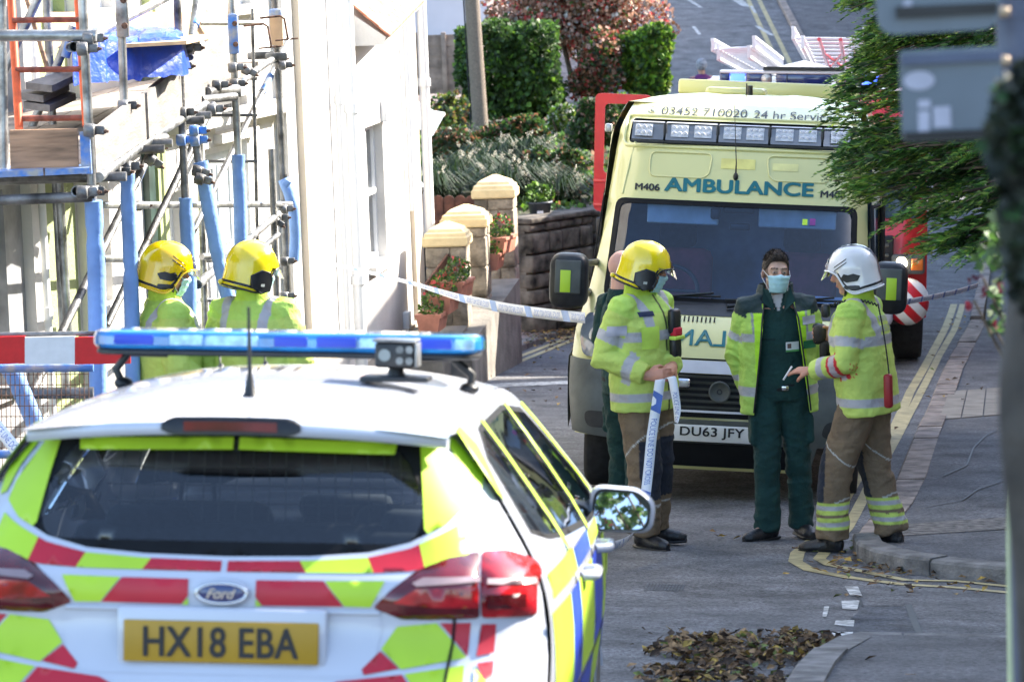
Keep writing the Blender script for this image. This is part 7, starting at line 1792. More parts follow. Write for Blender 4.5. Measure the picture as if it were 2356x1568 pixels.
def person(label, pos, yaw, pose=None, outfit='fire', scale=1., head_yaw=0., head_pitch=0., skin=SKIN, curl=.5, handdir=None, voxel_b=.0068, group=None, bald=False, tilt=0.):
    J = {k: Vector(v) for k, v in BASE.items()}; J.update({k: Vector(v) for k, v in (pose or {}).items()})
    root = empty('person', pos, (0, 0, yaw), label=label, cat='person', group=group); root.scale = (scale,)*3
    HM = headmat(J['head'], head_yaw, head_pitch, tilt)
    mb = MB(); add_head(mb, HM)
    mb.tube([J['chest'], J['neck'], J['head']+Vector((0, -.02, -.03))], [.07, .062, .058], 14)
    mb.tube([J['pelvis']-Vector((0, 0, .08)), J['pelvis'], J['waist'], J['chest'], J['chest']+Vector((0, 0, .12)), J['neck']+Vector((0, 0, -.02))], [(.13, .1), (.15, .11), (.14, .1), (.165, .115), (.15, .09), (.06, .055)], 20, updir=(1, 0, 0))
    for s in 'LR':
        mb.tube([J[s+'S']+Vector((.06 if s == 'L' else -.06, 0, 0)), J[s+'S'], J[s+'S'].lerp(J[s+'E'], .4), J[s+'E'], J[s+'E'].lerp(J[s+'W'], .35), J[s+'W']], [.055, .056, .05, .04, .042, .027], 14)
        mb.tube([J[s+'H'], J[s+'H'].lerp(J[s+'K'], .5), J[s+'K'], J[s+'K'].lerp(J[s+'A'], .35), J[s+'A']], [.085, .075, .055, .055, .038], 14)
        mb.tube([J[s+'A']+Vector((0, -.03, -.04)), J[s+'A'].lerp(J[s+'T'], .3)+Vector((0, 0, -.01)), J[s+'A'].lerp(J[s+'T'], .55)+Vector((0, 0, .0))], [.03, .03, .02], 10)
        hd = (handdir or {}).get(s)
        if hd: d, n, cu = Vector(hd[0]), Vector(hd[1]), hd[2]; sg = hd[3] if len(hd) > 3 else 1
        else: d = (J[s+'W']-J[s+'E']).normalized(); n = Vector((1 if s == 'L' else -1, .1, 0)); cu = curl; sg = 1 if s == 'R' else -1
        add_hand(mb, J[s+'W'], d, n, sg, cu)
    me = voxel(mb, voxel_b, 1); hi = HM.inverted(); stub = outfit == 'medic_open'
    def sc_(p):
        q = hi @ p; c = Vector(skin)
        if q.length < .16:
            for sx in (-1, 1):
                dx, dz = q.x-sx*.031, q.z-.010
                if q.y > .07 and (dx/.014)**2+(dz/.0046)**2 < 1:
                    c = Vector((.34, .3, .28)) if dx*dx+dz*dz > .0058**2 else Vector((.03, .02, .015)); return c
                if q.y > .06 and abs(dx) < .021 and .0075 < dz-.016+abs(dx)*.15 < .0165: c = Vector((.06, .03, .02)) if outfit != 'bald' else c*.8; return c
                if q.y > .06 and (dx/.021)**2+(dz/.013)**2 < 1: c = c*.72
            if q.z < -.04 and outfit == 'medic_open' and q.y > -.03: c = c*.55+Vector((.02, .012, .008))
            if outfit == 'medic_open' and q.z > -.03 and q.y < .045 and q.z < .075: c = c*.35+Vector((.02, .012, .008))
            if q.y > .08 and abs(q.x) < .026 and abs(q.z+.056) < .009: c = Vector((.5, .18, .15))
            c = c*Vector((1, 1, 1)).x
            if abs(q.x) > .07 or q.y > .1: c = Vector((c.x*1.08, c.y*.88, c.z*.85))
        else:
            c = Vector((c.x*1.02, c.y*.86, c.z*.84))
        return c
    colour(me, sc_); me.materials.append(M_skin); body = link_mesh('body', me, root)
    # ---- clothing
    fire = outfit in ('fire', 'firechief'); A = {s: (J[s+'S'], J[s+'E'], J[s+'W']) for s in 'LR'}; up = Vector((1, 0, 0))
    def arms(mb, r, cuff=.0):
        for s in 'LR':
            S, E, Wr = A[s]; sg = .07 if s == 'L' else -.07
            e = Wr-(Wr-E).normalized()*cuff
            mb.tube([S+Vector((sg, 0, .0)), S+Vector((0, 0, .0)), S.lerp(E, .35), S.lerp(E, .75), E, E.lerp(e, .4), e], [r*1.02, r*1.05, r, r*.93, r*.92, r*.86, r*.76], 16)
    def torso(mb, zh, wd, dp, top=True):
        P, Wt, C, Nk = J['pelvis'], J['waist'], J['chest'], J['neck']; ax = (C-P).normalized(); h = P+ax*(zh-P.z)/max(.5, ax.z)
        mb.tube([h, P+ax*.03, Wt, Wt.lerp(C, .5), C, C+Vector((0, 0, .09)), Nk+Vector((0, 0, -.035)), Nk+Vector((0, 0, .005))], [(wd*.98, dp), (wd*.99, dp*1.02), (wd*.96, dp*.98), (wd*.98, dp), (wd, dp), (wd*.9, dp*.86), (wd*.5, dp*.58), (wd*.32, dp*.46)], 26, updir=up)
    def arm_info(p):
        best = (9, None, 0, 0)
        for s in 'LR':
            S, E, Wr = A[s]; d1, t1 = segd(p, S, E); d2, t2 = segd(p, E, Wr)
            if d1 < best[0]: best = (d1, s, 0, t1)
            if d2 < best[0]: best = (d2, s, 1, t2)
        return best
    ctr = lambda p: abs(p.x) < .17 and p.z > J['pelvis'].z-.15
    if fire:
        mb = MB(); torso(mb, .84, .25, .178); arms(mb, .082, .01)
        mb.tube([J['neck']+Vector((0, -.01, -.07)), J['neck']+Vector((0, -.008, -.02)), J['neck']+Vector((0, -.006, .055))], [.10, .088, .082], 18)
        me = voxel(mb, .0085, 3); wrinkle(me, J, .007, len(label), ('LE', 'RE', 'LS', 'RS', 'waist'))
        zc = J['chest'].z-.045
        def fc(p):
            d, s, sgm, t = arm_info(p); inarm = s and d < .1 and (abs(p.x) > .2 or (sgm == 1 and d < .085))
            L1_ = LIME
            if inarm:
                if sgm == 0 and .5 < t < .69: return SILV
                if sgm == 1 and .52 < t < .72: return SILV
                if outfit == 'firechief' and s == 'L' and sgm == 1 and t < .36: return REDC if t < .11 or t > .29 else ((.5, .42, .44) if t > .11 else L1_)
                if sgm == 0 and t < .12 and .12 < abs(p.x) : return LIME2
                return L1_
            if zc-.03 < p.z < zc+.03: return SILV
            if .90 < p.z < .955: return SILV
            if p.z > zc and .095 < abs(p.x)-.1*max(0, p.z-1.42) < .148: return SILV
            if p.z > J['neck'].z-.01: return (.5, .72, .06)
            if abs(p.x) < .006 and p.y > 0: return (.05, .07, .02)
            if p.z > 1.42: return LIME2
            return L1_
        colour(me, fc); me.materials.append(M_hivis); jk = link_mesh('jacket', me, root)
        mb = MB()
        for s, sg in (('L', -1), ('R', 1)):
            H_, K, An = J[s+'H'], J[s+'K'], J[s+'A']; mb.tube([H_+Vector((0, 0, .06)), H_.lerp(K, .25), H_.lerp(K, .7), K, K.lerp(An, .5), An+Vector((0, -.01, -.0))], [.118, .118, .108, .1, .097, .1], 18)
        mb.tube([J['pelvis']-Vector((0, 0, .1)), J['pelvis'], J['pelvis']+Vector((0, 0, .06))], [(.2, .15), (.205, .155), (.19, .14)], 20, updir=up)
        me = voxel(mb, .009, 3); wrinkle(me, J, .008, len(label)+2, ('LK', 'RK', 'LA', 'RA'))
        def tc_(p):
            s = 'L' if segd(p, J['LH'], J['LK'])[0]+segd(p, J['LK'], J['LA'])[0] < segd(p, J['RH'], J['RK'])[0]+segd(p, J['RK'], J['RA'])[0] else 'R'
            K, An = J[s+'K'], J[s+'A']; z = p.z-K.z; fr = p.y-lerp(An.y, K.y, min(1, max(0, (p.z-An.z)/(K.z-An.z))))
            if outfit == 'firechief':
                for z0 in (.16, .255):
                    if z0 < p.z < z0+.022 or z0+.048 < p.z < z0+.07: return LIME
                    if z0+.022 <= p.z <= z0+.048: return SILV
            if fr > .02-.25*abs(z)*0 and -.2 < z < .16 and fr > .035: return NAVY
            if abs(z-.13-fr*.9) < .005 or abs(z+.2+fr*.4) < .005: return (.5, .5, .47)
            return TAN
        colour(me, tc_); me.materials.append(M_cloth); link_mesh('trousers', me, root)
    elif outfit in ('medic_open', 'bald'):
        mb = MB(); torso(mb, .9, .19, .125); 
        for s in 'LR':
            S, E, Wr = A[s]; sg = .06 if s == 'L' else -.06; mb.tube([S+Vector((sg, 0, 0)), S, S.lerp(E, .5), S.lerp(E, .98)], [.07, .072, .066, .058], 14)
        if outfit == 'medic_open' or True: mb.tube([J['neck']+Vector((0, -.01, -.06)), J['neck']+Vector((0, -.008, .02))], [.085, .068], 16)
        me = voxel(mb, .0085, 3); wrinkle(me, J, .005, 4, ('LE', 'RE', 'waist'))
        def shc(p):
            if p.y > .03 and p.z > J['neck'].z-.10 and abs(p.x) < (p.z-(J['neck'].z-.10))*.36: return (.6, .58, .6)
            if .945 < p.z < .985: return (.012, .012, .013)
            return DKG if not (abs(p.x) < .004 and p.y > 0) else (.005, .03, .028)
        colour(me, shc); me.materials.append(M_cloth); link_mesh('shirt', me, root)
        mb = MB()
        for s, sg in (('L', -1), ('R', 1)):
            H_, K, An = J[s+'H'], J[s+'K'], J[s+'A']; mb.tube([H_+Vector((0, 0, .06)), H_.lerp(K, .25), H_.lerp(K, .7), K, K.lerp(An, .5), An+Vector((0, 0, -.03))], [.1, .102, .088, .077, .077, .08], 18)
            mb.box(H_.lerp(K, .55)+Vector((sg*.085, 0, 0)), (.04, .15, .18), bev=.015)
        mb.tube([J['pelvis']-Vector((0, 0, .1)), J['pelvis'], J['pelvis']+Vector((0, 0, .04))], [(.175, .125), (.185, .13), (.175, .12)], 20, updir=up)
        me = voxel(mb, .009, 3); wrinkle(me, J, .008, 7, ('LK', 'RK', 'LA', 'RA')); colour(me, lambda p: DKG); me.materials.append(M_cloth); link_mesh('trousers', me, root)
        if outfit == 'medic_open':
            mb = MB(); torso(mb, .80, .25, .185); arms(mb, .084, -.0); mb.tube([J['neck']+Vector((0, -.02, -.06)), J['neck']+Vector((0, -.02, .0)), J['neck']+Vector((0, -.02, .075))], [.13, .115, .105], 20)
            me = voxel(mb, .0085, 3); wrinkle(me, J, .007, 9, ('LE', 'RE', 'waist', 'LS', 'RS'))
            bm = bmesh.new(); bm.from_mesh(me)
            gx = lambda z: interp(z, [(.8, .16), (1.0, .12), (1.3, .085), (1.5, .075), (1.7, .09)])
            g_ = bm.verts[:]+bm.edges[:]+bm.faces[:]
            for sgn in (-1, 1):
                bmesh.ops.bisect_plane(bm, geom=bm.verts[:]+bm.edges[:]+bm.faces[:], plane_co=Vector((sgn*.13, 0, 1.2)), plane_no=Vector((sgn, 0, .12)).normalized())
            dl = [f for f in bm.faces if f.calc_center_median().y > .0 and abs(f.calc_center_median().x) < .13-(f.calc_center_median().z-1.2)*.12]
            bmesh.ops.delete(bm, geom=dl, context='FACES')
            dl = [f for f in bm.faces if f.calc_center_median().z > J['neck'].z+.055 and abs(f.normal.z) > .8 or (f.calc_center_median().z < .815 and f.normal.z < -.7 and abs(f.calc_center_median().x) < .22)]
            bmesh.ops.delete(bm, geom=dl, context='FACES'); bm.to_mesh(me); bm.free()
            for p_ in me.polygons: p_.use_smooth = True
            def jc(p):
                d, s, sgm, t = arm_info(p); inarm = s and d < .105 and (abs(p.x) > .2)
                if p.z > 1.49 and not (inarm and p.z < 1.47): return (.015, .035, .035)
                if p.z > 1.435 and abs(p.x) > .1: return (.015, .035, .035)
                if inarm and sgm == 0 and t < .12: return (.015, .035, .035)
                if inarm: return SILV if (sgm == 0 and .52 < t < .66) or (sgm == 1 and .5 < t < .68) else LIME2
                if abs(p.x) < .16 and p.y > .06: return (.5, .85, .03)
                if 1.26 < p.z < 1.31 or .92 < p.z < .975: return SILV
                if .15 < abs(p.x) < .175 and p.y > .03 and p.z > 1.3: return (.3, .32, .3)
                return LIME2
            colour(me, jc); me.materials.append(M_hivis); jo = link_mesh('jacket', me, root)
            md = jo.modifiers.new('thickness', 'SOLIDIFY'); md.thickness = .009; md.offset = -1
            mb = MB()
            for sgn in (-1, 1): mb.tube([Vector((sgn*x, y, z)) for x, y, z in ((.178, .135, .82), (.158, .165, 1.0), (.133, .172, 1.2), (.112, .155, 1.4), (.085, .09, 1.5))], .006, 6)
            mb.build('zip', M_blk, jo)
    # boots
    for s in 'LR':
        An, T = J[s+'A'], J[s+'T']; f = (T-An); f.z = 0; f.normalize(); g0 = An.z-.1; mb = MB(); u = f.cross(Vector((0, 0, 1)))
        hh = .22 if fire else .13
        mb.tube([An+Vector((0, 0, hh-.06))-f*.01, An+Vector((0, 0, .0))-f*.015, Vector((An.x, An.y, g0+.055))-f*.02], [.062 if fire else .052, .055, .052], 16)
        hz = lambda t, z: Vector((An.x, An.y, g0+z))+f*t
        mb.tube([hz(-.075, .05), hz(-.05, .055), hz(.03, .055), hz(.1, .045), hz(.16, .04), hz(.2, .035)], [(.028, .035), (.042, .045), (.044, .05), (.05, .042), (.047, .035), (.02, .02)], 16, updir=u)
        me = voxel(mb, .007, 3); me.materials.append(M_boot); bo = link_mesh('boot', me, root)
        mb = MB(); mb.tube([hz(-.085, .016), hz(-.05, .014), hz(.06, .014), hz(.13, .014), hz(.2, .016)], [(.03, .014), (.046, .014), (.042, .014), (.052, .014), (.02, .012)], 16, updir=u); mb.build('sole', M_blk, bo)
    return root, J, HM, A
# ---- helmet: shell position as a function of azimuth (deg, 0 = front, + = wearer's right) and height
HR = [(0, .048), (38, .038), (58, .005), (74, -.07), (90, -.105), (120, -.102), (150, -.095), (180, -.09)]
def helm(phi, z, off=0.):
    a = R(phi); top = .172; zc0 = .03; ax, ayf, ayb = .118, .142, .158
    if z > zc0: k = math.sqrt(max(0, 1-((z-zc0)/(top-zc0))**2.15))
    else: k = 1+.10*((zc0-z)/.13)**2*(.4+.6*(abs(phi)/180)**2)
    ay = ayf if abs(phi) < 90 else ayb
    x = math.sin(a)*ax*k; y = math.cos(a)*ay*k
    rd = 1.006 if abs(x) < .017 and z > zc0 else 1.
    peak = .022*max(0, 1-abs(phi)/52)*max(0, 1-(z-.045)/.045) if z < .09 else 0
    return Vector((x, (y*rd-.012)+peak, z+(.006 if (abs(x) < .017 and z > .1) else 0)-peak*.25))+Vector((math.sin(a), math.cos(a), max(0, z-zc0)*6)).normalized()*off
def helmet(root, HM, shell, kind):
    """kind 'stripe' (badge plate, two stripes, side grilles) or 'ear' (black hexagonal ear shells)"""
    mb = MB(); n = 60; mz = 18; vs = []
    for i in range(n):
        phi = -180+360*i/n; z0 = sinterp(abs(phi), HR)
        for j in range(mz+1): z = lerp(z0, .1719, (j/mz)**.85); vs.append(HM @ helm(phi, z))
    mb.add(vs, [(i*(mz+1)+j, ((i+1) % n)*(mz+1)+j, ((i+1) % n)*(mz+1)+j+1, i*(mz+1)+j+1) for i in range(n) for j in range(mz)], 0, True)
    h = mb.build('helmet', shell, root); md = h.modifiers.new('t', 'SOLIDIFY'); md.thickness = .008; md.offset = -1
    mb = MB(); mb.tube([HM @ helm(-180+6*i, sinterp(abs(-180+6*i), HR)+.002, .001) for i in range(61)], .0055, 6, caps=False); mb.build('rim', shell if kind == 'stripe' else M_helb, h)
    mb = MB(); mb.tube([HM @ helm(-180+6*i, sinterp(abs(-180+6*i), HR)+.025, -.014) for i in range(61) if abs(-180+6*i) > 50], .016, 8); mb.build('lining', M_helb, h)
    pt = lambda P, m_, nm, off=.003: (lambda b: (patch(b, P, [], 6, lambda u, v: HM @ helm(u, v/1000., off)), b.build(nm, m_, h)))(MB())
    q = lambda P, sg: [(sg*a, b) for a, b in P]
    if kind == 'stripe':
        pt([(-26, 52), (26, 52), (24, 72), (14, 100), (6, 122), (-6, 122), (-14, 100), (-24, 72)], M_navy, 'badge_plate')
        for sg in (1, -1):
            pt(q([(66, -10), (80, -34), (104, -34), (112, -6), (98, 12), (86, 8), (76, 18)], sg), M_helb, 'side_grille', .006)
            pt(q(rpoly([(70, -72), (106, -82), (108, -60), (72, -50)], 10), sg), M_helb, 'side_vent', .006)
            for dz in (0, 20): pt(q([(56, 46+dz), (59, 52+dz), (96, 100+dz*.7), (93, 94+dz*.7)] if False else [(50, 38+dz), (52, 46+dz), (88, 86+dz), (86, 78+dz)], sg), M_helb, 'stripe', .003)
        mb = MB(); c = helm(0, .085, .006)
        for i in range(8): a = 6.2832*i/8; mb.tube([HM @ c, HM @ helm(math.sin(a)*9, .085+math.cos(a)*.018, .005)], .0028, 5)
        mb.build('star_badge', M_chr, h)
    else:
        for sg in (1, -1):
            pt(q([(70, 8), (62, -30), (66, -88), (88, -108), (108, -76), (110, -22), (90, 14)], sg), M_helb, 'ear_shell', .012)
            mb = MB(); P = [(70, 8), (62, -30), (66, -88), (88, -108), (108, -76), (110, -22), (90, 14), (70, 8)]
            mb.tube([HM @ helm(sg*a, b/1000., .008) for a, b in P], .006, 6); mb.build('ear_shell_edge', M_helb, h)
            pt(q([(82, -55), (90, -58), (90, -72), (82, -70)], sg), M_refl, 'logo_mark', .014)
        pt([(-24, 50), (24, 50), (16, 84), (-16, 84)], M_helb, 'badge_plate')
    if shell is M_helw:
        mb = MB(); 
        for o_ in (-.02, .02): pass
        vs = []; pts = [(0, z) for z in (.06, .09, .12, .15, .168)]+[(180, z) for z in (.168, .15, .12, .08, .03, -.03, -.08)]
        for ph, z in pts:
            c = helm(ph, z, .0035); vs += [HM @ (c+Vector((-.015, 0, 0))), HM @ (c+Vector((.015, 0, 0)))]
        mb.add(vs, [(2*i, 2*i+1, 2*i+3, 2*i+2) for i in range(len(pts)-1)], 0, True); mb.build('crown_stripe', M_navy, h)
    # visor
    mb = MB(); vs = []; nn = 24
    for i in range(nn+1):
        ph = lerp(-62, 62, i/nn); e = 1-abs(ph)/62*.75
        for j in range(4): t = j/3; b = helm(ph, .052, 0); o = Vector((math.sin(R(ph))*.1, math.cos(R(ph)), 0))*(.012+.03*t)*e; vs.append(HM @ (b+o+Vector((0, 0, -.012-.05*t*e))))
    mb.add(vs, [(i*4+j, (i+1)*4+j, (i+1)*4+j+1, i*4+j+1) for i in range(nn) for j in range(3)], 0, True); mb.build('visor', M_visor_, h)
    mb = MB(); mb.tube([HM @ Vector((sx*.083, .03+.03*(1-abs(sx)), zz)) for sx, zz in ((-1, -.04), (-.85, -.09), (-.4, -.125), (.4, -.125), (.85, -.09), (1, -.04))], .008, 6); mb.build('chin_strap', M_helb, h)
    if kind != 'stripe':
        mb = MB(); c = HM @ helm(180, -.075, .012); mb.sphere(c, .014); mb.build('adjuster_knob', shell, h)
    mb = MB(); mb.tube([HM @ Vector((s*.06, -.10, -.085)) for s in (-1, 0, 1)], [.02, .026, .02], 8); mb.build('neck_guard', M_helb, h)
    return h
def mask(root, HM, m_=None):
    mb = MB(); nx, nz = 18, 14; vs = []
    for j in range(nz+1):
        v = j/nz; z = lerp(-.118, -.008, v)
        for i in range(nx+1):
            u = -1+2*i/nx; hw = lerp(.052, .072, v); x = u*hw
            y = .124-.040*abs(u)**2.2-(.03*(1-v)**2)-.01*v*abs(u)+(.006*math.exp(-(x/.016)**2) if v > .75 else 0)+.0028*(math.sin(v*22) > 0)
            if j == 0: y -= .02
            if j == nz: y -= .008; z_ = z+.010*math.exp(-(x/.018)**2)
            else: z_ = z
            vs.append(HM @ Vector((x, y, z_)))
    mb.add(vs, [(j*(nx+1)+i, j*(nx+1)+i+1, (j+1)*(nx+1)+i+1, (j+1)*(nx+1)+i) for j in range(nz) for i in range(nx)], 0, True)
    o = mb.build('face_mask', m_ or M_mask, root); md = o.modifiers.new('t', 'SOLIDIFY'); md.thickness = .002
    for s in (-1, 1):
        mb = MB(); mb.tube([HM @ Vector((s*.07, .085, -.012)), HM @ Vector((s*.083, .01, .02)), HM @ Vector((s*.09, -.02, .0)), HM @ Vector((s*.085, .0, -.03)), HM @ Vector((s*.058, .075, -.1))], .0018, 5); mb.build('ear_loop', M_strap, o)
def lettering_on(root, target_name, lines, origin, right, upv, cast, m_, bold=.001):
    """project lettering onto a garment along 'cast'; origin etc. in the person's frame"""
    tgt = next(c for c in root.children if c.name.split('.')[0] == target_name); bv = BVHTree.FromPolygons([v.co for v in tgt.data.vertices], [list(p.vertices) for p in tgt.data.polygons])
    r_, u_, c_ = Vector(right).normalized(), Vector(upv).normalized(), Vector(cast).normalized()
    for k, (txt, wd, ht) in enumerate(lines):
        vs, fs = text_mesh(txt, .05); w0 = max(v.x for v in vs)-min(v.x for v in vs); h0 = max(v.y for v in vs)-min(v.y for v in vs)
        for rep, dx in enumerate((0, bold, -bold)):
            out = []
            for v in vs:
                o = Vector(origin)+r_*(v.x*wd/w0+dx)+u_*(v.y*ht/h0-k*ht*1.55); hit = bv.ray_cast(o, c_, .6); out.append((hit[0] if hit[0] is not None else o+c_*.2)-c_*(.004+.0003*rep))
            mb = MB() if rep == 0 else mb; mb.add(out, fs)
        mb.build('lettering', m_, tgt)
def gpos(px, py): 
    p = G(px, py); return Vector((p.x, p.y, p.z))
def under(px, py, D):    # ground point under a picture point at depth D
    p = W(px, py, D); return Vector((p.x, D, zg(p.x, D)))
# 1 left firefighter
def place(pxh, pyh, D, headz, label, yaw, **k):
    p = W(pxh, pyh, D); g = zg(p.x, D); s = (p.z-g)/headz; return person(label, Vector((p.x, D, g)), yaw, scale=s, **k)
r, J, HM, A = place(380, 628, 20.1, 1.665, 'firefighter in yellow striped helmet and mask seen side on, leftmost person behind the police car', R(-72), head_yaw=R(-8), head_pitch=R(14), pose=dict(LE=(-.25, .0, 1.18), LW=(-.2, .22, 1.05), RE=(.26, -.02, 1.17), RW=(.2, .2, 1.02)))
helmet(r, HM, M_hely, 'stripe'); mask(r, HM); lettering_on(r, 'jacket', [('FIRE & RESCUE', .27, .036), ('SERVICE', .2, .036)], (0, -.5, 1.36), (1, 0, 0), (0, 0, 1), (0, 1, 0), M_refl)
# 2 second firefighter, back to the camera
r, J, HM, A = place(580, 627, 20.0, 1.665, 'firefighter with his back turned and lemon yellow helmet, between blue foam poles', R(-24), head_yaw=R(-36), head_pitch=R(12), pose=dict(LE=(-.27, .0, 1.18), LW=(-.16, .24, 1.12), RE=(.27, .0, 1.18), RW=(.18, .24, 1.1)))
helmet(r, HM, M_helyl, 'ear'); mask(r, HM); lettering_on(r, 'jacket', [('FIRE & RESCUE', .29, .036), ('SERVICE', .2, .036)], (0, -.5, 1.36), (1, 0, 0), (0, 0, 1), (0, 1, 0), M_refl)
# 4 bald paramedic behind the tape holder
r, J, HM, A = place(1428, 622, 22.4, 1.665, 'bald paramedic in dark green shirt standing behind the firefighter with the tape', R(-62), outfit='bald', head_yaw=R(0), head_pitch=R(12), skin=(.62, .33, .26),
    pose=dict(LE=(-.26, -.02, 1.18), LW=(-.17, .18, 1.08), RE=(.3, -.12, 1.17), RW=(.24, .1, 1.0), RS=(.2, -.02, 1.45)))
mask(r, HM, M_strap); mb = MB(); mb.tube([HM @ Vector((-.08, -.01, .05)), HM @ Vector((-.078, .06, .065)), HM @ Vector((-.05, .105, .06)), HM @ Vector((.05, .105, .06)), HM @ Vector((.078, .06, .065)), HM @ Vector((.08, -.01, .05))], .004, 6); mb.build('sunglasses', M_helb, r)
mb = MB(); mb.box((.2, -.06, .92), (.1, .16, .07), bev=.015); mb.build('belt_pouch', M_blk, r)
# 5 firefighter holding the tape
D5 = 21.45; f5 = under(1492, 1200, D5); hd5 = W(1483, 620, D5)
r, J, HM, A = person('firefighter in lemon yellow helmet looking down and holding the blue and white tape', f5, R(-128), scale=(hd5.z-f5.z)/1.665, head_yaw=R(38), head_pitch=R(16),
    pose=dict(head=(-.02, .035, 1.66), RE=(.28, -.1, 1.17), RW=(.2, .17, 1.065), LE=(-.22, .0, 1.17), LW=(-.0, .215, 1.10), RA=(.08, .03, .1), RK=(.09, .05, .51), RT=(.12, .22, .03), LA=(-.12, -.05, .1), LK=(-.11, .0, .51), LT=(-.2, .13, .03)),
    handdir=dict(R=((-.42, .9, .05), (-.75, -.4, -.1), .55), L=((.9, .3, -.15), (.1, -.6, -.6), .7)))
P5 = r; J5 = J; helmet(r, HM, M_helyl, 'ear'); mask(r, HM)
def on_front(root, tgt, x, z, w_, h_, m_, nm, dx=0, cast=(0, -1, 0), th=.004):
    t = next(c for c in root.children if c.name.split('.')[0] == tgt); bv = BVHTree.FromPolygons([v.co for v in t.data.vertices], [list(p.vertices) for p in t.data.polygons]); c = Vector(cast); s = c.cross(Vector((0, 0, 1))).normalized()
    mb = MB(); n = 6; vs = []
    for j in range(n+1):
        for i in range(n+1):
            o = Vector((x, 0, z))+s*(w_*(i/n-.5))+Vector((0, 0, h_*(j/n-.5)))-c*.5; hit = bv.ray_cast(o, c, .8); vs.append((hit[0] if hit[0] is not None else o+c*.35)-c*th)
    mb.add(vs, [(j*(n+1)+i, j*(n+1)+i+1, (j+1)*(n+1)+i+1, (j+1)*(n+1)+i) for j in range(n) for i in range(n)], 0, True); return mb.build(nm, m_, t)
on_front(r, 'jacket', .13, 1.42, .09, .03, M_name, 'name_badge', th=.006); on_front(r, 'jacket', .13, 1.28, .11, .13, mat('lime_pocket', (.5, .7, .09), .8), 'chest_pocket', th=.008); on_front(r, 'jacket', .22, 1.33, .11, .06, M_badge, 'arm_patch', cast=(-1, -.25, 0), th=.006)
mb = MB(); mb.box((-.05, .2, 1.36), (.09, .05, .15), bev=.02); mb.box((-.04, .21, 1.21), (.08, .05, .14), bev=.02); gl = mb.build('torch_and_gloves', M_blk, r); mb = MB(); mb.box((-.045, .215, 1.30), (.07, .045, .05), bev=.008); mb.build('red_panel', mat('red_cloth', (.5, .01, .03), .7), gl); mb = MB(); mb.box((-.045, .22, 1.265), (.1, .05, .022), bev=.005); mb.build('holder_strap', mat('lime_pocket', (1, 1, 1)), gl)
# 6 paramedic facing the camera
D6 = 21.9; f6 = under(1800, 1200, D6); hd6 = W(1803, 628, D6)
r, J, HM, A = person('young dark haired paramedic in mask and open yellow jacket facing the camera', f6, R(184), outfit='medic_open', scale=(hd6.z-f6.z)/1.665, head_yaw=R(6), head_pitch=R(-2), tilt=R(-4), voxel_b=.0058, skin=(.58, .37, .28),
    pose=dict(RS=(.175, 0, 1.455), LS=(-.175, 0, 1.455), RE=(.245, -.07, 1.17), RW=(.18, -.1, .95), LE=(-.245, -.07, 1.17), LW=(-.18, -.1, .95), RA=(.1, .04, .1), RK=(.09, .06, .51), RT=(.28, .16, .03), LA=(-.13, -.06, .1), LK=(-.11, .0, .51), LT=(-.17, .13, .03)))
mask(r, HM)
mb = MB(); n = 34; vs = []; k_ = 16
for j in range(k_+1):
    t = j/k_
    for i in range(n):
        a = 2*math.pi*i/n; low = interp(abs(math.degrees(math.atan2(math.sin(a), math.cos(a)))), [(0, .082), (40, .074), (60, .034), (100, .0), (180, -.045)])
        z = lerp(low, .142, t); kk = math.sqrt(max(0, 1-((max(z, .03)-.03)/.113)**2)); side = .012*math.sin(math.pi*min(1, t*1.3))
        p = Vector((math.sin(a)*(.080*kk+side*.3), math.cos(a)*(.100*kk+side*.7)-.012, z)); nz_ = noise.noise(p*38)*.009+noise.noise(p*90)*.005; q = .022*t*max(0, math.cos(a))
        vs.append(HM @ (p*(1+nz_*6*(.3+t))+Vector((0, q*.6, q*.5))))
mb.add(vs, [(j*n+i, j*n+(i+1) % n, (j+1)*n+(i+1) % n, (j+1)*n+i) for j in range(k_) for i in range(n)]+[[k_*n+i for i in range(n)]], 0, True)
rnh = random.Random(2)
for _ in range(900):
    a = rnh.uniform(0, 6.283); t = rnh.uniform(.25, 1); z = lerp(.05, .142, t); kk = math.sqrt(max(0, 1-((z-.03)/.113)**2)); p = Vector((math.sin(a)*.083*kk, math.cos(a)*.106*kk-.012, z+.004)); d = Vector((rnh.uniform(-.7, .7), rnh.uniform(-.1, 1), rnh.uniform(.2, 1))).normalized()*.022; s = Vector((rnh.uniform(-1, 1), rnh.uniform(-1, 1), 0))*.0025
    mb.add([HM @ (p-s), HM @ (p+s), HM @ (p+d)], [(0, 1, 2)])
mb.build('hair', M_hair, r, nofix=True)
# collar, epaulettes, ID badge, pocket, radio
on_front(r, 'shirt', -.075, 1.22, .085, .06, M_wr, 'identity_card', th=.012); on_front(r, 'shirt', -.055, 1.225, .025, .03, mat('photo_dark', (.15, .08, .07), .6), 'card_photo', th=.014); on_front(r, 'shirt', -.075, 1.195, .085, .012, mat('green_band', (.1, .35, .1), .6), 'card_stripe', th=.014)
on_front(r, 'shirt', .08, 1.27, .1, .012, mat('shirt_seam', (.004, .025, .022), .9), 'pocket_flap', th=.005)
on_front(r, 'jacket', -.19, 1.23, .1, .05, mat('green_name_tab', (.02, .2, .08), .7), 'jacket_label', th=.006); on_front(r, 'jacket', -.185, 1.38, .09, .05, M_badge, 'jacket_crest', th=.006)
mb = MB(); mb.box((-.225, .19, 1.3), (.06, .07, .13), bev=.02); mb.build('gloved_radio', M_blk, r)
mb = MB(); mb.box((-.02, .135, .965), (.045, .02, .03), bev=.005); mb.build('belt_buckle', M_chr, r)
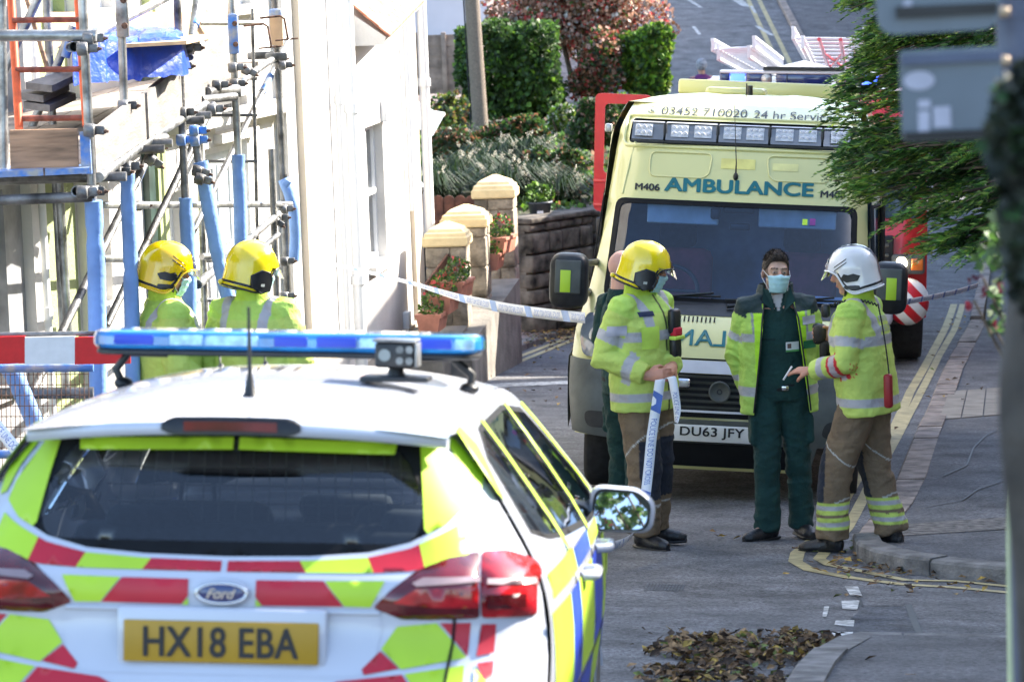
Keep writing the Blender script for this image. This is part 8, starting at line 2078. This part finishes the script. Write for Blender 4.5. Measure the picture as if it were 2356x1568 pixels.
for s in (-1, 1):
    mb = MB(); mb.add([(s*.03, .125, 1.44), (s*.10, .12, 1.50), (s*.085, .04, 1.585), (s*.045, .085, 1.565)], [(0, 1, 2, 3)]); o = mb.build('shirt_collar', mat('collar_green', (.008, .04, .036), .9), r); md = o.modifiers.new('t', 'SOLIDIFY'); md.thickness = .005
# 7 firefighter in the white helmet
D7 = 21.25; f7 = under(1998, 1200, D7-.05); hd7 = W(1966, 630, D7)
r, J, HM, A = person('firefighter in white helmet with red edged armband, pointing with a small pen', f7, R(68), outfit='firechief', scale=(hd7.z-f7.z)/1.665, head_yaw=R(8), head_pitch=R(8),
    pose=dict(head=(.0, .07, 1.665), chest=(0, .03, 1.33), neck=(0, .03, 1.53), LS=(-.185, .02, 1.455), RS=(.185, .02, 1.455), LE=(-.26, .04, 1.17), LW=(-.17, .27, 1.11), RE=(.25, .06, 1.2), RW=(.14, .22, 1.28), LA=(-.12, .20, .1), LK=(-.12, .16, .51), LT=(-.12, .40, .03), RA=(.13, -.10, .1), RK=(.12, -.01, .51), RT=(.14, .1, .03), pelvis=(0, -.01, .98)),
    handdir=dict(L=((.1, .98, .02), (.3, -.1, -.95), .32), R=((-.3, .9, .1), (-.8, -.3, 0), .6)))
P7 = r; J7 = J; helmet(r, HM, M_helw, 'stripe'); lettering_on(r, 'jacket', [('FIRE &', .16, .036), ('RESCUE', .19, .036), ('SERVICE', .2, .036)], (0, -.5, 1.41), (1, 0, 0), (0, 0, 1), (0, 1, 0), M_refl)
mb = MB(); hw_ = J['LW']+Vector((.012, .15, -.012)); mb.tube([hw_+Vector((0, -.02, .035)), hw_+Vector((-.02, .03, -.045))], .006, 8); mb.build('pen', M_strap, r)
pts = []
for i in range(200):
    t = i/199; c = Vector((-.09, .17, 1.49)).lerp(Vector((-.15, -.12, 1.50)), min(1, t*3)) if t < .33 else Vector((-.15, -.12, 1.50)).lerp(Vector((-.17, -.205, 1.0)), (t-.33)/.67); c = c+Vector((0, -.02*math.sin(t*3.1), .03*math.sin(min(1, t*3)*3.14))); a = i*1.35; pts.append(c+Vector((math.cos(a), .3*math.cos(a), math.sin(a)))*.008)
mb = MB(); mb.tube(pts, .0045, 5); mb.build('radio_cord', M_blk, r); mb = MB(); mb.box((-.1, .2, 1.46), (.05, .05, .08), bev=.015); mb.build('radio_microphone', M_blk, r)
mb = MB(); mb.box((-.2, -.2, 1.0), (.05, .05, .2), bev=.015); mb.build('radio', mat('red_radio', (.3, .01, .015), .5), r)
mb = MB(); mb.box((.1, .3, 1.30), (.12, .07, .11), bev=.03); mb.box((.09, .27, 1.18), (.08, .06, .15), bev=.025); mb.build('leather_gloves', mat('dark_gloves', (.03, .025, .02), .8, var=.4), r)
# 8 pedestrian far up the road
pp = under(1614, 152, 64.5); hp = W(1614, 153, 64.5)
r, J, HM, A = person('far off grey haired pedestrian in purple coat with rucksack walking up the road', pp, R(15), outfit='walker', scale=1.0, voxel_b=.02)
r.location = (hp.x, 64.5, hp.z-1.67)
mb = MB(); mb.tube([(0, 0, .85), (0, 0, 1.1), (0, 0, 1.35), (0, 0, 1.47), (0, 0, 1.54)], [(.22, .17), (.22, .17), (.23, .16), (.18, .12), (.07, .07)], 20, updir=(1, 0, 0))
for s in 'LR': mb.tube([J[s+'S']*.85+Vector((0, 0, .2)), J[s+'S'], J[s+'E'], J[s+'W']], [.06, .075, .065, .05], 12)
me = voxel(mb, .015, 3); me.materials.append(mat('purple_coat', (.14, .02, .13), .8, var=.1)); link_mesh('coat', me, r)
mb = MB(); 
for s in 'LR': mb.tube([J[s+'H'], J[s+'K'], J[s+'A']], [.1, .075, .06], 12)
me = voxel(mb, .015, 3); me.materials.append(M_seat); link_mesh('trousers', me, r)
mb = MB(); mb.sphere((0, 0, 1.70), (.1, .12, .12)); mb.build('hair', M_greyhair, r); mb = MB(); mb.box((0, -.2, 1.25), (.28, .14, .42), bev=.05); mb.build('rucksack', mat('dark_rucksack', (.03, .03, .07), .8), r); mb = MB(); mb.box((-.06, -.275, 1.2), (.12, .02, .2), bev=.008); mb.build('pink_panel', mat('pink_panel_cloth', (.5, .03, .12), .8), r)
# ================================================================ CORDON TAPE
M_tape = mat('white_tape', (.72, .74, .78), .35, var=.03); M_tblue = mat('tape_blue', (.05, .12, .42), .4); M_tlight = mat('tape_pale_blue', (.22, .36, .68), .4)
def tape(label, P, wdir, wd=.075, phrase=.62, start=0., mirror=False, group='police cordon tape', flip=False, txtm=None, sag=0):
    """P: points; wdir: list of width directions"""
    root = empty('cordon_tape', P[0], label=label, cat='cordon tape'); o = Vector(P[0]); n = 60; C_ = []; Wd = []
    tot = [0]; 
    for i in range(1, len(P)): tot.append(tot[-1]+(Vector(P[i])-Vector(P[i-1])).length)
    L = tot[-1]
    def at(s, v):
        s = max(0, min(L, s)); k = max(i for i in range(len(tot)-1) if tot[i] <= s+1e-9); t = (s-tot[k])/(tot[k+1]-tot[k])
        def cr(a, b, c, d, t): return .5*((2*b)+(c-a)*t+(2*a-5*b+4*c-d)*t*t+(3*b-a-3*c+d)*t**3)
        g = lambda A_, i: Vector(A_[max(0, min(len(A_)-1, i))])
        p = cr(g(P, k-1), g(P, k), g(P, k+1), g(P, k+2), t); w = g(wdir, k).lerp(g(wdir, k+1), t).normalized()
        return p-o+w*v*wd/2
    mb = MB(); vs = []; m_ = max(30, int(L/.03))
    for i in range(m_+1): 
        for v in (-1, 0, 1): vs.append(at(L*i/m_, v))
    mb.add(vs, [(i*3+j, i*3+j+1, (i+1)*3+j+1, (i+1)*3+j) for i in range(m_) for j in range(2)], 0, True)
    rb_ = mb.build('ribbon', M_tape, root); md = rb_.modifiers.new('t', 'SOLIDIFY'); md.thickness = .0012; md.offset = 0
    a0 = at(L*.5, 0); nrm = (at(L*.5+.01, 0)-a0).cross(at(L*.5, 1)-a0).normalized()
    cv = Vector((0, -1, 0)); 
    s = start
    while s < L+phrase:
        def fm(u, v, s=s, e=.0012):
            ss = s+(u if not mirror else -u) ; p = at(ss, v/(wd/2)); a = at(ss, 0); t_ = at(ss+.004, 0)-at(ss-.004, 0); n_ = t_.cross(at(ss, 1)-a).normalized()
            if n_.dot(cv) < 0: n_ = -n_
            return p+n_*e
        # blue diagonal block
        mb = MB(); ok = []
        for (u0, u1) in ((-.11, .0),):
            q = []
            for i in range(9): v = (-1+2*i/8)*wd*.49; q.append([fm(u0+(v*.55), v), fm(u1+(v*.55), v)])
            if 0 < s-.1 and s+.02 < L:
                mb.add([x for pr_ in q for x in pr_], [(2*i, 2*i+1, 2*i+3, 2*i+2) for i in range(8)]); mb.build('blue_block', M_tlight if txtm else M_tblue, root)
        tv, tf = text_mesh('POLICE LINE DO NOT CROSS', .05); x0 = min(v.x for v in tv); w_ = max(v.x for v in tv)-x0; h_ = max(v.y for v in tv)-min(v.y for v in tv)
        sc_ = (phrase-.19)/w_; mp = [((v.x-x0)*sc_+.04, v.y*wd*.55/h_) for v in tv]
        mpf = [((phrase-.15+.0)-u, v) if False else (u, v) for u, v in mp]
        keep = [f for f in tf if all(0 < (s+(mpf[i][0] if not mirror else -mpf[i][0])) < L for i in f)]
        if keep:
            mb = MB(); used = sorted({i for f in keep for i in f}); ix = {i: k for k, i in enumerate(used)}
            mb.add([fm(mpf[i][0], (-mpf[i][1] if flip else mpf[i][1])) for i in used], [[ix[i] for i in f] for f in keep]); mb.build('tape_lettering', txtm or M_tblue, root)
        s += phrase
    return root
# white house to the ambulance (seen from its back, so the lettering reads reversed)
Z = Vector((0, 0, 1))
PA = [W(764, 607, 29), W(850, 627, 28), W(960, 655, 27), W(1060, 685, 26), W(1150, 706, 25.3), W(1250, 721, 24.6), W(1346, 731, 23.9)]
tape('long cordon tape stretched from the white house downpipe across to the ambulance', PA, [Vector((0, 1, .22)), Vector((0, 1, .22)), Vector((0, .95, .3)), Vector((0, .7, .6)), Z, Z, Z], .075, .62, mirror=True, start=.05, txtm=mat('tape_mid_blue', (.1, .2, .55), .4))
PB = [W(2068, 697, 24.3), W(2110, 690, 25.2), W(2160, 680, 26.4), W(2205, 670, 27.4), W(2250, 656, 28.4)]
tape('cordon tape running from the ambulance to the right past the fire engine', PB, [Vector((0, -.75, .6))]*5, .075, .62, start=.02)
h5 = P5.matrix_basis @ (J5['RW']+Vector((-.05, .10, -.02)))
hx, hy = W(1522, 878, 21.15), None
PC_ = [W(1519, 872, 21.1), W(1512, 920, 21.08), W(1500, 1000, 21.05), W(1492, 1080, 21.0), W(1483, 1150, 20.9), W(1470, 1205, 20.7), W(1445, 1240, 20.4), W(1410, 1256, 20.2), W(1375, 1262, 20.1), W(1340, 1258, 20.0)]
for i, p in enumerate(PC_): p.z = max(p.z, zg(p.x, p.y)+.04)
tape('cordon tape hanging from the firefighter hand down to the road', PC_, [Vector((1, 0, .12)), Vector((1, 0, .1)), Vector((1, -.1, .06)), Vector((1, .1, .1)), Vector((1, 0, .15)), Vector((.9, 0, .5)), Vector((.5, -.1, 1)), Vector((.25, -.1, 1)), Vector((.1, -.1, 1)), Z], .062, .58, start=.2)
PD = [W(1530, 872, 21.08), W(1545, 868, 21.05), W(1552, 900, 21.03), W(1558, 940, 21.03), W(1556, 972, 21.03)]
tape('short loose end of cordon tape dangling from the firefighter hand', PD, [Vector((1, 0, .3)), Vector((1, -.2, .2)), Vector((.9, -.3, .0)), Vector((.8, -.5, .0)), Vector((.3, -.9, .0))], .05, .5, start=.1)
PE = [W(-30, 950, 17.3), W(10, 1000, 17.2), W(50, 1050, 17.1)]
tape('torn cordon tape slanting across the mesh fence at the left edge', PE, [Vector((.6, 0, .5))]*3, .06, .55, start=.02)
